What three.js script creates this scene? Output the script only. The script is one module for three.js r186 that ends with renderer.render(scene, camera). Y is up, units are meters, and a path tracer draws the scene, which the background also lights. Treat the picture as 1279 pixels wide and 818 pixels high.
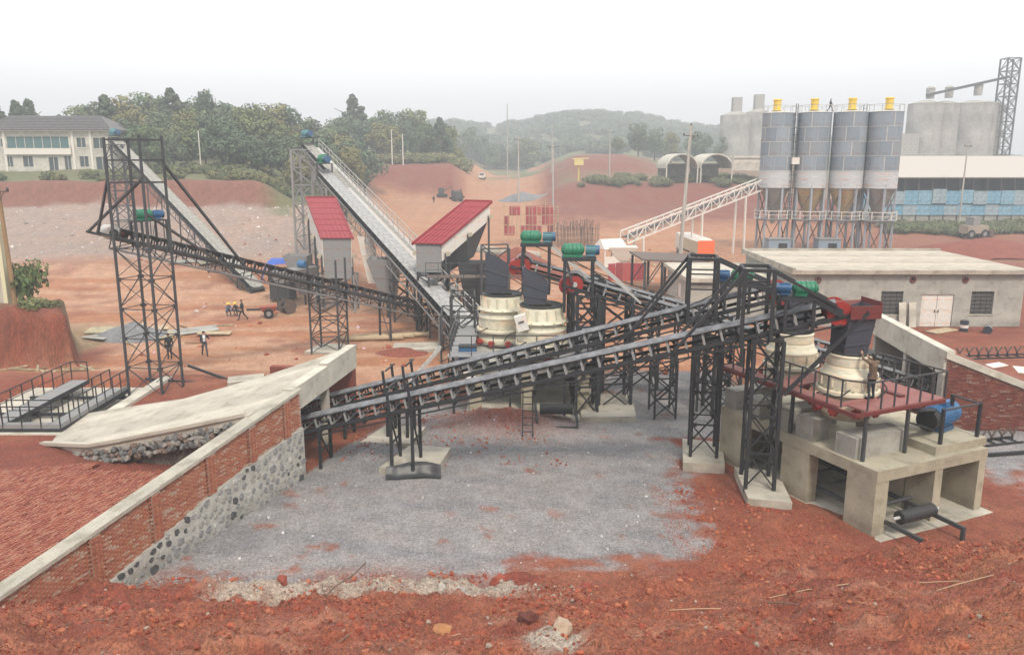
import * as THREE from 'three';
import { mergeGeometries } from 'three/addons/utils/BufferGeometryUtils.js';
import { MarchingCubes } from 'three/addons/objects/MarchingCubes.js';

// ---------------------------------------------------------------- camera, sky, sun, exposure
const scene = new THREE.Scene();
const camera = new THREE.PerspectiveCamera(44.49, 1279 / 818, 0.1, 3000);
camera.position.set(0, 13, 0);
camera.rotation.x = THREE.MathUtils.degToRad(-11.805);
const renderer = new THREE.WebGLRenderer();
renderer.toneMapping = THREE.LinearToneMapping;
renderer.toneMappingExposure = 2.15;
renderer.shadowMap.enabled = true;
{ // even, bright overcast
  const w = 64, h = 32, d = new Float32Array(w * h * 4);
  for (let j = 0; j < h; j++) for (let i = 0; i < w; i++) {
    const el = Math.abs((j + 0.5) / h - 0.5) * 2, up = j > h / 2;       // row 0 is the nadir
    const v = up ? 0.68 + 0.04 * Math.min(1, el * 1.5) : 0.45, k = (j * w + i) * 4;
    d[k] = v * 0.995; d[k + 1] = v * 0.997; d[k + 2] = v * 1.01; d[k + 3] = 1;
  }
  const t = new THREE.DataTexture(d, w, h, THREE.RGBAFormat, THREE.FloatType);
  t.mapping = THREE.EquirectangularReflectionMapping; t.magFilter = THREE.LinearFilter; t.minFilter = THREE.LinearFilter; t.needsUpdate = true;
  scene.background = t; scene.environment = t;
}
const sun = new THREE.DirectionalLight(0xfff4e2, 1.5);
sun.position.set(28, 125, 50); sun.target.position.set(0, 0, -45);
sun.castShadow = true; sun.shadow.radius = 22;
Object.assign(sun.shadow.camera, { left: -130, right: 130, top: 130, bottom: -130, near: 1, far: 500 });
sun.shadow.mapSize.set(2048, 2048);
scene.add(sun, sun.target);
scene.fog = new THREE.FogExp2(0xe8edf2, 0.0014);

// ---------------------------------------------------------------- helpers
let seed = 12345;
const rnd = () => { seed = (seed * 1664525 + 1013904223) >>> 0; return seed / 4294967296; };
const rr = (a, b) => a + (b - a) * rnd();
const clamp = (v, a = 0, b = 1) => Math.min(b, Math.max(a, v));
const ss = (a, b, x) => { const t = clamp((x - a) / (b - a)); return t * t * (3 - 2 * t); };
const mix = (a, b, t) => a + (b - a) * t;
const hash = (x, y) => { let h = (x | 0) * 374761393 + (y | 0) * 668265263; h = Math.imul(h ^ (h >>> 13), 1274126177); return ((h ^ (h >>> 16)) >>> 0) / 4294967296; };
function vn(x, y, per = 0) {
  let xi = Math.floor(x), yi = Math.floor(y); const fx = x - xi, fy = y - yi;
  const u = fx * fx * (3 - 2 * fx), v = fy * fy * (3 - 2 * fy);
  const w = per ? (a) => ((a % per) + per) % per : (a) => a;
  const a = hash(w(xi), w(yi)), b = hash(w(xi + 1), w(yi)), c = hash(w(xi), w(yi + 1)), d = hash(w(xi + 1), w(yi + 1));
  return mix(mix(a, b, u), mix(c, d, u), v);
}
function fbm(x, y, o = 4, per = 0) { let s = 0, a = 0.5, n = 0; for (let i = 0; i < o; i++) { s += a * vn(x, y, per); n += a; x = x * 2 + (per ? 0 : 17.3); y = y * 2 + (per ? 0 : 9.1); per *= 2; a *= 0.5; } return s / n; }
function tex(n, f, color = true) {                       // f(u, v) -> [r, g, b] 0..1 or one number
  const d = new Uint8Array(n * n * 4);
  for (let j = 0; j < n; j++) for (let i = 0; i < n; i++) {
    const c = f(i / n, j / n), k = (j * n + i) * 4, a = typeof c === 'number' ? [c, c, c] : c;
    d[k] = clamp(a[0]) * 255; d[k + 1] = clamp(a[1]) * 255; d[k + 2] = clamp(a[2]) * 255; d[k + 3] = 255;
  }
  const t = new THREE.DataTexture(d, n, n); t.wrapS = t.wrapT = THREE.RepeatWrapping; t.magFilter = THREE.LinearFilter; t.minFilter = THREE.LinearMipmapLinearFilter; t.generateMipmaps = true;
  if (color) t.colorSpace = THREE.SRGBColorSpace; t.needsUpdate = true; return t;
}
const L = (r, g, b) => new THREE.Color().setRGB(r, g, b);
const M = (c, roughness = 0.8, o = {}) => new THREE.MeshStandardMaterial({ color: Array.isArray(c) ? L(...c) : c, roughness, ...o });
const used = {};
function numbered(n) { used[n] = (used[n] || 0) + 1; return used[n] === 1 ? n : n + '_' + String(used[n] - 1).padStart(3, '0'); }
function tag(o, label, category, group, kind) { if (label) o.userData.label = label; if (category) o.userData.category = category; if (group) o.userData.group = group; if (kind) o.userData.kind = kind; return o; }
function thing(name, label, category, pos = [0, 0, 0], turn = 0, group) {
  const o = new THREE.Group(); o.name = numbered(name); o.position.set(...pos); o.rotation.y = turn; scene.add(o); return tag(o, label, category, group);
}
function mesh(name, geo, mat, parent, pos, rot) {
  const o = new THREE.Mesh(geo, mat); o.name = parent === scene ? numbered(name) : name; if (pos) o.position.set(...pos); if (rot) o.rotation.set(...rot); parent.add(o); return o;
}
function solo(name, label, category, geo, mat, pos, rot, group) { return tag(mesh(name, geo, mat, scene, pos, rot), label, category, group); }
function struct(name, geo, mat) { return tag(mesh(name, geo, mat, scene), null, null, null, 'structure'); }
const V = (a) => Array.isArray(a) ? new THREE.Vector3(...a) : a.clone();
// box whose uv are metres
function boxUV(g) {
  const p = g.attributes.position, n = g.attributes.normal, uv = g.attributes.uv || new THREE.BufferAttribute(new Float32Array(p.count * 2), 2);
  for (let i = 0; i < p.count; i++) {
    const ax = Math.abs(n.getX(i)), ay = Math.abs(n.getY(i)), az = Math.abs(n.getZ(i));
    if (ay >= ax && ay >= az) uv.setXY(i, p.getX(i), p.getZ(i)); else if (ax >= az) uv.setXY(i, p.getZ(i), p.getY(i)); else uv.setXY(i, p.getX(i), p.getY(i));
  }
  g.setAttribute('uv', uv); return g;
}
const bx = (w, h, d, x = 0, y = 0, z = 0) => { const g = new THREE.BoxGeometry(w, h, d); g.translate(x, y, z); return boxUV(g); };
// box given by min / max corners
const bxx = (x0, x1, y0, y1, z0, z1) => bx(x1 - x0, y1 - y0, z1 - z0, (x0 + x1) / 2, (y0 + y1) / 2, (z0 + z1) / 2);
function prism(poly, y0, y1, yf) {                        // plan polygon [[x,z]..] between heights; yf(x,z) gives the top height
  const n = poly.length, P = [], I = [], U = [];
  const tri = THREE.ShapeUtils.triangulateShape(poly.map(q => new THREE.Vector2(q[0], q[1])), []);
  const cw = THREE.ShapeUtils.area(poly.map(q => new THREE.Vector2(q[0], q[1]))) > 0;
  const top = (q) => yf ? yf(q[0], q[1]) : y1, bot = (q) => typeof y0 === 'function' ? y0(q[0], q[1]) : y0;
  poly.forEach(q => { P.push(q[0], top(q), q[1]); U.push(q[0], q[1]); });
  tri.forEach(t => cw ? I.push(t[0], t[2], t[1]) : I.push(t[0], t[1], t[2]));
  let b = n; poly.forEach(q => { P.push(q[0], bot(q), q[1]); U.push(q[0], q[1]); });
  tri.forEach(t => cw ? I.push(b + t[0], b + t[1], b + t[2]) : I.push(b + t[0], b + t[2], b + t[1]));
  let run = 0;
  for (let i = 0; i < n; i++) {
    const a = poly[i], c = poly[(i + 1) % n], k = P.length / 3, l = Math.hypot(a[0] - c[0], a[1] - c[1]);
    P.push(a[0], bot(a), a[1], c[0], bot(c), c[1], c[0], top(c), c[1], a[0], top(a), a[1]);
    U.push(run, bot(a), run + l, bot(c), run + l, top(c), run, top(a)); run += l;
    cw ? I.push(k, k + 2, k + 1, k, k + 3, k + 2) : I.push(k, k + 1, k + 2, k, k + 2, k + 3);
  }
  const g = new THREE.BufferGeometry(); g.setAttribute('position', new THREE.Float32BufferAttribute(P, 3)); g.setAttribute('uv', new THREE.Float32BufferAttribute(U, 2)); g.setIndex(I);
  const h = g.toNonIndexed(); h.computeVertexNormals(); return h;
}
function merged(list) { return mergeGeometries(list.map(g => { const q = g.index ? g.toNonIndexed() : g.clone(); for (const k of Object.keys(q.attributes)) if (!['position', 'normal', 'uv', 'color'].includes(k)) q.deleteAttribute(k); return q; })); }
const UBOX = new THREE.BoxGeometry(1, 1, 1), UCYL = new THREE.CylinderGeometry(1, 1, 1, 10), UCYL20 = new THREE.CylinderGeometry(1, 1, 1, 24);
const UANG = merged([bx(1, 1, 0.22, 0, 0, -0.39), bx(1, 0.22, 0.78, 0, -0.39, 0.11)]);   // rolled angle section
const _x = new THREE.Vector3(), _y = new THREE.Vector3(), _z = new THREE.Vector3(), _m = new THREE.Matrix4();
function bar(parent, name, a, b, w, mat, h = w, geo = UBOX) {  // straight steel member from a to b
  a = V(a); b = V(b); _x.subVectors(b, a); const l = _x.length(); _x.normalize();
  _y.set(0, 1, 0); if (Math.abs(_x.y) > 0.95) _y.set(0, 0, 1); _z.crossVectors(_x, _y).normalize(); _y.crossVectors(_z, _x);
  const o = new THREE.Mesh(geo, mat); o.name = parent === scene ? numbered(name) : name; o.quaternion.setFromRotationMatrix(_m.makeBasis(_x, _y, _z));
  o.scale.set(l, h, w); o.position.addVectors(a, b).multiplyScalar(0.5); parent.add(o); return o;
}
function rod(parent, name, a, b, r, mat, geo = UCYL) {
  a = V(a); b = V(b); const d = new THREE.Vector3().subVectors(b, a), o = new THREE.Mesh(geo, mat); o.name = parent === scene ? numbered(name) : name;
  o.scale.set(r, d.length(), r); o.position.addVectors(a, b).multiplyScalar(0.5); o.quaternion.setFromUnitVectors(new THREE.Vector3(0, 1, 0), d.normalize()); parent.add(o); return o;
}
function tubeG(pts, r, seg = 16, rad = 6) { return new THREE.TubeGeometry(new THREE.CatmullRomCurve3(pts.map(V)), seg, r, rad, false); }
function lathe(pts, seg = 40) { return new THREE.LatheGeometry(pts.map(q => new THREE.Vector2(q[0], q[1])), seg); }
function railing(parent, pts, h, step, mat, { post = 0.045, mid = true, kick = null } = {}) {
  for (let i = 0; i < pts.length - 1; i++) {
    const a = V(pts[i]), b = V(pts[i + 1]), n = Math.max(1, Math.round(a.distanceTo(b) / step)), up = new THREE.Vector3(0, h, 0);
    for (let k = i ? 1 : 0; k <= n; k++) { const p = a.clone().lerp(b, k / n); bar(parent, 'railing_post', p, p.clone().add(up), post, mat); }
    bar(parent, 'top_rail', a.clone().add(up), b.clone().add(up), post, mat);
    if (mid) bar(parent, 'middle_rail', a.clone().addScaledVector(up, 0.52), b.clone().addScaledVector(up, 0.52), post * 0.7, mat);
    if (kick) bar(parent, 'kick_plate', a.clone().add(new THREE.Vector3(0, 0.1, 0)), b.clone().add(new THREE.Vector3(0, 0.1, 0)), 0.02, kick, 0.2);
  }
}
// ---------------------------------------------------------------- materials
const T = {};
T.soil = tex(1024, (u, v) => {
  const a = fbm(u * 8, v * 8, 5, 8), b = fbm(u * 64 + 3, v * 64, 3, 64), c = vn(u * 170, v * 170, 170), p = vn(u * 90 + 5, v * 90 + 9, 90);
  let k = 0.76 + 0.16 * a + 0.36 * (b - 0.5) + 0.26 * (c - 0.5); const w = p > 0.9 ? (p - 0.9) * 2.2 : 0;
  return [k + w, k + w * 1.15, k + w * 1.2];
});
T.soilB = tex(1024, (u, v) => 0.5 * fbm(u * 24, v * 24, 5, 24) + 0.35 * fbm(u * 90 + 1, v * 90, 2, 90) + 0.15 * vn(u * 230, v * 230, 230), false);
T.conc = tex(1024, (u, v) => {
  const a = fbm(u * 5, v * 5, 5, 5), s = fbm(u * 16, v * 4 + 2, 3, 16), f = vn(u * 200, v * 200, 200), g = fbm(u * 14, v * 14 + 7, 3, 14);
  const k = 0.76 + 0.26 * a + 0.1 * (f - 0.5), st = ss(0.5, 0.8, g) * 0.07;
  return [k - st, k - st * 1.05, k * 0.985 - st * 1.2];
});
T.concB = tex(512, (u, v) => 0.6 * fbm(u * 40, v * 40, 3, 40) + 0.4 * vn(u * 160, v * 160, 160), false);
T.grime = tex(512, (u, v) => { const a = fbm(u * 6, v * 6, 5, 6), b = fbm(u * 30 + 8, v * 30, 3, 30); const r = ss(0.52, 0.74, a) * 0.5 + ss(0.6, 0.8, b) * 0.25, k = 0.92 + 0.2 * (b - 0.5); return [k + r * 0.06, k - r * 0.16, k - r * 0.26]; });
T.dust = tex(512, (u, v) => { const a = fbm(u * 10, v * 10, 5, 10), b = vn(u * 120, v * 120, 120); return 0.87 + 0.4 * (a - 0.5) + 0.1 * (b - 0.5); });
for (const k of ['soil', 'soilB']) T[k].repeat.set(0.28, 0.28);
for (const k of ['conc', 'concB']) T[k].repeat.set(0.22, 0.22);
T.dust.repeat.set(0.6, 0.6);
const conc = (c, s = 0.9) => M(c, s, { map: T.conc, bumpMap: T.concB, bumpScale: 0.006 });
const m = {
  steel: M([0.024, 0.027, 0.034], 0.62, { map: T.grime }), steelMid: M([0.055, 0.06, 0.068], 0.6, { map: T.grime }), steelPale: M([0.27, 0.28, 0.29], 0.6, { map: T.grime }),
  steelRust: M([0.13, 0.1, 0.085], 0.75, { map: T.grime }), galv: M([0.5, 0.51, 0.5], 0.55, { map: T.grime }),
  belt: M([0.2, 0.207, 0.225], 0.85, { map: T.dust }), beltPale: M([0.4, 0.4, 0.4], 0.9, { map: T.dust }), beltDusty: M([0.36, 0.35, 0.32], 0.9, { map: T.dust }), rubber: M([0.025, 0.026, 0.028], 0.65),
  idler: M([0.24, 0.245, 0.25], 0.65), roller: M([0.045, 0.045, 0.05], 0.5),
  chute: M([0.055, 0.064, 0.09], 0.6, { map: T.grime }), cream: M([0.74, 0.71, 0.56], 0.5, { map: T.grime }), creamDark: M([0.5, 0.47, 0.36], 0.55, { map: T.grime }),
  green: M([0.016, 0.2, 0.11], 0.5, { map: T.grime }), greenDark: M([0.01, 0.12, 0.07], 0.5), blue: M([0.035, 0.15, 0.34], 0.5, { map: T.grime }), blueDark: M([0.03, 0.09, 0.18], 0.5), teal: M([0.07, 0.2, 0.24], 0.5),
  red: M([0.36, 0.03, 0.024], 0.5, { map: T.grime }), maroon: M([0.3, 0.12, 0.11], 0.7, { map: T.grime }), maroonDark: M([0.16, 0.03, 0.028], 0.6, { map: T.grime }), roofRed: M([0.3, 0.026, 0.038], 0.5, { map: T.grime }),
  white: M([0.78, 0.77, 0.72], 0.6, { map: T.grime }), black: M([0.012, 0.012, 0.013], 0.6),
  conc: conc([0.52, 0.49, 0.43]), concPale: conc([0.66, 0.63, 0.56]), concOld: conc([0.46, 0.42, 0.33]), concGrey: conc([0.42, 0.41, 0.385]), concSlab: conc([0.55, 0.51, 0.45]),
  wood: M([0.36, 0.23, 0.12], 0.85, { map: T.dust }), woodPale: M([0.55, 0.43, 0.28], 0.85, { map: T.dust }), tarp: M([0.02, 0.08, 0.36], 0.5), cover: M([0.06, 0.062, 0.066], 0.5),
  pole: M([0.5, 0.48, 0.44], 0.85, { map: T.dust }), insul: M([0.05, 0.05, 0.06], 0.4),
};
const sideBelt = (b, c) => b;
// ---------------------------------------------------------------- ground
const wallX = (d) => -8.9 - (31.6 - d) * 0.36;            // centre of the retaining wall at depth d (metres before the camera)
const edgeD = (x) => 22.2 + 1.1 * ss(3, 9, x) + 1.6 * ss(9, 15, x) + 0.5 * (fbm(x * 0.6, 3.3, 3) - 0.5) * 2;
const hillRise = (x, z) => { const d = -z, a = x / Math.max(d, 1); return (29 * Math.exp(-Math.pow((a - 0.1) / 0.19, 2)) + 20 * Math.exp(-Math.pow((a - 0.4) / 0.18, 2)) + 20 * Math.exp(-Math.pow((a + 0.2) / 0.3, 2))) * ss(380, 760, d) * (0.92 + 0.16 * fbm(x * 0.02, z * 0.02, 3)); };
function height(x, z) {
  const d = -z, a = x / Math.max(d, 1);
  let y = 0;
  // far ground: rises towards the house on one side, lies flatter in the middle
  const lf = ss(-0.16, -0.24, a);
  if (d > 60) {
    const left = 2 * ss(72, 100, d) + 3.8 * ss(98, 126, d) + 4 * ss(126.5, 131.5, d + 5 * (fbm(x * 0.22, 0, 4) - 0.3)) * ss(-0.23, -0.3, a + 0.02) + 1.3 * ss(150, 126, d) * 0 + 2.6 * ss(134, 165, d) + 5 * ss(158, 230, d);
    const cut = ss(-0.02, -0.09, a + 0.04 * (fbm(d * 0.1, x * 0.1, 3) - 0.5)) * 8 * ss(203, 228, d + 12 * fbm(x * 0.08, 5, 3)) ;
    const mid = 3.2 * ss(112, 190, d) + 4.2 * ss(200, 290, d) + cut;
    const rm = ss(0.02, 0.1, a + 0.03 * fbm(d * 0.08, x * 0.08, 3)) * ss(0.36, 0.27, a);
    const mound = rm * (4.2 * ss(186, 205, d + 10 * fbm(x * 0.05, 1, 3)) + 3.4 * ss(228, 250, d + 12 * fbm(x * 0.05, 2, 3)) * ss(0.2, 0.13, a));
    y = mix(mid + mound, left, lf);
    y += (fbm(x * 0.12, z * 0.12, 4) - 0.5) * 1.0 * ss(60, 90, d);
    // hills behind everything
    y += hillRise(x, z);
  }
  // soft undulation of the working ground
  y += 0.22 * (fbm(x * 0.25, z * 0.25, 4) - 0.5) * ss(40, 50, d) + 0.05 * (fbm(x * 0.7, z * 0.7, 3) - 0.5);
  // raised field behind the retaining wall and the land the weighbridge stands on
  const wx = wallX(d), in1 = ss(wx + 0.1, wx - 0.15, x) * ss(32, 31.6, d), in2 = ss(-13.9, -14.6, x);
  const pit = ss(-27, -26.4, x) * ss(-19.2, -19.6, x) * ss(33.9, 34.4, d) * ss(43.2, 42.6, d);
  const raise = Math.max(in1, in2) * ss(50, 43, d) * (1 - 0.5 * pit);
  y += raise * (1.05 + 0.6 * ss(32, 20, d));
  // red heap under the long conveyors and spoil round the right-hand block
  y += 0.75 * Math.exp(-Math.pow((x + 0.6) / 2.6, 2) - Math.pow((d - 38.5) / 1.5, 2)) * (0.6 + 0.8 * fbm(x * 1.3, z * 1.3, 3));
  y += 0.45 * Math.exp(-Math.pow((x - 9.2) / 2.2, 2) - Math.pow((d - 26.6) / 1.6, 2)) * (0.4 + 1.2 * fbm(x * 1.5, z * 1.5, 3));
  y += 0.5 * ss(17.5, 20.5, x) * ss(29.5, 26, d) * (0.4 + 1.2 * fbm(x * 1.1, z * 1.1, 3));
  y += 0.35 * Math.exp(-Math.pow((x + 6.6) / 1.6, 2) - Math.pow((d - 34.2) / 1.6, 2)) * (0.4 + 1.2 * fbm(x * 1.5, z * 1.5, 3));
  // cut red bank at the left edge, earth fill behind the right wing wall
  y += 3.5 * ss(-27.9, -28.7, x + (d - 50) * 0.62 + 1.0 * (fbm(x * 0.8, z * 0.8, 3) - 0.5) * 2) * ss(49.5, 50.6, d + 0.9 * (fbm(x * 0.9 + 5, z * 0.4, 3) - 0.5) * 2) * ss(57.5, 54, d) * (0.86 + 0.3 * fbm(x * 0.9 + 3, z * 0.9, 4));
  y += Math.max(0, 1.55 - 0.36 * Math.max(0, x - 26.5)) * ss(26.6, 27.2, x) * ss(37.9, 38.4, d) * ss(58, 47, d);
  // slope in front, up to where the camera stands
  const e = edgeD(x), up = e - d;
  if (up > -1.5) {
    const t = Math.max(0, up), s = 0.455 * (t + 0.35 * (1 - Math.exp(-t * 1.2)));
    const rough = (fbm(x * 1.1, z * 1.1, 4) - 0.5) * 0.75 + (fbm(x * 3.4 + 9, z * 3.4, 3) - 0.5) * 0.36 + (vn(x * 4.2, z * 4.2 + 3) > 0.62 ? (vn(x * 4.2, z * 4.2 + 3) - 0.62) * 0.45 : 0);
    const berm = 0.42 * Math.exp(-Math.pow((up - 0.9) / 0.8, 2)) * (0.3 + 1.1 * fbm(x * 0.9 + 4, 2.2, 3));
    y = Math.max(y, s * 1) + (rough * ss(-0.6, 1.2, up) + berm) * (x < wx ? ss(3.5, 5, up) : 1);
    if (x < wx) y = Math.max(y, 0);
  }
  return y;
}
const C = { red: [0.275, 0.064, 0.036], orange: [0.5, 0.215, 0.105], pale: [0.62, 0.37, 0.24], grav: [0.34, 0.34, 0.352], rub: [0.37, 0.3, 0.275], grass: [0.16, 0.19, 0.075], scrub: [0.24, 0.22, 0.12], chalk: [0.46, 0.39, 0.32], dark: [0.21, 0.048, 0.028], far: [0.14, 0.17, 0.075], brown: [0.28, 0.115, 0.08] };
const cm = (a, b, t) => [mix(a[0], b[0], t), mix(a[1], b[1], t), mix(a[2], b[2], t)];
function groundColor(x, z) {
  const d = -z, a = x / Math.max(d, 1), n1 = fbm(x * 0.35, z * 0.35, 4), n2 = fbm(x * 1.3 + 40, z * 1.3, 4), n3 = fbm(x * 0.09 + 7, z * 0.09, 4);
  let c = cm(C.red, C.orange, ss(0.3, 0.62, n1 * 0.6 + n2 * 0.4) * 0.28);
  // trodden orange ground of the works
  c = cm(c, cm(C.orange, C.pale, ss(0.36, 0.62, fbm(x * 0.12 + z * 0.1, z * 0.55, 4)) * 0.85), ss(41, 50, d + 5 * (n1 - 0.5)) * ss(0.42, 0.3, a));
  c = cm(c, C.red, ss(0.6, 0.7, n1) * 0.45 * ss(44, 52, d));
  // gravel yard
  const wx = wallX(d);
  let g = ss(wx - 0.1, wx + 0.3, x) * ss(8.6, 6.8, x - 2.2 * (n1 - 0.5) * 2 + Math.max(0, 30 - d) * 0.32) * ss(21.8, 23.2, d + 1.6 * (n2 - 0.5)) * ss(43.5, 41, d);
  g = Math.max(g, ss(4.5, 6.5, x) * ss(14, 12, x) * ss(36, 37, d) * ss(50, 47, d), ss(19.5, 21.5, x + n1) * ss(28, 30.5, d) * ss(40, 38, d));
  g *= 1 - 0.6 * ss(0.6, 0.72, n2 * 0.6 + fbm(x * 0.5 + 3, z * 1.4, 3) * 0.4);
  g *= 1 - 0.8 * ss(0.3, 0.75, ss(27.5, 23, d) * ss(-2.5, 1, x) * 0.75 + 0.9 * (fbm(x * 0.9 + 5, z * 2.1, 4) - 0.5)) - 0.0;
  g *= 1 - 0.7 * ss(0.35, 0.8, ss(3.5, 7.5, x) * ss(40, 30, d) * 0.7 + 0.9 * (fbm(x * 1.2, z * 1.8 + 9, 4) - 0.5));
  g = ss(0.12, 0.75, g + 0.5 * (fbm(x * 3.1, z * 3.1, 3) - 0.5) * (g > 0.02 && g < 0.98 ? 1 : 0));
  g *= 1 - Math.exp(-Math.pow((x + 0.4) / 3.0, 2) - Math.pow((d - 38.6) / 1.9, 2)) * ss(0.25, 0.5, n2 + 0.15);
  g *= 1 - 0.6 * ss(25, 22.5, d) * ss(0.42, 0.6, fbm(x * 0.7, z * 1.6 + 4, 3));
  c = cm(c, cm(cm(C.grav, C.rub, n2 * 0.6), [0.27, 0.27, 0.285], ss(0.42, 0.66, fbm(x * 0.35 + z * 0.22, (z - x * 0.3) * 1.3, 4)) * 0.7), clamp(g * 1.05));
  c = cm(c, cm(C.dark, C.red, n2), ss(wx, wx - 0.3, x) * ss(33, 30.5, d + (x + 14) * 0.12) * 0.8);
  // pale crushed stone along the foot of the slope, and a bleached outcrop
  const e = edgeD(x), up = e - d;
  c = cm(c, C.pale, ss(0.55, 0.75, fbm(x * 0.6 + 70, z * 1.1, 4)) * 0.22 * ss(25, 22, d));
  c = cm(c, C.chalk, clamp(ss(-8.6, -7.6, x + n2) * ss(1.4, 0.3, x + n2) * ss(-0.3, 0.2, up + (n2 - 0.5) * 0.9) * ss(2.7, 1.9, up + (n2 - 0.5) * 1.1) * 0.95));
  c = cm(c, C.chalk, ss(0.25, 0.7, Math.exp(-Math.pow((x - 0.8 + (14 - d) * 0.12) / 0.62, 2) - Math.pow((d - 13.6) / 1.5, 2)) + 0.5 * (n2 - 0.5)));
  c = cm(c, C.dark, ss(0.55, 0.7, fbm(x * 2.2 + 3, z * 2.2, 3)) * 0.4 * ss(24, 22, d));
  c = cm(c, C.orange, ss(0.5, 0.68, fbm(x * 0.8 + 30, z * 0.8, 3)) * 0.4 * ss(24, 20, d) * (0.25 + 0.75 * ss(4, 9, x)));
  c = cm(c, cm(C.dark, C.red, n2), ss(-26.8, -28.6, x) * ss(48, 50, d) * ss(58, 53, d) * 0.9);
  c = cm(c, C.scrub, ss(-29, -30.4, x) * ss(51.5, 53, d + n2) * ss(66, 60, d) * 0.6);
  // far ground
  if (d > 60) {
    const lf = ss(-0.16, -0.24, a);
    c = cm(c, cm(C.rub, C.pale, n1 * 0.5), lf * ss(88, 97, d + 6 * (n1 - 0.5)));
    c = cm(c, C.brown, lf * ss(125.5, 127, d));
    c = cm(c, cm(C.grass, C.scrub, n1), lf * ss(131, 134, d + 2 * (n2 - 0.5)));
    c = cm(c, C.grass, lf * ss(-0.32, -0.28, a) * ss(0.44, 0.52, n3 + 0.05) * ss(116, 121, d) * 0.8);
    const mid = 1 - lf;
    c = cm(c, cm(C.orange, C.pale, n1 * 0.7), mid * ss(92, 110, d) * 0.8);
    c = cm(c, cm(C.brown, C.red, n1), mid * ss(0.03, 0.06, a + 0.02 * n1) * ss(135, 165, d + 20 * (n1 - 0.5)));
    c = cm(c, cm(C.brown, C.red, n1), mid * ss(-0.045, -0.075, a) * ss(200, 208, d));
    c = cm(c, cm(C.scrub, C.brown, n1), mid * ss(0.04, 0.07, a) * ss(206, 214, d) * 0.9 * (1 - ss(0.05, 0.08, a) * ss(0.2, 0.15, a) * ss(228, 234, d)));
    c = cm(c, cm(C.grass, C.scrub, n1), clamp(ss(0.2, 2.5, hillRise(x, z) + (n1 - 0.5)) + ss(0.4, 0.5, n3) * ss(262, 275, d)));
    c = cm(c, cm(C.red, C.brown, n2), ss(0.3, 0.4, a) * ss(66, 76, d) * ss(150, 130, d) * 0.7);
  }
  return c;
}
{
  const lines = (parts) => { const o = []; for (const [a, b, s] of parts) for (let v = a; v < b - 1e-6; v += s) o.push(v); return o; };
  const grow = (v, s, k, end) => { const o = []; while (v < end) { o.push(v); v += s; s *= k; } o.push(end); return o; };
  const xs = [...grow(27, 0.25, 1.05, 620).map(v => -v).reverse(), ...lines([[-26.9, -14.2, 0.17], [-14.2, 14, 0.13], [14, 24, 0.17]]), ...grow(24, 0.2, 1.05, 620)];
  const ds = [...lines([[-6, 8, 1], [8, 24, 0.115], [24, 34, 0.16], [34, 50, 0.24], [50, 70, 0.5], [70, 136, 0.8]]), ...grow(136, 1, 1.03, 840)];
  const nx = xs.length, nz = ds.length, P = new Float32Array(nx * nz * 3), K = new Float32Array(nx * nz * 3), U = new Float32Array(nx * nz * 2), I = [];
  for (let j = 0; j < nz; j++) for (let i = 0; i < nx; i++) {
    const k = j * nx + i, x = xs[i], z = -ds[j], c = groundColor(x, z);
    P[k * 3] = x; P[k * 3 + 1] = height(x, z); P[k * 3 + 2] = z; K.set(c, k * 3); U[k * 2] = x; U[k * 2 + 1] = z;
    if (i < nx - 1 && j < nz - 1) I.push(k, k + 1, k + nx, k + 1, k + nx + 1, k + nx);
  }
  const g = new THREE.BufferGeometry(); g.setAttribute('position', new THREE.BufferAttribute(P, 3)); g.setAttribute('color', new THREE.BufferAttribute(K, 3)); g.setAttribute('uv', new THREE.BufferAttribute(U, 2)); g.setIndex(I); g.computeVertexNormals();
  struct('ground', g, new THREE.MeshStandardMaterial({ vertexColors: true, map: T.soil, bumpMap: T.soilB, bumpScale: 0.09, roughness: 0.95 }));
}
const stoneShapes = [];
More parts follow.
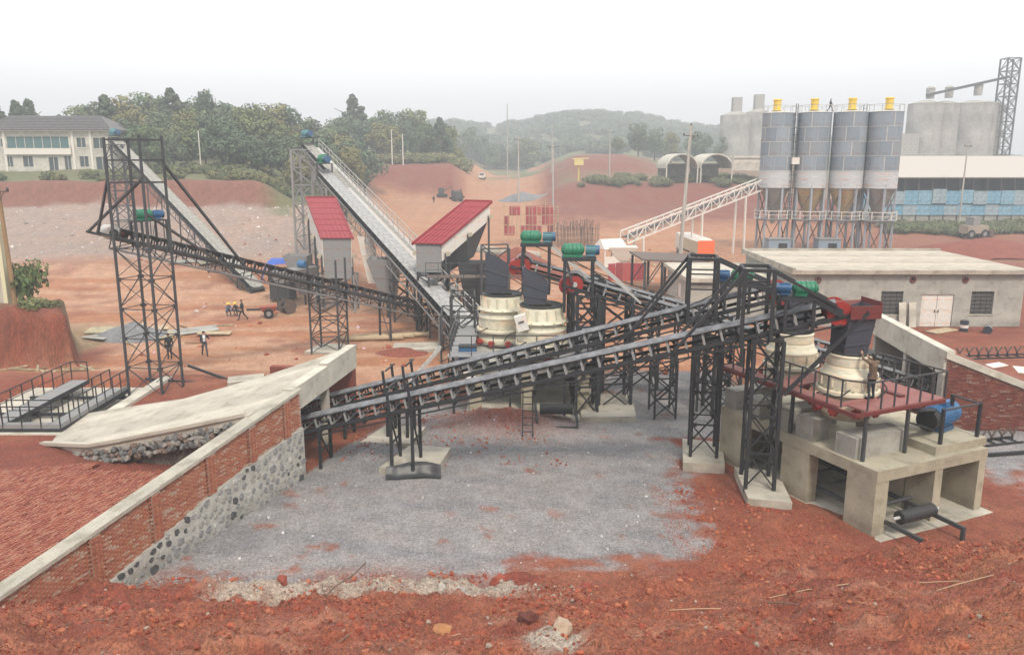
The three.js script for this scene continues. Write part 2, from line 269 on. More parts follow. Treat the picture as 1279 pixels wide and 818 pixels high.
// ---------------------------------------------------------------- left ramp, tunnel mouth, retaining wall
const slabY = (x, z) => clamp(3.8 - (-9 - x) * 0.27, 0.98, 3.8);
{
  const ramp = thing('loading_ramp', 'pale concrete ramp sloping up to the tunnel mouth of the left conveyors', 'ramp');
  const poly = [[-9.2, -31.4], [-8.75, -35.0], [-8.35, -38.9], [-9.5, -37.2], [-11.6, -36.3], [-15.4, -36.0], [-18.6, -37.6], [-21.5, -36.6], [-22.6, -33.4], [-20.3, -32.9], [-17.1, -30.9], [-15.6, -30.4], [-11.8, -29.5], [-10.0, -29.0]];
  mesh('slab', prism(poly, (x, z) => slabY(x, z) - 0.3, 0, slabY), m.concSlab, ramp);
  // raised kerb along the near edge of the slab
  const kerb = [[-20.3, -32.8], [-17.2, -30.95], [-15.6, -30.45], [-11.9, -29.55], [-10.2, -29.15]];
  for (let i = 0; i < 4; i++) bar(ramp, 'kerb', [kerb[i][0], slabY(...kerb[i]) + 0.05, kerb[i][1]], [kerb[i + 1][0], slabY(...kerb[i + 1]) + 0.05, kerb[i + 1][1]], 0.26, m.concSlab, 0.14);
  // rough stones bared below the slab edge
  const stG = []; for (let k = 0; k < 4; k++) { const g = new THREE.IcosahedronGeometry(1, 1), p = g.attributes.position; for (let i = 0; i < p.count; i++) { const s = 0.75 + 0.5 * hash(Math.round(p.getX(i) * 50) + k * 91, Math.round(p.getY(i) * 50) * 7 + Math.round(p.getZ(i) * 50) * 13); p.setXYZ(i, p.getX(i) * s, p.getY(i) * s, p.getZ(i) * s); } g.computeVertexNormals(); stG.push(g); }
  stoneShapes.push(...stG);
  const stM = [M([0.2, 0.2, 0.2], 0.9, { map: T.dust }), M([0.13, 0.13, 0.135], 0.9, { map: T.dust }), M([0.3, 0.28, 0.26], 0.9, { map: T.dust }), M([0.22, 0.16, 0.13], 0.9, { map: T.dust })];
  for (let i = 0; i < 4; i++) { const a = kerb[i], b = kerb[i + 1], n = Math.round(Math.hypot(a[0] - b[0], a[1] - b[1]) / 0.24);
    for (let k = 0; k < n; k++) for (let r = 0; r < 3; r++) { const t = (k + rnd()) / n, x = mix(a[0], b[0], t), z = mix(a[1], b[1], t) + 0.02 + r * 0.05, y = slabY(x, z) - 0.32 - r * 0.2; if (y < height(x, z) - 0.1) continue;
      const o = mesh('stone', stG[(k + r) % 4], stM[Math.floor(rnd() * 4)], ramp, [x, y, z + rr(-0.05, 0.08)], [rr(0, 3), rr(0, 3), rr(0, 3)]); o.scale.set(rr(0.1, 0.22), rr(0.08, 0.15), rr(0.1, 0.18)); } }
  // fill under the slab edge
  mesh('rubble_core', prism([[-20.3, -33.1], [-17.15, -31.05], [-15.6, -30.6], [-11.9, -29.75], [-9.95, -29.3], [-9.6, -31.2], [-11.9, -31.2], [-15.6, -31.6], [-20.3, -34]], 0.6, 0, (x, z) => slabY(x, z) - 0.31), M([0.2, 0.17, 0.15], 0.95, { map: T.soil, bumpMap: T.soilB, bumpScale: 0.06 }), ramp);
  // tunnel: cross beam, middle column, side and back walls
  const J1 = [-8.9, -31.6], J2 = [-7.93, -38.1], t = [0.148, -0.989], nrm = [-0.989, -0.148];
  const P = (s, o) => [J1[0] + t[0] * s + nrm[0] * o, J1[1] + t[1] * s + nrm[1] * o];
  mesh('front_beam', prism([P(-0.25, 0), P(3.6, 0), P(3.6, 0.45), P(-0.25, 0.45)], 2.83, 0, (x, z) => 3.86), m.concPale, ramp);
  mesh('front_beam', prism([P(3.61, 0), P(7.4, 0), P(7.4, 0.42), P(3.61, 0.42)], 2.83, 0, (x, z) => 3.98), m.concPale, ramp);
  mesh('column', prism([P(3.5, 0.06), P(3.8, 0.06), P(3.8, 0.38), P(3.5, 0.38)], -0.1, 2.825), m.conc, ramp);
  mesh('back_wall', prism([P(-0.2, 4.2), P(6.8, 4.2), P(6.8, 4.5), P(-0.2, 4.5)], -0.2, 2.4), m.concGrey, ramp);
  mesh('side_wall', prism([P(6.9, 0.02), P(7.3, 0.02), P(7.3, 4.4), P(6.9, 4.4)], -0.2, 2.82), M([0.27, 0.07, 0.05], 0.9, { map: T.conc, bumpMap: T.concB, bumpScale: 0.02 }), ramp);
  mesh('side_wall', prism([P(-0.25, 0.5), P(0.05, 0.5), P(0.05, 4.1), P(-0.25, 4.1)], -0.2, 2.5), m.concGrey, ramp);
  // brick and rubble-stone wall
  const wall = thing('retaining_wall', 'long red brick wall on a grey stone base running down to the camera', 'wall', [-8.9, 0, -31.6], Math.atan2(1, 0.36) - Math.PI / 2 + Math.PI / 2);
  const Lw = 14.2, ang = Math.atan2(-1, 0.36);             // local +x runs towards the camera along the wall
  wall.rotation.y = -Math.atan2(1, -0.36);
  const k = Math.hypot(1, 0.36), capY = (s) => 3.86 - s / k * 0.147, stoneY = (s) => { const d = 31.6 - s / k; return d > 27 ? mix(1.65, 2.16, (d - 27) / 4.4) : mix(0.5, 1.65, (d - 21.7) / 5.3); };
  // local: x along, z across; the face towards the yard is the one with z < 0 or > 0, found from the direction
  const face = new THREE.Vector3(0, 0, 1).applyAxisAngle(new THREE.Vector3(0, 1, 0), wall.rotation.y).x > 0 ? 1 : -1;
  const T0 = 0.2;                                          // half thickness
  const mort = M([0.5, 0.42, 0.36], 0.95, { map: T.conc, bumpMap: T.concB, bumpScale: 0.02 });
  const core = (a, b, lo, hi, z0, z1, name, mat) => { const q = []; const n = 12; for (let i = 0; i < n; i++) { const s0 = mix(a, b, i / n), s1 = mix(a, b, (i + 1) / n); q.push([s0, s1]); }
    const gs = q.map(([s0, s1]) => { const g = bxx(s0, s1, 0, 1, z0, z1), p = g.attributes.position, uv = g.attributes.uv; for (let i = 0; i < p.count; i++) { const s = p.getX(i); p.setY(i, p.getY(i) > 0.5 ? hi(s) : lo(s)); } boxUV(g); return g; }); return mesh(name, merged(gs), mat, wall); };
  core(0, Lw, () => -0.4, (s) => capY(s) - 0.13, -T0, T0, 'mortar_core', mort);
  core(-0.05, Lw, (s) => capY(s) - 0.12, capY, -T0 - 0.09, T0 + 0.07, 'coping', m.conc);
  // grey mortar bed of the stone base, a little proud
  core(0, Lw, () => -0.5, (s) => stoneY(s), face > 0 ? T0 : -T0 - 0.1, face > 0 ? T0 + 0.1 : -T0, 'stone_base', M([0.5, 0.49, 0.47], 0.95, { map: T.conc, bumpMap: T.soilB, bumpScale: 0.04 }));
  const stones = [M([0.38, 0.38, 0.37], 0.85, { map: T.dust }), M([0.3, 0.305, 0.31], 0.85, { map: T.dust }), M([0.09, 0.095, 0.1], 0.85, { map: T.dust }), M([0.4, 0.385, 0.36], 0.85, { map: T.dust }), M([0.6, 0.59, 0.57], 0.85, { map: T.dust })];
  const placed = []; let tries = 0;
  while (tries++ < 5000 && placed.length < 300) {
    const s = rr(0.1, 11.5), r = rr(0.1, 0.21), y = rr(0.05, 2.2); if (y + r * 0.5 > stoneY(s) || placed.some(p => Math.hypot(p[0] - s, (p[1] - y) * 1.1) < (p[2] + r) * 1.0)) continue;
    placed.push([s, y, r]); const q = rnd();
    const o = mesh('stone', stG[placed.length % 4], stones[q < 0.36 ? 0 : q < 0.66 ? 1 : q < 0.8 ? 2 : q < 0.97 ? 3 : 4], wall, [s, y, face * (T0 + 0.085)], [0, 0, rr(-0.5, 0.5)]); o.scale.set(r * rr(0.8, 1.1), r * rr(0.7, 1.0), 0.055);
  }
  // bricks: nearest 300 are separate, the others are one part
  const brG = bx(0.228, 0.054, 0.05), brM = [M([0.58, 0.19, 0.1], 0.9, { map: T.dust }), M([0.47, 0.14, 0.08], 0.9, { map: T.dust }), M([0.62, 0.25, 0.14], 0.9, { map: T.dust }), M([0.66, 0.45, 0.34], 0.9, { map: T.dust })];
  const list = []; let row = 0;
  for (let y = 3.83; y > -0.3; y -= 0.07, row++) for (let s = (row % 2) * 0.125; s < Lw - 0.2; s += 0.25) { const yt = y - s / k * 0; if (y > capY(s + 0.2) - 0.17 || y < stoneY(s) - 0.06 + 0.16 * fbm(s * 1.3, 1, 2)) continue; list.push([s + 0.125, y]); }
  const pil = [1.0, 3.2, 5.5, 8.1, 10.5];
  const q = (s) => pil.some(p => Math.abs(s - p) < 0.19) ? 0.06 : 0;
  list.sort((a, b) => b[0] - a[0]);
  const vis = list.filter(b => b[0] < 10.6 && b[1] > 0.35), near = new Set(vis.slice(0, 300)), rest = list.filter(b => !near.has(b));
  const zf = (b) => face * (T0 - 0.018 + q(b[0]) + 0.008 * rnd());
  for (const b of near) mesh('brick', brG, brM[Math.min(3, Math.floor(Math.pow(rnd(), 1.9) * 4.1))], wall, [b[0], b[1], zf(b)], [0, 0, rr(-0.012, 0.012)]);
  const pb = []; for (const p of pil) { let r = 0; for (let y = 3.8; y > 0; y -= 0.07, r++) { if (y > capY(p + 0.2) - 0.17 || y < stoneY(p) + 0.03) continue; for (const [dx, sx] of r % 2 ? [[-0.09, 0.76], [0.09, 0.76]] : [[-0.118, 0.5], [0.06, 1.0]]) pb.push([p + dx, y, sx]); }
  }
  const im = new THREE.InstancedMesh(brG, M([1, 1, 1], 0.9, { map: T.dust }), rest.length + pb.length); im.name = 'brick'; im.userData.kind = 'stuff';
  const mm = new THREE.Matrix4(); rest.forEach((b, i) => { mm.makeTranslation(b[0], b[1], zf(b)); im.setMatrixAt(i, mm); im.setColorAt(i, brM[Math.min(3, Math.floor(Math.pow(rnd(), 1.9) * 4.1))].color); }); pb.forEach((b, j) => { const i = rest.length + j; mm.makeScale(b[2], 1, 1); mm.setPosition(b[0], b[1], face * (T0 + 0.072 + 0.006 * rnd())); im.setMatrixAt(i, mm); im.setColorAt(i, brM[Math.min(2, Math.floor(Math.pow(rnd(), 1.5) * 3))].color); }); wall.add(im);
  for (const p of pil) core(p - 0.18, p + 0.18, (s) => Math.max(-0.3, stoneY(s)), (s) => capY(s) - 0.14, face > 0 ? T0 : -T0 - 0.09, face > 0 ? T0 + 0.09 : -T0, 'pilaster', M([0.42, 0.34, 0.29], 0.95, { map: T.dust }));
}
// ---------------------------------------------------------------- lattice towers
function latticeTower(name, label, corners, y0, y1, bays, w, mat, { tops, group, thin = 0.5, skip = [] } = {}) {
  const cx = corners.reduce((s, c) => s + c[0], 0) / 4, cz = corners.reduce((s, c) => s + c[1], 0) / 4;
  const t = thing(name, label, 'tower', [cx, y0, cz], 0, group), c = corners.map(q => [q[0] - cx, q[1] - cz]), H = y1 - y0;
  c.forEach((q, i) => { bar(t, 'leg', [q[0], -0.15, q[1]], [q[0], (tops ? tops[i] : y1) - y0, q[1]], w, mat); });
  for (let b = 0; b < bays; b++) for (let f = 0; f < 4; f++) {
    const p = c[f], q = c[(f + 1) % 4], ya = H * b / bays + 0.12, yb = H * (b + 1) / bays;
    bar(t, 'crossbar', [p[0], yb, p[1]], [q[0], yb, q[1]], w * thin, mat, w * thin, UANG);
    if (y0 > -0.1 && corners[0][1] > -48) { const e = new THREE.Vector3(q[0] - p[0], 0, q[1] - p[1]).normalize(); bar(t, 'gusset_plate', [p[0] + e.x * w * 0.3, yb - 0.02, p[1] + e.z * w * 0.3], [p[0] + e.x * w * 1.7, yb - 0.02, p[1] + e.z * w * 1.7], 0.022, mat, w * 1.5); bar(t, 'gusset_plate', [q[0] - e.x * w * 0.3, yb - 0.02, q[1] - e.z * w * 0.3], [q[0] - e.x * w * 1.7, yb - 0.02, q[1] - e.z * w * 1.7], 0.022, mat, w * 1.5); }
    if (skip.includes(b)) continue;
    (b + f) % 2 ? bar(t, 'brace', [p[0], ya, p[1]], [q[0], yb, q[1]], w * thin, mat, w * thin, UANG) : bar(t, 'brace', [q[0], ya, q[1]], [p[0], yb, p[1]], w * thin, mat, w * thin, UANG);
    if (f < 2) (b + f) % 2 ? bar(t, 'brace', [q[0], ya, q[1]], [p[0], yb, p[1]], w * thin * 0.8, mat, w * thin * 0.8, UANG) : bar(t, 'brace', [p[0], ya, p[1]], [q[0], yb, q[1]], w * thin * 0.8, mat, w * thin * 0.8, UANG);
  }
  return t;
}
// ---------------------------------------------------------------- belt conveyors
const beltGeos = {};
function beltGeo(w, len) {                                 // troughed belt, upper strand
  const prof = [[-w / 2, 0.13], [-w * 0.2, 0.0], [w * 0.2, 0.0], [w / 2, 0.13]], th = 0.022, P = [], U = [], I = [], n = Math.max(2, Math.round(len / 0.35));
  for (let i = 0; i <= n; i++) { const x = len * i / n, sag = -0.012 * (1 - Math.cos(i / 2 * Math.PI * 2)) * 0.5;
    for (const [z, y] of prof) { P.push(x, y + sag, z); U.push(x, z); } for (const [z, y] of prof) { P.push(x, y - th + sag, z); U.push(x, z); } }
  for (let i = 0; i < n; i++) for (let k = 0; k < 3; k++) { const a = i * 8 + k, b = a + 8; I.push(a, a + 1, b, a + 1, b + 1, b); I.push(a + 4, b + 4, a + 5, a + 5, b + 4, b + 5); }
  for (let i = 0; i < n; i++) for (const k of [0, 3]) { const a = i * 8 + k, b = a + 8; I.push(a, b, a + 4, a + 4, b, b + 4); }
  const g = new THREE.BufferGeometry(); g.setAttribute('position', new THREE.Float32BufferAttribute(P, 3)); g.setAttribute('uv', new THREE.Float32BufferAttribute(U, 2)); g.setIndex(I); g.computeVertexNormals(); return g;
}
const idlerGeos = {};
function idlerParts(w) {
  if (idlerGeos[w]) return idlerGeos[w];
  const h = w / 2 + 0.06, frame = merged([bx(0.07, 0.05, w + 0.2, 0, -0.34, 0), bx(0.09, 0.34, 0.03, 0, -0.17, -h), bx(0.09, 0.34, 0.03, 0, -0.17, h), bx(0.06, 0.2, 0.03, 0, -0.24, -w * 0.21), bx(0.06, 0.2, 0.03, 0, -0.24, w * 0.21)]);
  const cyl = (len, z, y, r) => { const g = new THREE.CylinderGeometry(0.055, 0.055, len, 10); g.rotateX(Math.PI / 2 + r); g.translate(0, y, z); return g; };
  const roll = [cyl(w * 0.38, 0, -0.085, 0), cyl(w * 0.3, -w * 0.36, -0.02, 0.42), cyl(w * 0.3, w * 0.36, -0.02, -0.42)];
  return idlerGeos[w] = { frame, roll, one: merged([frame, ...roll]) };
}
function conveyor(name, label, tail, head, w, o) {
  const dx = head[0] - tail[0], dz = head[2] - tail[2], run = Math.hypot(dx, dz), rise = head[1] - tail[1], phi = Math.atan2(rise, run), len = Math.hypot(run, rise);
  const g = thing(name, label, 'conveyor', [tail[0], 0, tail[2]], Math.atan2(-dz, dx));
  const y0 = tail[1], c = Math.cos(phi), s = Math.sin(phi), S = (a, n, z) => [a * c - n * s, y0 + a * s + n * c, z];
  const st = o.mat || m.steel, hw = w / 2 + 0.1, low = o.low || 0.52;
  const put = (nm, geo, mat, a, n, z) => { const q = mesh(nm, geo, mat, g, S(a, n, z)); q.rotation.z = phi; return q; };
  put('belt', beltGeo(w, len), o.belt || m.belt, 0, 0, 0);
  put('return_belt', bx(len, 0.02, w * 0.95, len / 2, 0, 0), m.rubber, 0, -low - 0.02, 0);
  const pr = o.pulley || 0.24;
  for (const [nm, a, mt] of [['tail_pulley', 0, m.rubber], ['head_pulley', len, o.headMat || m.rubber]]) { rod(g, nm, S(a, -pr, -w / 2 - 0.02), S(a, -pr, w / 2 + 0.02), pr, mt, UCYL20); rod(g, 'pulley_shaft', S(a, -pr, -w / 2 - 0.24), S(a, -pr, w / 2 + 0.24), 0.05, m.steelMid); }
  for (const z of [-hw, hw]) {
    bar(g, 'stringer', S(-0.35, -0.41, z), S(len + (o.over || 0.3), -0.41, z), 0.07, o.stringer || st, 0.13);
    if (o.truss) {
      const D = o.truss; bar(g, 'bottom_chord', S(0.6, -0.41 - D, z), S(len - 0.4, -0.41 - D, z), 0.08, o.chord || st, 0.08);
      const n = Math.round((len - 1) / (o.bay || 1.3)); for (let i = 0; i <= n; i++) { const a = 0.6 + (len - 1) * i / n; bar(g, 'strut', S(a, -0.41, z), S(a, -0.41 - D, z), 0.05, st, 0.05, UANG); if (i < n) { const b = 0.6 + (len - 1) * (i + 1) / n; i % 2 ? bar(g, 'brace', S(a, -0.41, z), S(b, -0.41 - D, z), 0.045, st, 0.045, UANG) : bar(g, 'brace', S(a, -0.41 - D, z), S(b, -0.41, z), 0.045, st, 0.045, UANG); } }
    } else bar(g, 'lower_rail', S(0.2, -low - 0.17, z), S(len - 0.1, -low - 0.17, z), 0.06, st, 0.06);
  }
  const ip = idlerParts(w), step = o.step || 0.7, n = Math.floor((len - 0.6) / step);
  for (let i = 0; i <= n; i++) { const a = 0.3 + (len - 0.6) * i / n;
    if (o.detail) { const f = put('idler_frame', ip.frame, m.idler, a, 0, 0); for (const r of ip.roll) mesh('roller', r, m.roller, f); if (i % 3 === 1) rod(g, 'return_roller', S(a, -low - 0.08, -w / 2), S(a, -low - 0.08, w / 2), 0.05, m.roller); if (i % 3 === 0) for (const z of [-hw, hw]) bar(g, 'hanger', S(a, -0.41, z), S(a, -low - 0.17, z), 0.05, st); }
    else put('idler', ip.one, o.idlerMat || m.idler, a, 0, 0); }
  for (const b of o.bents || []) {                          // trestle legs: distance along, optional ground height and spread
    const top = S(b.s, -0.5, 0), gy = b.y || 0; const sp = b.spread || 0.05;
    for (const z of [-hw, hw]) { bar(g, 'leg', [top[0] + (b.lean || 0), gy - 0.1, z * (1 + sp)], S(b.s, -0.46, z), 0.12, st); if (b.post) bar(g, 'guard_post', S(b.s, -0.4, z + Math.sign(z) * 0.08), [S(b.s, 0, z)[0], S(b.s, 0, z)[1] + b.post, z + Math.sign(z) * 0.08], 0.1, st); }
    if (b.post) bar(g, 'guard_rail', [top[0], S(b.s, 0, 0)[1] + b.post, -hw - 0.08], [top[0], S(b.s, 0, 0)[1] + b.post, hw + 0.08], 0.06, st);
    if (top[1] - gy > 1.0) { bar(g, 'crossbar', [top[0], gy + (top[1] - gy) * 0.45, -hw], [top[0], gy + (top[1] - gy) * 0.45, hw], 0.07, st); bar(g, 'brace', [top[0], gy + 0.1, -hw], [top[0], top[1] - 0.1, hw], 0.06, st, 0.06, UANG); }
  }
  if (o.walk) {                                             // service walkway with railing on the given side
    const z0 = o.walk * (hw + 0.08), z1 = o.walk * (hw + 0.78), mid = (z0 + z1) / 2;
    bar(g, 'walkway', S(1, -0.42, mid), S(len - 0.5, -0.42, mid), 0.7, o.walkMat || m.galv, 0.04);
    const k = Math.round(len / 1.6); let prev = null;
    for (let i = 0; i <= k; i++) { const p = S(1 + (len - 1.5) * i / k, -0.42, z1), q = [p[0], p[1] + 1.05, p[2]]; bar(g, 'railing_post', p, q, 0.05, m.galv); if (prev) { bar(g, 'top_rail', prev, q, 0.05, m.galv); bar(g, 'middle_rail', [prev[0], prev[1] - 0.5, prev[2]], [q[0], q[1] - 0.5, q[2]], 0.04, m.galv); } prev = q; }
  }
  g.userData.S = undefined; delete g.userData.S;
  return { g, S, len, hw, phi };
}
// drive: ribbed green gear reducer and finned motor on a small steel deck, local x along the belt
function drive(parent, at, { green = m.green, blue = m.blue, s = 1, flip = 1, deck = 1.1 } = {}) {
  const [x, y, z] = at, parts = [];
  bar(parent, 'drive_deck', [x - deck * s * 0.65, y - 0.03, z], [x + deck * s * 0.65, y - 0.03, z], 0.8 * s, m.steel, 0.06);
  const body = new THREE.CapsuleGeometry(0.24 * s, 0.5 * s, 5, 18); body.rotateZ(Math.PI / 2); body.scale(1, 1.12, 1.15);
  const red = mesh('gear_reducer', merged([body, bx(0.8 * s, 0.1 * s, 0.66 * s, 0, -0.22 * s, 0)]), green, parent, [x + flip * 0.26 * s, y + 0.28 * s, z]);
  for (let i = -2; i <= 2; i++) { const r = new THREE.TorusGeometry(0.268 * s, 0.028 * s, 6, 18); r.rotateY(Math.PI / 2); mesh('rib', r, i === 0 ? m.greenDark : green, red, [i * 0.17 * s, 0, 0]); }
  const mg = new THREE.CylinderGeometry(0.185 * s, 0.185 * s, 0.46 * s, 20); mg.rotateZ(Math.PI / 2);
  const fins = []; for (let i = 0; i < 16; i++) { const f = bx(0.4 * s, 0.03 * s, 0.012 * s, 0, 0.195 * s, 0); f.rotateX(i / 16 * Math.PI * 2); fins.push(f); }
  const mo = mesh('motor', merged([mg, ...fins, bx(0.3 * s, 0.08 * s, 0.3 * s, 0, -0.2 * s, 0)]), blue, parent, [x - flip * 0.5 * s, y + 0.27 * s, z + 0.05 * s]);
  const fc = new THREE.CylinderGeometry(0.2 * s, 0.2 * s, 0.14 * s, 20); fc.rotateZ(Math.PI / 2); mesh('fan_cover', fc, m.blueDark, mo, [-flip * 0.28 * s, 0, 0]);
  return red;
}
function frustum(bot, top) {                                // arrays of 4 points, both in the same order round
  const P = [...bot, ...top], I = [0, 2, 1, 0, 3, 2, 4, 5, 6, 4, 6, 7]; for (let i = 0; i < 4; i++) { const j = (i + 1) % 4; I.push(i, j, 4 + j, i, 4 + j, 4 + i); }
  const g = new THREE.BufferGeometry(); g.setAttribute('position', new THREE.Float32BufferAttribute(P.flat(), 3)); g.setIndex(I); const h = g.toNonIndexed(); h.computeVertexNormals(); return boxUV(h);
}
const rect = (x, z, w, d, y) => [[x - w / 2, y, z - d / 2], [x - w / 2, y, z + d / 2], [x + w / 2, y, z + d / 2], [x + w / 2, y, z - d / 2]];

// -------- front pair, out of the left tunnel to the two right-hand crushers
const A = conveyor('belt_conveyor', 'front dark steel belt conveyor climbing from left tunnel to the nearest right crusher', [-11.2, 1.42, -33.5], [12.25, 7.72, -29.6], 0.95,
  { detail: true, step: 0.68, headMat: m.red, pulley: 0.3, bents: [{ s: 3.1 }, { s: 6.4, y: 0.35, post: 0.75 }, { s: 7.35, y: 0.35, post: 0.75 }] });
const B = conveyor('belt_conveyor', 'second dark steel belt conveyor behind the front one, climbing to the farther right crusher', [-10.6, 1.36, -37.1], [11.3, 7.8, -33.45], 0.95,
  { detail: true, step: 0.68, headMat: m.red, pulley: 0.3, bents: [{ s: 2.8 }, { s: 5.0, y: 0.3, post: 0.75 }, { s: 6.0, y: 0.3, post: 0.75 }] });
function headGear(cv, P, { posts, dr, deckZ = 0 }) {        // portal frame over the belt, back-stays, drive deck
  const { g, S, len, hw } = cv, st = m.steel, z0 = -hw - 0.16, z1 = hw + 0.16, top = P.top;
  const xs = P.s.map(s => S(s, 0, 0)[0]);
  xs.forEach((x, i) => { for (const z of [z0, z1]) bar(g, 'portal_post', [x, S(P.s[i], -0.7, 0)[1], z], [x, top, z], 0.14, st); bar(g, 'portal_beam', [x, top, z0], [x, top, z1], 0.11, st); });
  for (const z of [z0, z1]) { bar(g, 'portal_beam', [xs[0], top, z], [xs[1], top, z], 0.13, st); const f = S(P.stay, -0.3, 0); bar(g, 'back_stay', [xs[0], top - 0.05, z], [f[0], f[1], z], 0.115, st); bar(g, 'front_stay', [xs[1], top - 0.05, z], [S(len - 0.2, 0.05, 0)[0], S(len, 0.05, 0)[1], z], 0.11, st); }
  for (const f of [0.35, 0.68]) { const y = mix(S(P.s[0], 0.3, 0)[1], top, f); bar(g, 'portal_rung', [xs[0], y, z1], [xs[1], y, z1], 0.06, st); bar(g, 'portal_rung', [xs[0], y, z0], [xs[1], y, z0], 0.06, st); }
  const dx = S(dr, 0, 0)[0], dy = S(dr, 0, 0)[1] + 0.62;
  for (const x of [dx - 0.45, dx + 0.55]) for (const z of [z0, z1]) bar(g, 'drive_post', [x, dy - 1.2, z], [x, dy, z], 0.12, st);
  for (const z of [z0, z1]) bar(g, 'drive_beam', [dx - 0.6, dy, z], [dx + 0.65, dy, z], 0.12, st);
  drive(g, [dx + 0.05, dy + 0.08, 0.1]);
  const ch = S(len, 0, 0); bar(g, 'chain_guard', [dx + 0.3, dy + 0.2, z1 - 0.05], [ch[0], ch[1] - 0.25, z1 - 0.05], 0.08, st, 0.3);
  // red pulley side plates and lip of the feed chute
  for (const z of [-hw + 0.02, hw - 0.02]) { const d = new THREE.CylinderGeometry(0.46, 0.46, 0.04, 28); d.rotateX(Math.PI / 2); const o = mesh('pulley_side_plate', d, m.red, g, [ch[0] - 0.02, ch[1] - 0.28, z]); const h = new THREE.CylinderGeometry(0.1, 0.1, 0.1, 14); h.rotateX(Math.PI / 2); mesh('bearing', h, m.steelMid, o, [0, 0, Math.sign(z) * 0.06]); }
}
headGear(A, { top: 9.0, s: [20.95, 22.05], stay: 18.3 }, { dr: 23.0 });
headGear(B, { top: 8.95, s: [19.2, 20.4], stay: 16.6 }, { dr: 21.2 });
// towers of the pair
latticeTower('lattice_tower', 'dark lattice tower on the concrete pad nearest the crusher block, under the front conveyor', [[9.15, -29.4], [10.2, -29.22], [10.45, -30.7], [9.4, -30.88]], 0.4, 6.35, 4, 0.13, m.steel, {});
latticeTower('lattice_tower', 'dark lattice tower left of the nearest one, carrying the second conveyor', [[7.75, -32.9], [8.85, -32.72], [9.1, -34.15], [8.0, -34.33]], 0.4, 6.25, 4, 0.125, m.steel, {});
bar(scene, 'stay_beam', [10.3, 4.3, -29.15], [13.1, 7.55, -28.85], 0.13, m.steel); tag(scene.children[scene.children.length - 1], 'thick diagonal steel strut rising from tower to the feed chute of nearest crusher', 'strut');

// -------- rear pair, from the right tunnel to the two big left crushers
const C2 = conveyor('belt_conveyor', 'dark belt conveyor from right tunnel to the nearer of the big left crushers', [22.6, 1.4, -40.2], [3.0, 7.0, -41.6], 1.0,
  { detail: true, step: 0.8, headMat: m.red, pulley: 0.42, bents: [{ s: 3.2 }, { s: 13.2, post: 0.5 }, { s: 8.0 }] });
const C1 = conveyor('belt_conveyor', 'dark belt conveyor from right tunnel to the farther of the big left crushers', [23.0, 1.4, -43.8], [0.35, 7.5, -45.2], 1.0,
  { step: 0.8, headMat: m.red, pulley: 0.42, bents: [{ s: 3.2 }, { s: 8.5 }, { s: 14 }] });
for (const [cv, dr] of [[C2, 19.9], [C1, 22.4]]) {
  const { g, S, len, hw } = cv, p = S(dr, 0, 0), dy = p[1] + 1.15, z0 = -hw - 0.14, z1 = hw + 0.14;
  for (const x of [p[0] - 0.7, p[0] + 0.75]) for (const z of [z0, z1]) bar(g, 'drive_post', [x, p[1] - 1.6, z], [x, dy, z], 0.16, m.steel);
  for (const z of [z0, z1]) { bar(g, 'drive_beam', [p[0] - 0.85, dy, z], [p[0] + 0.9, dy, z], 0.14, m.steel); bar(g, 'stay', [p[0] - 0.7, dy, z], [p[0] - 3.2, S(dr - 3.2, -0.2, 0)[1], z], 0.1, m.galv); bar(g, 'stay', [p[0] + 0.75, dy, z], [S(len, 0, 0)[0] - 0.2, S(len, -0.3, 0)[1], z], 0.09, m.steelMid); }
  drive(g, [p[0] + 0.02, dy + 0.08, 0], { s: 1.25, flip: 1, blue: m.teal });
  const ch = S(len, 0, 0);
  for (const z of [-hw + 0.02, hw - 0.02]) { const d = new THREE.CylinderGeometry(0.44, 0.44, 0.05, 28); d.rotateX(Math.PI / 2); const o = mesh('pulley_side_plate', d, m.red, g, [ch[0] - 0.3, ch[1] - 0.3, z]); const h = new THREE.CylinderGeometry(0.13, 0.13, 0.12, 14); h.rotateX(Math.PI / 2); mesh('bearing', h, m.galv, o, [0, 0, Math.sign(z) * 0.06]); }
  const gd = new THREE.CylinderGeometry(0.52, 0.52, 0.95, 20, 1, true, 0, Math.PI); gd.rotateX(Math.PI / 2); gd.rotateZ(Math.PI / 2); mesh('pulley_hood', gd, m.steelPale, g, [ch[0] - 0.3, ch[1] - 0.2, 0]);
}
latticeTower('lattice_tower', 'dark lattice tower behind the long conveyors, under the drives of the big left crushers', [[4.6, -40.7], [6.3, -40.8], [6.2, -42.6], [4.5, -42.5]], 0, 5.7, 4, 0.16, m.steel, {});
latticeTower('lattice_tower', 'lattice tower at the back of the big left crushers, carrying the farther feed conveyor', [[3.4, -44.4], [5.2, -44.5], [5.1, -46.2], [3.3, -46.1]], 0, 6.4, 4, 0.2, m.steel, {});
latticeTower('lattice_tower', 'dark lattice tower standing between the crossing conveyors, right of the big crushers', [[10.4, -39.8], [11.8, -39.9], [11.7, -41.6], [10.3, -41.5]], 0, 4.1, 3, 0.16, m.steel, {});
latticeTower('lattice_tower', 'short lattice tower behind the crossing conveyors, below the farther right feed belt', [[10.9, -43.6], [12.3, -43.7], [12.2, -45.4], [10.8, -45.3]], 0, 4.1, 3, 0.16, m.steelMid, {});

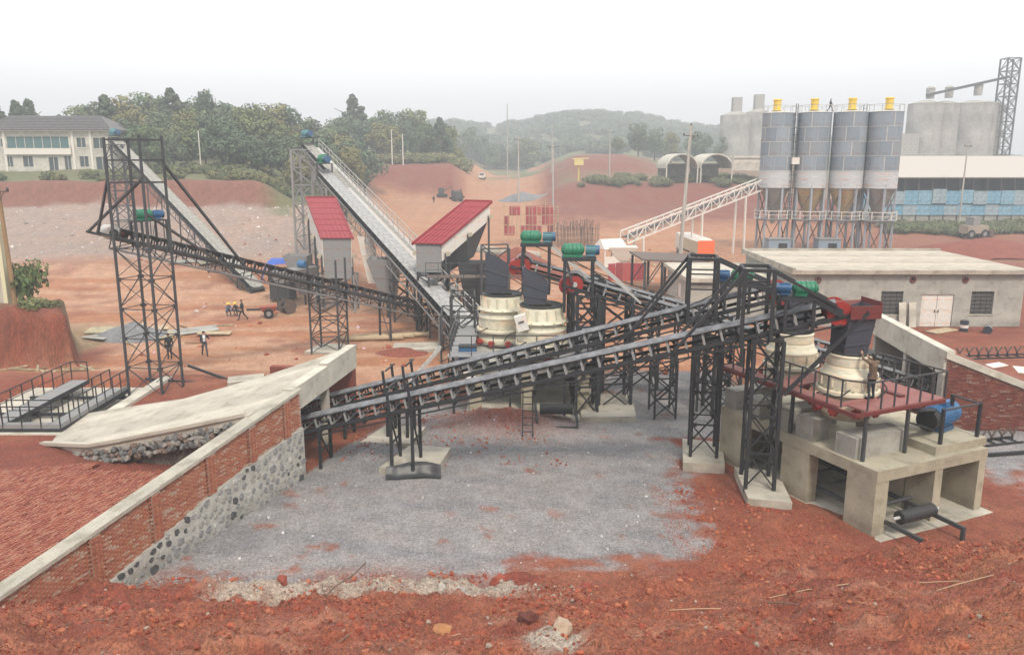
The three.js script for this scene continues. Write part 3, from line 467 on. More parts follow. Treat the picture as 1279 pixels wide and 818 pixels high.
// -------- long left conveyor with its tall tower
const D = conveyor('belt_conveyor', 'long conveyor running from the middle of the works up to the tall left tower', [-5.6, 1.5, -62.5], [-21.3, 9.45, -42.6], 0.9,
  { step: 0.75, truss: 0.62, chord: m.steelPale, mat: m.steelMid, belt: m.belt, idlerMat: m.roller, over: 0.95, bents: [{ s: 2.2 }, { s: 6.2 }] });
{
  const tw = latticeTower('lattice_tower', 'tall four-legged lattice tower on the left holding the conveyor head', [[-20.15, -40.5], [-18.25, -40.15], [-17.75, -41.6], [-19.65, -41.95]], 0.85, 8.6, 5, 0.11, m.steelMid, { tops: [14.1, 14.2, 14.2, 14.1], thin: 0.4 });
  const c = [[-20.15, -40.5], [-18.25, -40.15], [-17.75, -41.6], [-19.65, -41.95]].map(q => [q[0] - tw.position.x, q[1] - tw.position.z]), y = (v) => v - 0.85;
  for (const h of [11.9, 13.0, 14.0]) for (let f = 0; f < 4; f++) bar(tw, 'crossbar', [c[f][0], y(h), c[f][1]], [c[(f + 1) % 4][0], y(h), c[(f + 1) % 4][1]], 0.08, m.steelMid, 0.08, UANG);
  const W = (x, yy, z) => [x - tw.position.x, yy - 0.85, z - tw.position.z];
  const wp = (v) => { D.g.updateMatrixWorld(); const q = V(v).applyMatrix4(D.g.matrixWorld); return W(q.x, q.y, q.z); };
  bar(tw, 'tie', [c[1][0], y(12.1), c[1][1]], wp(D.S(D.len + 0.85, -0.41, D.hw)), 0.11, m.steelMid); bar(tw, 'tie', [c[0][0], y(12.1), c[0][1]], wp(D.S(D.len + 0.85, -0.41, -D.hw)), 0.11, m.steelMid);
  bar(tw, 'tie', [c[2][0], y(12.8), c[2][1]], W(-16.2, 6.6, -48.4), 0.12, m.steelMid); bar(tw, 'tie', [c[1][0], y(10.4), c[1][1]], W(-16.9, 6.7, -47.4), 0.11, m.steelMid);
  bar(tw, 'ground_beam', W(-20.2, 1.2, -42.6), W(-14.6, 0.75, -42.6), 0.14, m.steel); bar(tw, 'ground_beam', W(-18.4, 1.6, -44.0), W(-14.6, 0.75, -42.6), 0.12, m.steel);
  const { g, S, len } = D, p = S(len - 2.2, 0, 0);
  for (const x of [p[0] - 0.7, p[0] + 0.7]) for (const z of [-0.6, 0.6]) bar(g, 'drive_post', [x, p[1] - 0.5, z], [x, p[1] + 0.95, z], 0.1, m.steelMid);
  drive(g, [p[0], p[1] + 1.0, 0], { s: 1.05, flip: 1, deck: 1.4 });
  const h = S(len, 0, 0); const guard = new THREE.CylinderGeometry(0.36, 0.36, 0.9, 20); guard.rotateX(Math.PI / 2); mesh('head_cover', guard, m.galv, g, [h[0] + 0.05, h[1] - 0.15, 0]);
  const dsk = new THREE.CylinderGeometry(0.3, 0.3, 0.06, 20); dsk.rotateX(Math.PI / 2); mesh('pulley_side_plate', dsk, m.red, g, [h[0] - 0.9, h[1] - 0.4, 0.62]);
}
latticeTower('lattice_tower', 'slim lattice tower standing on bare soil below the middle of the long left conveyor', [[-13.7, -53.2], [-11.9, -53.6], [-11.6, -55.2], [-13.4, -54.8]], 0, 4.7, 4, 0.12, m.steelMid, { tops: [6.4, 6.4, 6.4, 6.4], thin: 0.5 });
// -------- wide conveyor to the screens, its twin behind, and the far left one
const E = conveyor('belt_conveyor', 'wide pale belt conveyor descending between the two red-roofed screen houses', [-3.0, 2.2, -52.0], [-20.5, 12.0, -88], 1.35,
  { step: 0.75, truss: 0.9, bay: 1.6, mat: m.steelPale, belt: m.beltPale, idlerMat: m.roller, walk: 1, bents: [{ s: 3 }] });
const Fv = conveyor('belt_conveyor', 'grey belt conveyor reaching highest on the square tower behind the left red roof', [-4.5, 2.6, -60.5], [-24.6, 15.0, -98], 1.1,
  { step: 1.0, truss: 0.9, bay: 1.8, mat: m.steelPale, belt: m.beltDusty, idlerMat: m.roller, walk: 1, bents: [] });
const Gv = conveyor('belt_conveyor', 'far left belt conveyor descending steeply from the roof line of the house', [-25.2, 0.75, -78.2], [-53.6, 16.0, -110.5], 1.3,
  { step: 1.1, truss: 0.8, bay: 1.8, mat: m.steelMid, belt: m.beltDusty, idlerMat: m.roller, bents: [{ s: 3 }, { s: 11, y: 1 }, { s: 19, y: 2 }, { s: 30, y: 3 }] });
{ let p = E.S(E.len - 1.2, 0, 0); for (const z of [-0.8, 0.8]) bar(E.g, 'drive_post', [p[0], p[1] - 0.6, z], [p[0], p[1] + 0.9, z], 0.14, m.steelMid); drive(E.g, [p[0] + 0.1, p[1] + 0.95, 0], { s: 1.7, deck: 1.2 }); mesh('head_hood', bx(1.3, 1.1, 1.7), m.steelPale, E.g, [E.S(E.len + 0.4, 0, 0)[0], E.S(E.len, -0.7, 0)[1], 0]);
  p = Fv.S(Fv.len - 0.6, 0, 0); drive(Fv.g, [p[0], p[1] + 0.8, 0], { s: 1.6, green: m.teal, blue: m.teal }); for (const z of [-0.7, 0.7]) bar(Fv.g, 'drive_post', [p[0], p[1] - 0.6, z], [p[0], p[1] + 0.8, z], 0.14, m.steelMid);
  p = Gv.S(Gv.len - 0.8, 0, 0); drive(Gv.g, [p[0], p[1] + 0.5, 0], { s: 1.6, green: m.teal, blue: m.blueDark }); }
latticeTower('lattice_tower', 'square grey steel tower behind left red roof carrying the highest conveyor head', [[-25.8, -95.5], [-23.4, -95.2], [-23.2, -98.4], [-25.6, -98.7]], 2.0, 14.2, 6, 0.24, m.steelPale, {});
latticeTower('lattice_tower', 'hazy lattice tower in front of the house carrying the far left conveyor', [[-53.6, -107.6], [-51.0, -107.2], [-51.4, -109.9], [-54, -110.3]], 3, 15, 6, 0.22, m.steelMid, {});
latticeTower('lattice_tower', 'grey steel trestle beneath the head of the wide pale conveyor', [[-18.9, -82.5], [-17.1, -83.1], [-18.0, -85.3], [-19.8, -84.7]], 0.6, 10.2, 5, 0.2, m.steelPale, {});
latticeTower('lattice_tower', 'grey steel trestle beneath the middle of the wide pale conveyor', [[-9.6, -64.2], [-8.0, -64.9], [-8.9, -67.2], [-10.5, -66.5]], 0, 5.0, 3, 0.18, m.steelMid, {});
// ---------------------------------------------------------------- cone crushers, their foundations and chutes
function crusher(name, label, x, y, z, s, opt) {           // body on its deck level y; s scales the radius
  const t = thing(name, label, 'crusher', [x, y, z], opt.turn || 0);
  const R = (r) => r * s, h = opt.h || 1;
  if (opt.tall) { mesh('lower_flange', lathe([[R(0.5), -0.02], [R(1.28), -0.02], [R(1.3), 0.02], [R(1.3), 0.15], [R(1.26), 0.18], [R(0.5), 0.18]]), m.cream, t); mesh('body', lathe([[R(1.14), 0.181], [R(1.17), 0.24], [R(1.16), 0.75], [R(1.2), 0.78], [R(1.2), 0.88], [R(1.13), 0.92], [R(1.1), 1.15], [R(1.22), 1.2], [R(1.2), 1.28], [R(1.08), 1.42], [R(1.0), 2.02], [R(0.96), 2.05], [R(0.5), 2.05]]), m.cream, t); mesh('feed_collar', lathe([[R(0.5), 2.051], [R(1.02), 2.051], [R(1.04), 2.12], [R(0.92), 2.16], [R(0.85), 2.08], [R(0.5), 2.06]]), opt.collar || m.rubber, t); for (let i = 0; i < 14; i++) { const a = i / 14 * 6.283; const o = mesh('rib', bx(0.05, 0.52, 0.09), m.cream, t, [Math.cos(a) * R(1.08), 1.7, Math.sin(a) * R(1.08)]); o.rotation.y = -a; o.rotation.z = 0; const lg = mesh('lifting_lug', bx(0.16, 0.14, 0.05), m.creamDark, t, [Math.cos(a + 0.2) * R(1.22), 1.24, Math.sin(a + 0.2) * R(1.22)]); lg.rotation.y = -a - 0.2; } } else {
  mesh('lower_flange', lathe([[R(0.5), -0.02], [R(1.24), -0.02], [R(1.26), 0.02], [R(1.26), 0.14 * h], [R(1.22), 0.17 * h], [R(1.06), 0.17 * h], [R(0.5), 0.17 * h]]), m.cream, t);
  mesh('body', lathe([[R(1.08), 0.171 * h], [R(1.12), 0.3 * h], [R(1.1), 0.62 * h], [R(1.14), 0.64 * h], [R(1.14), 0.74 * h], [R(1.04), 0.77 * h], [R(0.97), 1.0 * h], [R(0.95), 1.06 * h], [R(0.4), 1.06 * h]]), m.cream, t);
  mesh('adjustment_ring', lathe([[R(0.93), 1.061 * h], [R(0.96), 1.1 * h], [R(0.92), 1.4 * h], [R(0.95), 1.42 * h], [R(0.95), 1.48 * h], [R(0.88), 1.5 * h], [R(0.4), 1.5 * h]]), m.cream, t);
  mesh('feed_collar', lathe([[R(0.45), 1.501 * h], [R(0.88), 1.501 * h], [R(0.9), 1.58 * h], [R(0.8), 1.6 * h], [R(0.45), 1.56 * h]]), opt.collar || m.rubber, t); }
  const bg = new THREE.CylinderGeometry(0.035, 0.035, 0.1, 8);
  for (let i = 0; i < 24; i++) { const a = i / 24 * 6.283; mesh('flange_bolt', bg, m.creamDark, t, [Math.cos(a) * R(1.16), 0.19 * h, Math.sin(a) * R(1.16)]); }
  for (let i = 0; i < 12; i++) { const a = i / 12 * 6.283 + 0.2; const g = bx(0.1 * s, 0.3 * h, 0.06); const o = mesh('rib', g, m.cream, t, [Math.cos(a) * R(1.16), 0.45 * h, Math.sin(a) * R(1.16)]); o.rotation.y = -a; }
  // lower frame below the deck with its red release cylinders
  mesh('lower_frame', lathe([[R(0.6), -opt.below], [R(0.95), -opt.below], [R(1.0), -0.75], [R(1.2), -0.72], [R(1.22), -0.35], [R(1.05), -0.3], [R(1.05), -0.03], [R(0.6), -0.03]]), m.cream, t);
  for (let i = 0; i < 10; i++) { const a = i / 10 * 6.283 + 0.1; const c = new THREE.CylinderGeometry(0.15, 0.15, 0.34, 12); c.rotateX(Math.PI / 2); const g = new THREE.Group(); g.name = 'release_cylinder'; const o = mesh('release_cylinder', c, m.red, t, [Math.cos(a) * R(1.3), -0.56, Math.sin(a) * R(1.3)]); o.rotation.y = -a + Math.PI / 2; for (let k = 0; k < 6; k++) { const b = k / 6 * 6.283; mesh('lobe', new THREE.SphereGeometry(0.07, 8, 6), m.red, o, [Math.cos(b) * 0.14, Math.sin(b) * 0.14, 0.1]); } }
  for (const [a0, y0, r0] of [[0.6, 0.5, 0.03], [2.2, 0.3, 0.025]]) mesh('hose', tubeG([[Math.cos(a0) * R(1.2), y0 * h, Math.sin(a0) * R(1.2)], [Math.cos(a0 + 0.3) * R(1.5), y0 * h - 0.25, Math.sin(a0 + 0.3) * R(1.5)], [Math.cos(a0 + 0.7) * R(1.42), 0.04, Math.sin(a0 + 0.7) * R(1.42)], [Math.cos(a0 + 0.9) * R(1.3), -0.35, Math.sin(a0 + 0.9) * R(1.3)]], r0, 18, 6), m.black, t);
  if (opt.box) { const o = mesh('hydraulic_box', bx(0.6, 0.8, 0.45), m.white, t, opt.box); o.rotation.z = 0.25; mesh('latch', bx(0.3, 0.05, 0.04), m.black, o, [0, 0.1, 0.29]); }
  return t;
}
function chute(label, x, z, y0, y1, w0, d0, w1, d1, ox, mat, o = {}) { // open-topped feed chute with plate ribs
  const t = thing('feed_chute', label, 'chute', [x, y0, z], o.turn || 0), h = y1 - y0, th = 0.05;
  const bot = rect(0, 0, w0, d0, 0), top = rect(ox, 0, w1, d1, h); if (o.tilt) { top[2][1] -= o.tilt; top[3][1] -= o.tilt; }
  for (let i = 0; i < 4; i++) { const j = (i + 1) % 4, a = V(bot[i]), b = V(bot[j]), c = V(top[j]), d = V(top[i]), n = new THREE.Vector3().crossVectors(b.clone().sub(a), d.clone().sub(a)).normalize().multiplyScalar(th);
    const q = (v) => v.clone().sub(n).toArray(); mesh('side_plate', frustum([a.toArray(), b.toArray(), q(b), q(a)], [d.toArray(), c.toArray(), q(c), q(d)]), o.mats ? o.mats[i] : mat, t); }
  for (let i = 0; i < 4; i++) { const j = (i + 1) % 4; for (const f of [0.25, 0.6]) { const a = V(bot[i]).lerp(V(top[i]), f), b = V(bot[j]).lerp(V(top[j]), f); bar(t, 'stiffener', a, b, 0.07, mat, 0.05); } }
  return t;
}
// ---- right-hand pair on the nearest concrete block
{
  const O = [12.65, 0, -26.03], turn = THREE.MathUtils.degToRad(24.3), ca = Math.cos(turn), sa = Math.sin(turn);
  const loc = (x, z) => { const a = x - O[0], b = z - O[2]; return [a * ca - b * sa, a * sa + b * ca]; };
  const blk = thing('concrete_foundation', 'stained concrete crusher foundation with open bays at the right of the yard', 'foundation', O, turn), H = 2.46, cm_ = m.concOld;
  const pil = (x0, x1, z0, z1, y0 = -0.25, y1 = H - 0.42, mt = cm_) => mesh('pillar', bxx(x0, x1, y0, y1, z0, z1), mt, blk);
  // top slab and beam line
  mesh('top_slab', bxx(0, 5.7, H - 0.42, H, -8.4, 0), cm_, blk);
  mesh('step', bxx(3.15, 5.9, H + 0.002, H + 0.32, -3.9, -0.25), cm_, blk);
  pil(0, 0.62, -1.3, -0.02); pil(2.95, 3.35, -1.2, -0.02); pil(5.3, 5.68, -3.4, -0.02); pil(0.02, 0.5, -4.6, -3.15); pil(0.02, 0.5, -8.38, -6.9);
  mesh('inner_wall', bxx(2.96, 3.3, -0.25, H - 0.425, -8.3, -1.25), cm_, blk); mesh('inner_wall', bxx(0.05, 5.6, -0.25, H - 0.425, -8.36, -8.0), cm_, blk); mesh('inner_wall', bxx(5.32, 5.66, -0.25, H - 0.425, -8.3, -3.45), cm_, blk);
  mesh('floor_slab', bxx(-0.02, 5.85, -0.3, 0.03, -8.6, 0.4), m.concSlab, blk);
  // piers under the crushers
  for (const [x0, x1, z0, z1, y1] of [[0.15, 2.75, -2.1, -1.15, 3.25], [0.15, 0.95, -4.1, -3.2, 3.3], [0.15, 2.75, -5.4, -4.5, 3.3], [0.1, 0.8, -6.9, -6.1, 3.3], [0.1, 2.6, -8.3, -7.6, 3.3]]) mesh('pier', bxx(x0, x1, H + 0.001, y1, z0, z1), m.concGrey, blk);
  // deck
  const dk = thing('service_deck', 'maroon steel deck with grey railing round the two right crushers', 'deck', O, turn), y = 4.36;
  for (const [n, x0, x1, z0, z1] of [['deck_plate', 0.2, 4.2, -1.75, -0.9], ['deck_plate', 2.45, 4.2, -4.4, -1.752], ['deck_plate', -0.25, 0.3, -8.2, -1.752], ['deck_plate', 0.302, 2.448, -2.1, -1.752], ['deck_plate', 0.302, 2.9, -5.6, -4.5]]) mesh(n, bxx(x0, x1, y - 0.06, y, z0, z1), m.maroon, dk);
  bar(dk, 'edge_beam', [-0.29, y - 0.12, -8.2], [-0.29, y - 0.12, -0.9], 0.06, m.maroonDark, 0.15); bar(dk, 'edge_beam', [0.2, y - 0.12, -0.87], [4.2, y - 0.12, -0.87], 0.06, m.maroonDark, 0.13);
  bar(dk, 'edge_beam', [-0.29, y - 0.12, -0.9], [0.2, y - 0.12, -0.87], 0.06, m.maroonDark, 0.14);
  railing(dk, [[-0.27, y, -8.1], [-0.27, y, -1.6], [0.25, y, -0.9], [4.18, y, -0.9], [4.18, y, -4.35]], 1.02, 0.62, m.steelMid, { post: 0.05, mid: false });
  for (const [x, z] of [[0.3, -0.95], [2.4, -0.95], [4.1, -4.2], [0.15, -4.35]]) bar(dk, 'deck_post', [x, H, z], [x, y - 0.07, z], 0.11, m.steelMid);
  mesh('loose_plate', bxx(2.7, 2.95, y + 0.003, y + 0.08, -4.2, -1.6), m.maroonDark, dk);
  // motor
  const mt = thing('electric_motor', 'big blue electric motor on the foundation beside the nearest crusher', 'motor', [O[0] + ca * 5.05 + sa * -1.7, H + 0.32, O[2] - sa * 5.05 + ca * -1.7], turn + 0.25);
  const g1 = new THREE.CylinderGeometry(0.42, 0.42, 1.15, 28); g1.rotateZ(Math.PI / 2); const fins = []; for (let i = 0; i < 26; i++) { const f = bx(1.05, 0.05, 0.018, 0, 0.44, 0); f.rotateX(i / 26 * 6.283); fins.push(f); }
  mesh('housing', merged([g1, ...fins]), m.blue, mt, [0, 0.55, 0]); const g2 = new THREE.CylinderGeometry(0.46, 0.43, 0.36, 28); g2.rotateZ(-Math.PI / 2); mesh('fan_cowl', g2, m.blue, mt, [0.76, 0.55, 0]);
  mesh('foot', bx(1.0, 0.16, 0.8), m.blueDark, mt, [0, 0.09, 0]); mesh('terminal_box', bx(0.32, 0.24, 0.22), m.blue, mt, [0.1, 1.02, 0.15]);
  const g3 = new THREE.CylinderGeometry(0.4, 0.4, 0.42, 28); g3.rotateZ(Math.PI / 2); mesh('drive_pulley', g3, m.black, mt, [-0.82, 0.55, 0]);
  bar(mt, 'drive_belt', [-0.82, 0.94, 0.1], [-2.3, 1.25, 0.1], 0.34, m.rubber, 0.05); bar(mt, 'drive_belt', [-0.82, 0.17, 0.1], [-2.3, 0.72, 0.1], 0.34, m.rubber, 0.05);
  const grd = thing('guard_frame', 'dark pipe guard rail beside the blue motor', 'railing', [O[0], H + 0.32, O[2]], turn); // stands on the step
  const W = (x, yy, z) => [x, yy, z];
  for (const [x, z] of [[3.6, -0.45], [5.6, -0.45], [5.6, -1.6]]) bar(grd, 'railing_post', W(x, -0.32, z), W(x, 1.35, z), 0.11, m.steel);
  bar(grd, 'top_rail', W(3.6, 1.3, -0.45), W(5.6, 1.3, -0.45), 0.06, m.steelMid); bar(grd, 'top_rail', W(5.6, 1.3, -0.45), W(5.6, 1.3, -1.6), 0.06, m.steelMid);
  // discharge conveyor end sticking out of the front bay
  const dc = thing('discharge_conveyor', 'black discharge roller on a short steel frame poking from the front bay', 'conveyor', O, turn);
  rod(dc, 'pulley', W(0.85, 0.75, 0.35), W(2.5, 0.75, 0.35), 0.24, m.rubber, UCYL20); rod(dc, 'shaft', W(0.55, 0.75, 0.35), W(2.8, 0.75, 0.35), 0.06, m.galv);
  for (const x of [0.62, 2.72]) { bar(dc, 'side_frame', W(x, 0.62, -7), W(x, 0.45, 1.5), 0.1, m.steelMid, 0.14); bar(dc, 'leg', W(x, -0.5, 1.45), W(x, 0.5, 1.45), 0.12, m.steelMid); bar(dc, 'leg', W(x, 0.06, -0.9), W(x, 0.6, -0.9), 0.1, m.steelMid); }
  for (let i = 0; i < 5; i++) rod(dc, 'roller', W(0.9, 0.88, -0.5 - i * 1.1), W(2.45, 0.88, -0.5 - i * 1.1), 0.07, m.roller);
  crusher('cone_crusher', 'nearest cream cone crusher with a man standing at it', 12.9, 4.36, -29.6, 0.92, { below: 1.0, turn: 0.3 });
  crusher('cone_crusher', 'cream cone crusher behind the nearest one on the same maroon deck', 12.0, 4.36, -33.4, 0.92, { below: 1.0 });
  chute('dark steel feed chute with red upper lip above the nearest crusher', 12.75, -29.5, 5.86, 7.35, 0.95, 0.95, 1.15, 1.2, 0.15, m.chute, { tilt: -0.35, turn: 0.16 });
  const lip = thing('chute_lip', 'flared red box on top of the nearest feed chute', 'chute', [12.9, 7.3, -29.5], 0.16); // red flare
  const lp = (a, b) => mesh('plate', a, b || m.maroonDark, lip); lp(bx(0.05, 0.62, 1.3, 0.62, 0.3, 0)); lp(bx(1.2, 0.5, 0.05, 0, 0.22, 0.65)); lp(bx(1.2, 0.5, 0.05, 0, 0.22, -0.65), m.maroon);
  chute('dark steel feed chute above the farther right crusher', 11.95, -33.4, 5.86, 7.4, 0.95, 0.95, 1.2, 1.2, 0.1, m.chute, { turn: 0.16 });
}
// ---- big left pair
{
  const f = thing('concrete_foundation', 'concrete foundation half hidden behind the long conveyors, under the big left crushers', 'foundation', [1.4, 0, -42]);
  mesh('top_slab', bxx(-3.6, 2.6, 2.2, 2.6, -5.6, 2.0), m.concGrey, f); for (const [x, z] of [[-3.3, 1.7], [-0.6, 1.7], [2.3, 1.7], [-3.3, -1.5], [2.3, -1.5], [-3.3, -5.3], [2.3, -5.3]]) mesh('pillar', bxx(x - 0.3, x + 0.3, -0.2, 2.198, z - 0.3, z + 0.3), m.concOld, f);
  mesh('back_wall', bxx(-3.4, 2.4, -0.2, 2.198, -5.2, -4.9), m.concGrey, f); mesh('floor_slab', bxx(-3.8, 3.2, -0.2, 0.1, -5.8, 3.4), m.concSlab, f);
  const dk = thing('service_deck', 'grey steel deck with thin railing round the two big left crushers', 'deck', [1.4, 3.3, -42]);
  for (const [x0, x1, z0, z1] of [[-4.6, 3.2, 1.7, 2.7], [-4.6, -3.4, -5.0, 1.69], [2.2, 3.2, -5, 1.69]]) mesh('deck_plate', bxx(x0, x1, -0.06, 0, z0, z1), m.steelPale, dk);
  railing(dk, [[-4.55, 0, -4.9], [-4.55, 0, 2.65], [3.15, 0, 2.65], [3.15, 0, -1]], 1.05, 1.1, m.steelMid, { mid: true, post: 0.05 });
  for (const [x, z] of [[-4.4, 2.5], [-1.5, 2.5], [1.3, 2.5], [3.0, 2.5]]) bar(dk, 'deck_post', [x, -3.3, z], [x, -0.07, z], 0.12, m.steel);
  const lad = thing('ladder', 'grey ladder and stair stringer leaning down from the big crushers deck', 'ladder', [-3.8, 0, -41.2]);
  for (const z of [-0.3, 0.3]) bar(lad, 'stringer', [0, 3.3, z], [-2.6, 0.3, z], 0.07, m.galv, 0.16); for (let i = 1; i < 12; i++) { const t = i / 12; bar(lad, 'tread', [-2.6 * t, 3.3 - 3 * t, -0.28], [-2.6 * t, 3.3 - 3 * t, 0.28], 0.2, m.galv, 0.03); }
  for (const dx of [-1.2, -2.4]) bar(lad, 'prop', [dx, 3.3 + dx * 1.15 - 0.1, 0.3], [dx - 0.5, 0, 0.5], 0.07, m.steel);
  crusher('cone_crusher', 'big cream cone crusher with a white box on its side, nearer of the left pair', 1.55, 3.45, -41.6, 1.12, { tall: true, below: 0.75, box: [-1.05, 1.35, 1.15] });
  crusher('cone_crusher', 'big cream cone crusher at the left, behind the one with the white box', -0.55, 3.45, -45.2, 1.14, { tall: true, below: 0.75 });
  chute('slate feed chute with ribbed plates on the nearer big left crusher', 1.2, -41.6, 5.65, 7.5, 1.15, 1.2, 1.35, 1.3, 0.02, m.chute, { tilt: 0.75 });
  chute('slate feed chute with ribbed plates on the farther big left crusher', -0.85, -45.2, 5.65, 7.9, 1.15, 1.2, 1.35, 1.3, 0.02, m.chute, { tilt: 0.75 });
  const dc = thing('discharge_conveyor', 'black tail roller and short steel frame lying under the long conveyors', 'conveyor', [2.2, 0, -38.6]);
  rod(dc, 'pulley', [-0.8, 0.75, 0], [0.85, 0.75, 0], 0.27, m.rubber, UCYL20); for (const x of [-0.98, 1.02]) { bar(dc, 'side_frame', [x, 0.7, -3.4], [x, 0.42, 1.0], 0.12, m.steelMid, 0.16); bar(dc, 'leg', [x, -0.1, 0.95], [x, 0.5, 0.95], 0.12, m.steelMid); }
  bar(dc, 'crossbar', [-0.98, 0.12, 1.0], [1.02, 0.12, 1.0], 0.08, m.steelMid);
  const pump = thing('hydraulic_unit', 'small blue hydraulic unit on the deck of the big left crushers', 'machine', [-2.3, 2.62, -40.6]);
  mesh('tank', bx(0.9, 0.9, 0.6, 0, 0.45, 0), m.blueDark, pump); mesh('lid', bx(0.96, 0.05, 0.66, 0, 0.93, 0), m.steel, pump); for (const x of [-0.22, 0.22]) { mesh('panel', bx(0.36, 0.7, 0.03, x, 0.45, 0.31), m.blue, pump); }
  bar(scene, 'loading_chute', [-3.2, 3.0, -41.0], [-1.9, 1.9, -39.4], 0.5, m.white, 0.12); tag(scene.children[scene.children.length - 1], 'white sloping plate chute below the left deck beside the ladder', 'chute');
}
// concrete pads
{
  const pads = [
    ['concrete_pad', 'pale concrete pad at the tunnel side with a black sheet on its front edge', [[-5.6, -31.7], [-3.1, -31.9], [-2.75, -34.1], [-4.6, -34.5]], 0.36],
    ['concrete_pad', 'concrete pad behind the one with the black sheet, under the second conveyor', [[-7.0, -34.9], [-4.55, -34.7], [-4.2, -37.1], [-6.2, -37.3]], 0.32],
    ['concrete_pad', 'concrete pad wedged against the foundation under the two near towers', [[9.0, -28.5], [10.55, -28.1], [11.0, -31.2], [9.35, -31.7]], 0.4],
    ['concrete_pad', 'concrete pad left of the near towers, touching the foundation', [[7.3, -32.2], [9.0, -31.9], [9.6, -34.7], [7.9, -35.2]], 0.4],
    ['concrete_pad', 'yellowish concrete pad below the big crushers, right of the black tail roller', [[3.5, -38.6], [6.3, -38.8], [6.6, -42.8], [3.7, -42.9]], 0.3],
  ];
  for (const [n, l, p, h] of pads) solo(n, l, 'pad', prism(p, -0.3, h), m.concSlab);
  const sheet = new THREE.PlaneGeometry(2.3, 1.0, 24, 10); { const p = sheet.attributes.position; for (let i = 0; i < p.count; i++) { const x = p.getX(i), y = p.getY(i), t = (y + 0.5); const cut = 1 - 0.35 * ss(0.2, 1.15, Math.abs(x)); p.setXYZ(i, x, 0.03 + 0.36 * ss(0.35, 0.75, t * cut + 0.05) + 0.16 * (fbm(x * 2.6, y * 2.6, 3) - 0.35), -t * 0.85 * cut + 0.25 * (fbm(x * 1.7 + 4, 2, 2) - 0.5)); } sheet.computeVertexNormals(); }
  solo('plastic_sheet', 'black plastic sheet draped over the front edge of concrete pad', 'sheet', sheet, new THREE.MeshStandardMaterial({ color: L(0.035, 0.036, 0.04), roughness: 0.45, side: THREE.DoubleSide }), [-4.1, 0.02, -31.25], [0, 0.08, 0]);
}
// ---------------------------------------------------------------- right ramp and tunnel mouth
{
  const r = thing('loading_ramp', 'pale concrete beam and tunnel mouth on the right with a rough brick wing wall', 'ramp', [21.1, 0, -37.9]);
  const Wp = (x, z) => [x - 21.1, z + 37.9];
  mesh('front_beam', prism([Wp(20.95, -37.6), Wp(21.45, -37.6), Wp(22.3, -47.4), Wp(21.8, -47.4)], 2.75, 3.98), m.concPale, r);
  mesh('column', prism([Wp(21.5, -42.4), Wp(21.8, -42.4), Wp(21.83, -42.75), Wp(21.53, -42.75)], 0, 2.748), m.concPale, r);
  mesh('pier', prism([Wp(21.0, -37.62), Wp(21.5, -37.62), Wp(21.55, -38.2), Wp(21.05, -38.2)], -0.2, 2.748), m.concGrey, r);
  mesh('roof_slab', prism([Wp(21.46, -38.15), Wp(27.5, -38.15), Wp(27.5, -47.3), Wp(22.3, -47.3)], (x, z) => 3.1 - 0.33 * Math.max(0, x - 0.4), 0, (x, z) => 3.5 - 0.33 * Math.max(0, x - 0.4)), M([0.3, 0.1, 0.06], 0.95, { map: T.soil, bumpMap: T.soilB, bumpScale: 0.06 }), r);
  mesh('back_wall', prism([Wp(26.4, -38.2), Wp(26.8, -38.2), Wp(26.8, -47.3), Wp(26.4, -47.3)], -0.2, 1.41), m.concGrey, r);
  mesh('side_wall', prism([Wp(21.9, -47), Wp(26.8, -47), Wp(26.8, -47.3), Wp(21.9, -47.3)], -0.2, 0, (x) => 3.05 - 0.33 * Math.max(0, x - 0.4)), m.concGrey, r);
  const cap = (x) => 3.92 - 0.385 * (x - 21.1);
  mesh('wing_core', prism([Wp(21.1, -37.55), Wp(30.2, -37.1), Wp(30.2, -37.5), Wp(21.1, -37.95)], -0.3, 0, (x, z) => cap(x + 21.1) - 0.35), M([0.33, 0.2, 0.16], 0.95, { map: T.conc, bumpMap: T.concB, bumpScale: 0.02 }), r);
  mesh('coping', prism([Wp(20.97, -37.45), Wp(30.2, -36.98), Wp(30.2, -37.65), Wp(20.97, -38.12)], (x) => cap(x + 21.1) - 0.33, 0, (x) => cap(x + 21.1)), m.concPale, r);
  // rough brickwork of the wing wall
  const g = bx(0.235, 0.058, 0.05), cols = [[0.3, 0.075, 0.05], [0.22, 0.055, 0.04], [0.36, 0.13, 0.09], [0.27, 0.1, 0.08], [0.42, 0.3, 0.25]], pos = [];
  let row = 0; for (let y = 0.05; y < 3.6; y += 0.072, row++) for (let s = (row % 2) * 0.125 + 0.1; s < 9; s += 0.25) if (y < cap(21.1 + s + 0.15) - 0.4) pos.push([s, y]);
  const near = pos.filter(p => p[0] < 4.3).sort((a, b) => b[0] - a[0] || a[1] - b[1]); const sep = new Set(near.slice(0, 300));
  const mats = cols.map(c => M(c, 0.92, { map: T.dust })); const pick = () => { const q = rnd(); return q < 0.3 ? 0 : q < 0.58 ? 1 : q < 0.77 ? 2 : q < 0.95 ? 3 : 4; };
  const at = (p) => [p[0], p[1], 0.34 + p[0] * 0.0495 + rr(0, 0.025)];
  for (const p of sep) { const o = mesh('brick', g, mats[pick()], r, at(p)); o.rotation.y = -0.049; }
  const rest = pos.filter(p => !sep.has(p)), im = new THREE.InstancedMesh(g, M([1, 1, 1], 0.92, { map: T.dust }), rest.length), q4 = new THREE.Matrix4(); im.name = 'brick'; im.userData.kind = 'stuff';
  rest.forEach((p, i) => { q4.makeRotationY(-0.049); q4.setPosition(...at(p)); im.setMatrixAt(i, q4); im.setColorAt(i, mats[pick()].color); }); r.add(im);
}
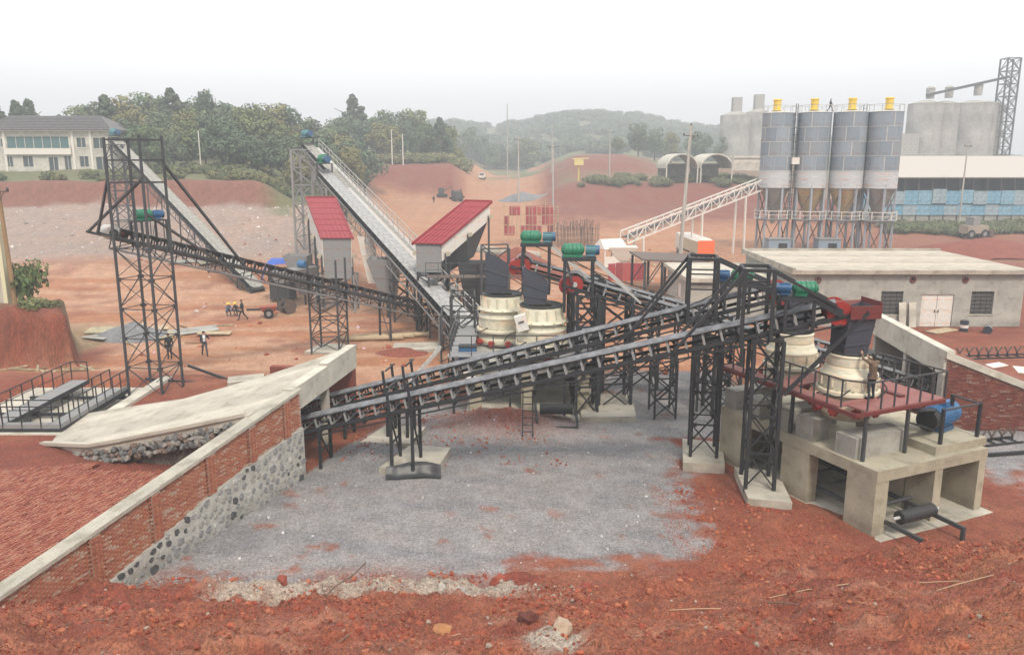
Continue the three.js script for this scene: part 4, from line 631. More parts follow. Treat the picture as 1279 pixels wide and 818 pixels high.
// ---------------------------------------------------------------- plain concrete building with the annex
function holedWall(w, h, th, holes) { const s = new THREE.Shape(); s.moveTo(0, 0); s.lineTo(w, 0); s.lineTo(w, h); s.lineTo(0, h); s.closePath(); for (const [x0, x1, y0, y1] of holes) { const p = new THREE.Path(); p.moveTo(x0, y0); p.lineTo(x0, y1); p.lineTo(x1, y1); p.lineTo(x1, y0); p.closePath(); s.holes.push(p); } return boxUV(new THREE.ExtrudeGeometry(s, { depth: th, bevelEnabled: false })); }
{
  const b = thing('concrete_building', 'long grey rendered building with flat roof and white door at the right', 'building', [22.3, 0, -62.5]);
  const W = 18.2, H = 4.25, D = 13.5, ren = conc([0.46, 0.45, 0.42]);
  const holes = [[6.95, 8.7, 0.98, 2.85], [10.2, 12.75, 0.02, 2.6], [14.1, 15.9, 1.0, 2.85], [1.75, 1.95, 3.65, 3.85], [9.2, 9.45, 3.65, 3.9], [13.35, 13.6, 3.65, 3.9]];
  mesh('front_wall', holedWall(W, H, 0.25, holes), ren, b, [0, 0, -0.25]);
  mesh('side_wall', bxx(0, 0.25, 0, H, -D, -0.252), ren, b); mesh('side_wall', bxx(W - 0.25, W, 0, H, -D, -0.252), ren, b); mesh('back_wall', bxx(0.252, W - 0.252, 0, H, -D, -D + 0.25), ren, b);
  mesh('roof', bxx(-0.35, W + 0.35, H + 0.002, H + 0.32, -D - 0.35, 0.4), conc([0.55, 0.49, 0.42]), b);
  for (const [x0, x1, z0, z1] of [[-0.35, W + 0.35, -D - 0.35, -D - 0.1], [-0.35, -0.1, -D - 0.098, 0.4]]) mesh('parapet', bxx(x0, x1, H + 0.322, H + 0.5, z0, z1), m.conc, b);
  for (const [x0, x1, y0, y1] of [holes[0], holes[2]]) { const w = mesh('window', bxx(x0 + 0.03, x1 - 0.03, y0 + 0.03, y1 - 0.03, -0.2, -0.17), M([0.06, 0.065, 0.065], 0.25), b); for (let i = 1; i < 6; i++) bar(w, 'bar', [x0 + 0.02, mix(y0, y1, i / 6), -0.1], [x1 - 0.02, mix(y0, y1, i / 6), -0.1], 0.025, m.steelPale); for (let i = 1; i < 4; i++) bar(w, 'mullion', [mix(x0, x1, i / 4), y0 + 0.02, -0.13], [mix(x0, x1, i / 4), y1 - 0.02, -0.13], 0.04, m.steelMid); mesh('sill', bxx(x0 - 0.1, x1 + 0.1, y0 - 0.08, y0 - 0.003, 0.003, 0.06), m.conc, w); }
  const d = holes[1]; for (const k of [0, 1]) { const x0 = mix(d[0], d[1], k / 2) + 0.02, x1 = mix(d[0], d[1], (k + 1) / 2) - 0.02; const o = mesh('door', bxx(x0, x1, 0.03, 2.57, -0.16, -0.1), m.white, b); mesh('door_panel', bxx(x0 + 0.15, x1 - 0.15, 0.3, 1.1, -0.099, -0.08), m.white, o); mesh('door_panel', bxx(x0 + 0.15, x1 - 0.15, 1.35, 2.3, -0.099, -0.08), m.white, o); mesh('handle', bx(0.05, 0.2, 0.08, k ? x0 + 0.12 : x1 - 0.12, 1.25, -0.06), m.steel, o); }
  for (const h of holes.slice(3)) { const g = new THREE.TorusGeometry(0.2, 0.07, 8, 20); mesh('vent', g, m.maroonDark, b, [(h[0] + h[1]) / 2, (h[2] + h[3]) / 2, 0.03]); mesh('vent_backing', bx(0.3, 0.3, 0.03), m.black, b, [(h[0] + h[1]) / 2, (h[2] + h[3]) / 2, -0.2]); }
  const a = thing('concrete_annex', 'low grey annex with flat roof left of the long rendered building', 'building', [14.9, 0, -66]);
  mesh('front_wall', holedWall(7.38, 3.1, 0.25, [[4.4, 6.1, 0.9, 2.3]]), ren, a, [0, 0, -0.25]); mesh('window_panel', bxx(4.42, 6.08, 0.92, 2.28, -0.2, -0.16), m.white, a); mesh('side_wall', holedWall(9.75, 3.1, 0.25, [[3.5, 4.9, 1.0, 2.3]]), ren, a, [0, 0, -0.252], [0, Math.PI / 2, 0]); mesh('window_panel', bxx(0.05, 0.09, 1.02, 2.28, -5.1, -3.8), m.white, a);
  mesh('roof', bxx(-0.4, 7.03, 3.102, 3.42, -10.2, 0.4), conc([0.6, 0.55, 0.48]), a); mesh('back_wall', bxx(0.25, 7.38, 0, 3.1, -10, -9.75), ren, a);
  const barrel = (label, p, rot) => { const t = thing('oil_drum', label, 'drum', p, 0.4, 'drums by the building'); const inr = rot ? [0, 0.6, Math.PI / 2] : [0, 0, 0]; const up = (y) => rot ? [-y * Math.cos(0.6), 0, y * Math.sin(0.6)] : [0, y, 0];
    mesh('shell', lathe([[0, -0.44], [0.3, -0.44], [0.31, -0.42], [0.3, -0.16], [0.315, -0.145], [0.3, -0.13], [0.3, 0.13], [0.315, 0.145], [0.3, 0.16], [0.31, 0.42], [0.3, 0.44], [0, 0.42]], 24), M([0.02, 0.025, 0.04], 0.5), t, [0, 0, 0], inr); mesh('band', lathe([[0.303, -0.12], [0.306, -0.12], [0.306, 0.12], [0.303, 0.12]], 24), m.white, t, [0, 0, 0], inr); };
  barrel('upright dark drum with white band in front of the rendered building', [35.0, 0.44, -60.6]); barrel('dark drum with white band lying on its side by the building', [36.5, 0.31, -60.0], true);
  for (const [i, l] of ['long pale plank leaning on the wall left of the white door', 'pale plank leaning on the wall right beside the window'].entries()) solo('plank', l, 'plank', bx(0.55, 2.0, 0.05), m.concPale, [31.75 - i * 0.8, 1.0, -62.25], [-0.12, 0, 0.03]);
  solo('wood_board', 'tan board lying on red soil in front of the white door', 'board', bx(2.6, 0.06, 1.0), m.woodPale, [33.2, 0.12, -60.4], [0.02, 0.5, 0]);
  // idler frames stored in a row
  const mk = (label, p, turn, n, name = 'idler_rack') => { const t = thing(name, label, 'rack', p, turn); for (const z of [-0.35, 0.35]) bar(t, 'rail', [0, 0.05, z], [n * 0.6, 0.05, z], 0.08, m.steel); for (let i = 0; i < n; i++) { const x = i * 0.6 + 0.3; bar(t, 'bracket', [x - 0.22, 0.62, 0], [x, 0.3, 0], 0.07, m.steelRust); bar(t, 'bracket', [x, 0.3, 0], [x + 0.22, 0.62, 0], 0.07, m.steelRust); bar(t, 'upright', [x, 0.05, 0], [x, 0.32, 0], 0.07, m.steel); bar(t, 'foot', [x, 0.06, -0.4], [x, 0.06, 0.4], 0.06, m.steel); } };
  mk('row of rusty V-shaped idler brackets on red ground above the right wing wall', [25.4, 1.85, -44.6], 0.12, 8);
  mk('dark steel idler frames dumped on grey ground below the right wing wall', [21.6, 0.02, -35.4], 0.25, 4);
  bar(scene, 'steel_beam', [21.3, 0.09, -33.9], [24.8, 0.09, -34.5], 0.14, m.steel); tag(scene.children[scene.children.length - 1], 'dark steel beam lying on grey ground near the right edge', 'beam');
  for (const [i, l] of ['white offcut of sheet on the red ground beside idler brackets', 'pale sheet of board right of the idler brackets'].entries()) solo('sheet_offcut', l, 'sheet', bx(1.1, 0.04, 0.6), m.white, [26.6 + i * 1.9, 1.98 - i * 0.45, -42.6 - i * 0.7], [0.05, 0.3 + i, 0.05]);
}
// ---------------------------------------------------------------- screen houses
function screenHouse(label, FL, FR, BL, hF, hB, o) {        // roof corners: front-left, front-right, back-left
  const fl = V(FL), fr = V(FR), bl = V(BL), w = fr.clone().sub(fl), br = bl.clone().add(w), gy = o.gy || 0;
  const t = thing('screen_house', label, 'screen', [(fl.x + br.x) / 2, gy, (fl.z + br.z) / 2]); const off = V([(fl.x + br.x) / 2, gy, (fl.z + br.z) / 2]);
  const l = (v, dy = 0) => [v.x - off.x, v.y - off.y + dy, v.z - off.z], n = 7;
  const up = new THREE.Vector3().crossVectors(w, bl.clone().sub(fl)).normalize(); if (up.y < 0) up.negate();
  const P = (a, b, h = 0) => fl.clone().addScaledVector(w, a).add(bl.clone().sub(fl).multiplyScalar(b)).addScaledVector(up, h);
  for (let i = 0; i < n; i++) { const b0 = i / n - (i ? 0 : 0.03), b1 = (i + 1) / n - 0.006, pts = [[-0.06, b0], [1.06, b0], [1.06, b1], [-0.06, b1]].map(q => l(P(q[0], q[1], 0.02 + 0.004 * i))), top = [[-0.06, b0], [1.06, b0], [1.06, b1], [-0.06, b1]].map(q => l(P(q[0], q[1], 0.07 + 0.004 * i)));
    const sh = mesh('roof_sheet', frustum(pts, top), m.roofRed, t); for (let k = 0; k <= 6; k++) { const a = k / 6; bar(sh, 'rib', l(P(a, b0, 0.09)), l(P(a, b1, 0.09)), 0.05, m.roofRed, 0.05); } }
  for (const a of [-0.07, 1.07]) bar(t, 'verge_trim', l(P(a, -0.04, 0.04)), l(P(a, 1.02, 0.04)), 0.1, m.roofRed, 0.22);
  bar(t, 'ridge_trim', l(P(-0.08, 1.02, 0.08)), l(P(1.08, 1.02, 0.08)), 0.14, m.roofRed, 0.16);
  const th = 0.05, wn = w.clone().normalize();
  const side = (a, name, mat) => { const s = a ? 1 : -1, q = (v) => l(v.clone().addScaledVector(wn, s * th)); const A0 = P(a, 0), A1 = P(a, 1), nn = 4; for (let i = 0; i < nn; i++) { const u = A0.clone().lerp(A1, i / nn + (i ? 0.004 : 0)), v = A0.clone().lerp(A1, (i + 1) / nn - 0.004), hu = mix(hF, hB, i / nn), hv = mix(hF, hB, (i + 1) / nn), D1 = (p, h) => p.clone().add(new THREE.Vector3(0, -h, 0)); mesh(name, frustum([l(D1(u, hu)), l(D1(v, hv)), q(D1(v, hv)), q(D1(u, hu))], [l(u), l(v), q(v), q(u)]), mat, t); } };
  side(0, 'side_panel', o.sideL || m.white); side(1, 'side_panel', o.sideR || m.white);
  const fn = bl.clone().sub(fl).setY(0).normalize().multiplyScalar(-0.05), wall = (A0, B0, h, d, mat, nm) => mesh(nm, frustum([l(A0, -h), l(B0, -h), l(B0.clone().add(d), -h), l(A0.clone().add(d), -h)], [l(A0), l(B0), l(B0.clone().add(d)), l(A0.clone().add(d))]), mat, t);
  wall(P(0.01, 0), P(0.99, 0), o.hFront || hF, fn, o.front || m.steelPale, 'front_panel'); wall(P(0.01, 1), P(0.99, 1), hB, fn.clone().negate(), m.steelPale, 'back_panel');
  // dark underpan and legs
  const dn = (v, h) => v.clone().add(new THREE.Vector3(0, -h, 0));
  mesh('under_pan', frustum([l(dn(P(0.3, 0.1), hF + 1.6)), l(dn(P(0.7, 0.1), hF + 1.6)), l(dn(P(0.7, 0.8), hB + 2.4)), l(dn(P(0.3, 0.8), hB + 2.4))].map((v, i) => v), [l(dn(P(0.02, 0.02), hF)), l(dn(P(0.98, 0.02), hF)), l(dn(P(0.98, 0.98), hB)), l(dn(P(0.02, 0.98), hB))]), m.steelMid, t);
  for (const a of [0.0, 1.0]) for (const b of [0.05, 0.5, 0.95]) { const p = dn(P(a, b), mix(hF, hB, b) * 0.7); p.addScaledVector(wn, a ? 0.12 : -0.12); bar(t, 'leg', [p.x - off.x, -0.2, p.z - off.z], l(p), 0.16, m.steelMid); mesh('spring_box', bx(0.3, 0.3, 0.3), m.creamDark, t, l(p.clone().addScaledVector(wn, a ? 0.18 : -0.18))); }
  for (const b of [[0.05, 0.5], [0.5, 0.95]]) for (const a of [0, 1]) { const p = P(a, b[0]), q = P(a, b[1]), y = Math.max(0.5, p.y - hF - 2 - gy); bar(t, 'crossbar', [p.x - off.x, y, p.z - off.z], [q.x - off.x, y, q.z - off.z], 0.12, m.steelMid); bar(t, 'brace', [p.x - off.x, 0.1, p.z - off.z], [q.x - off.x, y, q.z - off.z], 0.09, m.steelMid); }
  for (const h of [2.6, 4.6]) { const y = P(0, 0).y - hF - h + 2.2 - gy; if (y > 0.4) bar(t, 'crossbar', l(P(-0.03, 0.05)).map((v, i) => i === 1 ? y : v), l(P(1.03, 0.05)).map((v, i) => i === 1 ? y : v), 0.12, m.steelMid); }
  return t;
}
screenHouse('left screen house with sloping red ribbed roof and grey front panel', [-16.55, 6.4, -70], [-14.1, 6.4, -70], [-19.3, 9.45, -76.5], 2.6, 2.6, { hFront: 3.6, gy: 0.2 });
screenHouse('right screen house with sloping red roof and cream side beside the wide conveyor', [-7.2, 6.95, -60], [-5.3, 6.9, -60], [-3.75, 9.65, -66], 1.35, 1.35, { hFront: 2.2, gy: 0 });
{ // chutes and frames among the screens
  chute('tall white steel chute between the left red roof and the wide conveyor', -12.4, -71.5, 2.2, 6.4, 1.0, 1.0, 1.2, 1.2, -0.7, m.white);
  chute('grey sheet hopper under the wide pale conveyor', -10.3, -66.5, 1.2, 5.0, 1.0, 1.0, 2.6, 2.2, -0.4, m.steelPale);
  chute('dark sheet hopper below the right red-roofed screen', -2.9, -62.5, 1.0, 5.2, 1.2, 1.0, 3.0, 2.4, 0.2, m.steelMid);
  chute('grey hopper beside the blue tarpaulin under the left screen house', -18.9, -72.5, 1.0, 4.6, 1.0, 1.0, 2.2, 2.0, -0.6, m.steelPale);
  latticeTower('service_tower', 'open steel service frame right of the right red-roofed screen', [[-2.2, -57.2], [-0.2, -57.4], [-0.3, -60.2], [-2.3, -60]], 0, 6.8, 4, 0.16, m.steelMid, { thin: 0.6 });
  latticeTower('service_tower', 'rusty scaffold frame behind the big left crushers', [[-0.2, -51.5], [1.8, -51.7], [1.7, -54], [-0.3, -53.8]], 0, 5.6, 4, 0.12, m.steelRust, { thin: 0.7 });
  latticeTower('service_tower', 'low steel frame at the foot of the wide pale conveyor', [[-4.6, -50.6], [-2.2, -50.3], [-2.4, -54], [-4.8, -54.2]], 0, 3.2, 2, 0.12, m.steelMid, { thin: 0.6 });
  latticeTower('service_tower', 'steel frame in front of the left red-roofed screen house', [[-17.1, -68.6], [-13.7, -68.6], [-13.8, -70.9], [-17.2, -70.9]], 0, 3.2, 2, 0.14, m.steelPale, { thin: 0.6 });
  latticeTower('service_tower', 'dark steel frame below the right red-roofed screen house', [[-7.0, -58.9], [-4.8, -58.9], [-4.9, -61.8], [-7.1, -61.8]], 0, 4.6, 3, 0.15, m.steel, { thin: 0.6 });
  const wk = thing('walkway', 'steel walkway platform with railing under the right red roof', 'walkway', [-4.0, 4.6, -58.6]); mesh('deck_plate', bx(4.6, 0.06, 1.4), m.steelRust, wk); railing(wk, [[-2.3, 0.03, 0.7], [2.3, 0.03, 0.7], [2.3, 0.03, -0.7]], 1.05, 1.0, m.steelMid); for (const x of [-2.1, 0, 2.1]) bar(wk, 'leg', [x, -4.6, 0.5], [x, -0.03, 0.5], 0.12, m.steelMid);
  const tg = new THREE.PlaneGeometry(3.6, 2.6, 24, 18); { const p = tg.attributes.position; for (let i = 0; i < p.count; i++) { const x = p.getX(i), y = p.getY(i); p.setXYZ(i, x, 1.9 - 0.5 * Math.pow(Math.abs(y) / 1.3, 2) - 1.5 * Math.pow(Math.abs(x) / 1.8, 4) + 0.35 * (fbm(x * 1.4, y * 1.4, 3) - 0.5), y * 0.9); } tg.computeVertexNormals(); }
  const tb = thing('tarpaulin', 'blue tarpaulin draped over machinery left of the left red roof', 'tarpaulin', [-21.6, 2.2, -74.5], 0.3); mesh('sheet', tg, new THREE.MeshStandardMaterial({ color: L(0.03, 0.09, 0.4), roughness: 0.5, side: THREE.DoubleSide }), tb); mesh('covered_frame', bxx(-1.2, 1.2, -1.9, 0.9, -0.8, 0.8), m.steelMid, tb);
  const el = thing('machine_housing', 'grey trough feeder with small blue motor left of the left red roof', 'machine', [-19.2, 2.9, -70.5], -0.45); mesh('trough', frustum(rect(0, 0, 1.2, 4.2, -0.3), rect(0, 0, 1.7, 4.6, 0.7)), m.steelPale, el); mesh('motor', (() => { const g = new THREE.CylinderGeometry(0.32, 0.32, 0.8, 16); g.rotateZ(1.57); return g; })(), m.blue, el, [0.3, 1.05, -0.6]); for (const x of [-0.6, 0.6]) for (const z of [-1.8, 1.8]) bar(el, 'leg', [x, -2.9, z], [x, -0.28, z], 0.14, m.steelMid);
}
{ // dark steelwork crowding round the big left crushers
  latticeTower('service_tower', 'dark braced frame right beside the nearer big crusher, under its drive', [[3.3, -39.6], [4.4, -39.7], [4.3, -41.0], [3.2, -40.9]], 0, 6.3, 4, 0.15, m.steel, { thin: 0.6 });
  latticeTower('service_tower', 'dark frame behind the drives, between the big crushers and the annex', [[6.8, -44.6], [8.4, -44.7], [8.3, -46.4], [6.7, -46.3]], 0, 5.4, 4, 0.15, m.steel, { thin: 0.6 });
  latticeTower('service_tower', 'dark frame at the left of the farther big crusher', [[-3.6, -46.2], [-2.2, -46.3], [-2.3, -48.4], [-3.7, -48.3]], 0, 5.2, 4, 0.13, m.steelMid, { thin: 0.6 });
  latticeTower('service_tower', 'low dark lattice trestle on the yard under the crossing of the conveyors', [[7.3, -39.2], [8.4, -39.3], [8.4, -41.0], [7.3, -40.9]], 0, 3.2, 3, 0.1, m.steel, { thin: 0.7 });
  const g = thing('ladder', 'small upright steel ladder frame in front of the black tail roller', 'ladder', [0.75, 0, -36.3]); for (const x of [-0.25, 0.25]) bar(g, 'rail', [x, -0.05, 0], [x * 0.9, 2.3, -0.5], 0.06, m.steel); for (let i = 1; i < 7; i++) bar(g, 'rung', [-0.24, i * 0.32, -i * 0.07], [0.24, i * 0.32, -i * 0.07], 0.04, m.steel);
  const cb = m.black; [[[3.2, 7.9, -41.4], [6.5, 6.2, -40.6], [11, 4.8, -40.3]], [[1.2, 8.3, -45], [5.5, 6.6, -44.2], [9, 5.6, -43.6]], [[11.2, 8.0, -29.4], [6.0, 5.2, -30.0], [-1, 3.6, -31.2]], [[9.8, 8.0, -33.4], [3.5, 5.1, -34.0], [-4, 2.9, -35.3]]].forEach((p, i) => solo('power_cable', ['black cable drooping from the drive of the nearer big crusher conveyor', 'black cable drooping from the drive of the farther big crusher conveyor', 'black cable slung along the front long conveyor', 'black cable slung along the second long conveyor'][i], 'cable', tubeG(p, 0.025, 24, 5), cb));
}
// ---------------------------------------------------------------- four cement silos on legs
{
  const greys = [[0.22, 0.28, 0.34], [0.25, 0.31, 0.37], [0.28, 0.34, 0.4], [0.26, 0.3, 0.34]].map(c => M(c, 0.6, { map: T.grime })), pale = M([0.55, 0.58, 0.6], 0.6, { map: T.grime }), seam = M([0.47, 0.46, 0.42], 0.7), coneM = M([0.3, 0.29, 0.27], 0.7, { map: T.grime }), coneY = M([0.5, 0.38, 0.2], 0.7, { map: T.grime }), leg = M([0.36, 0.41, 0.47], 0.6, { map: T.grime }), yel = M([0.72, 0.5, 0.05], 0.5);
  const R = 2.2, top = 19.3, bot = 9.25, rh = 1.93, N = 8, names = ['leftmost of the four grey silos with yellow filters', 'second of the four grey silos, left of the man on top', 'third of the four grey silos, right of the man on top', 'rightmost of the four grey silos with yellow filters'];
  const pg = new THREE.CylinderGeometry(R, R, rh - 0.05, 7, 1, true, 0.012, Math.PI * 2 / N - 0.024), sg = new THREE.CylinderGeometry(R + 0.012, R + 0.012, rh - 0.03, 2, 1, true, 0, 0.045), hg = new THREE.TorusGeometry(R + 0.005, 0.04, 6, 48); hg.rotateX(Math.PI / 2);
  const kg = new THREE.CylinderGeometry(R, R, top - bot - 4 * rh - 0.04, 40, 1, true);
  [[36.9, -114], [41.4, -112.8], [45.9, -111.8], [50.2, -110.8]].forEach(([x, z], k) => {
    const t = thing('cement_silo', names[k], 'silo', [x, 0, z], 0.3 * k, 'grey silos on legs');
    mesh('inner_shell', new THREE.CylinderGeometry(R - 0.03, R - 0.03, top - bot, 40), pale, t, [0, (top + bot) / 2, 0]);
    for (let r = 0; r < 4; r++) { const y = top - rh * (r + 0.5); for (let i = 0; i < N; i++) { const o = mesh('shell_plate', pg, greys[Math.floor(hash(i + k * 17, r * 5 + k) * 4)], t, [0, y, 0]); o.rotation.y = i * Math.PI * 2 / N + (r % 2) * 0.4; if ((i + r) % 2) { const s = mesh('weld_seam', sg, seam, t, [0, y, 0]); s.rotation.y = o.rotation.y - 0.035; } } mesh('hoop', hg, seam, t, [0, y - rh / 2, 0]); }
    mesh('skirt', kg, pale, t, [0, (bot + top - 4 * rh) / 2, 0]); mesh('hoop', hg, coneM, t, [0, bot, 0]);
    mesh('roof', new THREE.CylinderGeometry(0.6, R + 0.06, 0.35, 40), seam, t, [0, top + 0.18, 0]);
    const cg = new THREE.CylinderGeometry(R - 0.05, 0.35, 3.9, 8, 1); mesh('hopper', cg, k === 1 || k === 2 ? coneY : coneM, t, [0, bot - 1.98, 0]); mesh('outlet', new THREE.CylinderGeometry(0.3, 0.3, 1.2, 14), coneM, t, [0, bot - 4.4, 0]);
    const f = mesh('filter', lathe([[0, 0], [0.62, 0], [0.62, 0.12], [0.5, 0.16], [0.5, 1.35], [0.58, 1.38], [0.58, 1.55], [0, 1.6]], 18), yel, t, [-0.5, top + 0.3, 0.4]);
    mesh('filter_band', new THREE.CylinderGeometry(0.53, 0.53, 0.1, 18), M([0.5, 0.34, 0.05], 0.6), f, [0, 0.8, 0]);
    for (let i = 0; i < 6; i++) { const a = i / 6 * 6.283 + 0.3 - t.rotation.y, p = [Math.cos(a) * (R - 0.15), 0, Math.sin(a) * (R - 0.15)]; bar(t, 'leg', [p[0], -0.5, p[2]], [p[0], bot + 0.6, p[2]], 0.26, leg); const a2 = (i + 1) / 6 * 6.283 + 0.3 - t.rotation.y, q = [Math.cos(a2) * (R - 0.15), 0, Math.sin(a2) * (R - 0.15)]; bar(t, 'brace', [p[0], 0.4, p[2]], [q[0], 4.7, q[2]], 0.12, m.steelRust); bar(t, 'brace', [q[0], 5.0, q[2]], [p[0], 8.6, p[2]], 0.1, m.steelRust); bar(t, 'crossbar', [p[0], 4.8, p[2]], [q[0], 4.8, q[2]], 0.16, leg); }
    const ring = []; for (let i = 0; i <= 12; i++) { const a = i / 12 * 6.283; ring.push([Math.cos(a) * (R + 0.35), 5.0, Math.sin(a) * (R + 0.35)]); }
    mesh('platform', new THREE.RingGeometry(R - 0.4, R + 0.4, 24).rotateX(-Math.PI / 2), new THREE.MeshStandardMaterial({ color: L(0.45, 0.46, 0.46), roughness: 0.7, side: THREE.DoubleSide }), t, [0, 5, 0]); railing(t, ring, 1.1, 1.5, m.white, { post: 0.09 });
    const rt = ring.map(p => [p[0] * 0.86, top + 0.05, p[2] * 0.86]); railing(t, rt.slice(0, 13), 0.9, 1.6, m.galv, { post: 0.05, mid: false });
    if (k === 0 || k === 2) { const a = 0.75 - t.rotation.y, c = [Math.cos(a + 0.02), Math.sin(a + 0.02)], e = [-c[1], c[0]]; for (const s of [-0.25, 0.25]) bar(t, 'ladder_rail', [c[0] * (R + 0.3) + e[0] * s, 5, c[1] * (R + 0.3) + e[1] * s], [c[0] * (R + 0.3) + e[0] * s, top + 1.2, c[1] * (R + 0.3) + e[1] * s], 0.07, m.steelMid); for (let y = 5.4; y < top + 1; y += 0.5) bar(t, 'rung', [c[0] * (R + 0.3) + e[0] * -0.25, y, c[1] * (R + 0.3) + e[1] * -0.25], [c[0] * (R + 0.3) + e[0] * 0.25, y, c[1] * (R + 0.3) + e[1] * 0.25], 0.05, m.steelMid); for (let y = 6.5; y < top; y += 0.9) { const g = new THREE.TorusGeometry(0.42, 0.03, 5, 14, Math.PI * 1.3); g.rotateX(Math.PI / 2); g.rotateY(-a - Math.PI * 0.65 + Math.PI / 2 - 1.57); mesh('cage_hoop', g, m.steelMid, t, [c[0] * (R + 0.4), y, c[1] * (R + 0.4)]); } mesh('rest_platform', bx(1.0, 0.9, 0.9), m.white, t, [c[0] * (R + 0.5), 12.9, c[1] * (R + 0.5)]); }
  });
  for (const [i, x] of [36.6, 43.4].entries()) { const t = thing('control_cabin', i ? 'small blue-grey cabin under the second grey silo' : 'small blue-grey cabin under the leftmost grey silo', 'cabin', [x, 0, -110.2]); mesh('shell', bx(3.0, 2.4, 2.0, 0, 1.2, 0), M([0.25, 0.34, 0.42], 0.6, { map: T.grime }), t); mesh('roof', bx(3.2, 0.12, 2.2, 0, 2.47, 0), m.steelPale, t); mesh('window', bx(1.2, 0.8, 0.04, 0.4, 1.5, 1.01), m.black, t); }
  // white truss conveyor feeding the silos
  const a = [14.0, 2.9, -100], b = [36.0, 9.3, -115], L_ = Math.hypot(b[0] - a[0], b[2] - a[2]), t = thing('truss_conveyor', 'white lattice truss conveyor rising to the foot of grey silos', 'conveyor', [a[0], 0, a[2]], Math.atan2(-(b[2] - a[2]), b[0] - a[0])), S = (s, h, z) => [s, a[1] + (b[1] - a[1]) * s / L_ + h, z];
  for (const z of [-0.7, 0.7]) { for (const h of [0, 1.4]) bar(t, 'chord', S(0, h, z), S(L_, h, z), 0.16, m.white); const n = 18; for (let i = 0; i <= n; i++) { const s = L_ * i / n; bar(t, 'strut', S(s, 0, z), S(s, 1.4, z), 0.1, m.white); if (i < n) { const e = L_ * (i + 1) / n; i % 2 ? bar(t, 'brace', S(s, 0, z), S(e, 1.4, z), 0.1, m.white) : bar(t, 'brace', S(s, 1.4, z), S(e, 0, z), 0.1, m.white); } } }
  bar(t, 'belt', S(0, 0.7, 0), S(L_, 0.7, 0), 1.0, m.steelMid, 0.08); for (const s of [2.5, 13, 21.5]) for (const z of [-0.8, 0.8]) bar(t, 'leg', [s, -0.3, z * 1.2], S(s, 0, z), 0.22, m.white);
  const hp = thing('aggregate_hopper', 'white feed hopper at the foot of white truss conveyor', 'hopper', [13.6, 0, -98.5]); mesh('bin', frustum(rect(0, 0, 1.4, 1.2, 0.9), rect(0, 0, 3.6, 2.6, 2.6)), m.white, hp); for (const x of [-1.2, 1.2]) for (const z of [-0.8, 0.8]) bar(hp, 'leg', [x, -0.1, z], [x, 1.9, z], 0.16, m.white);
}
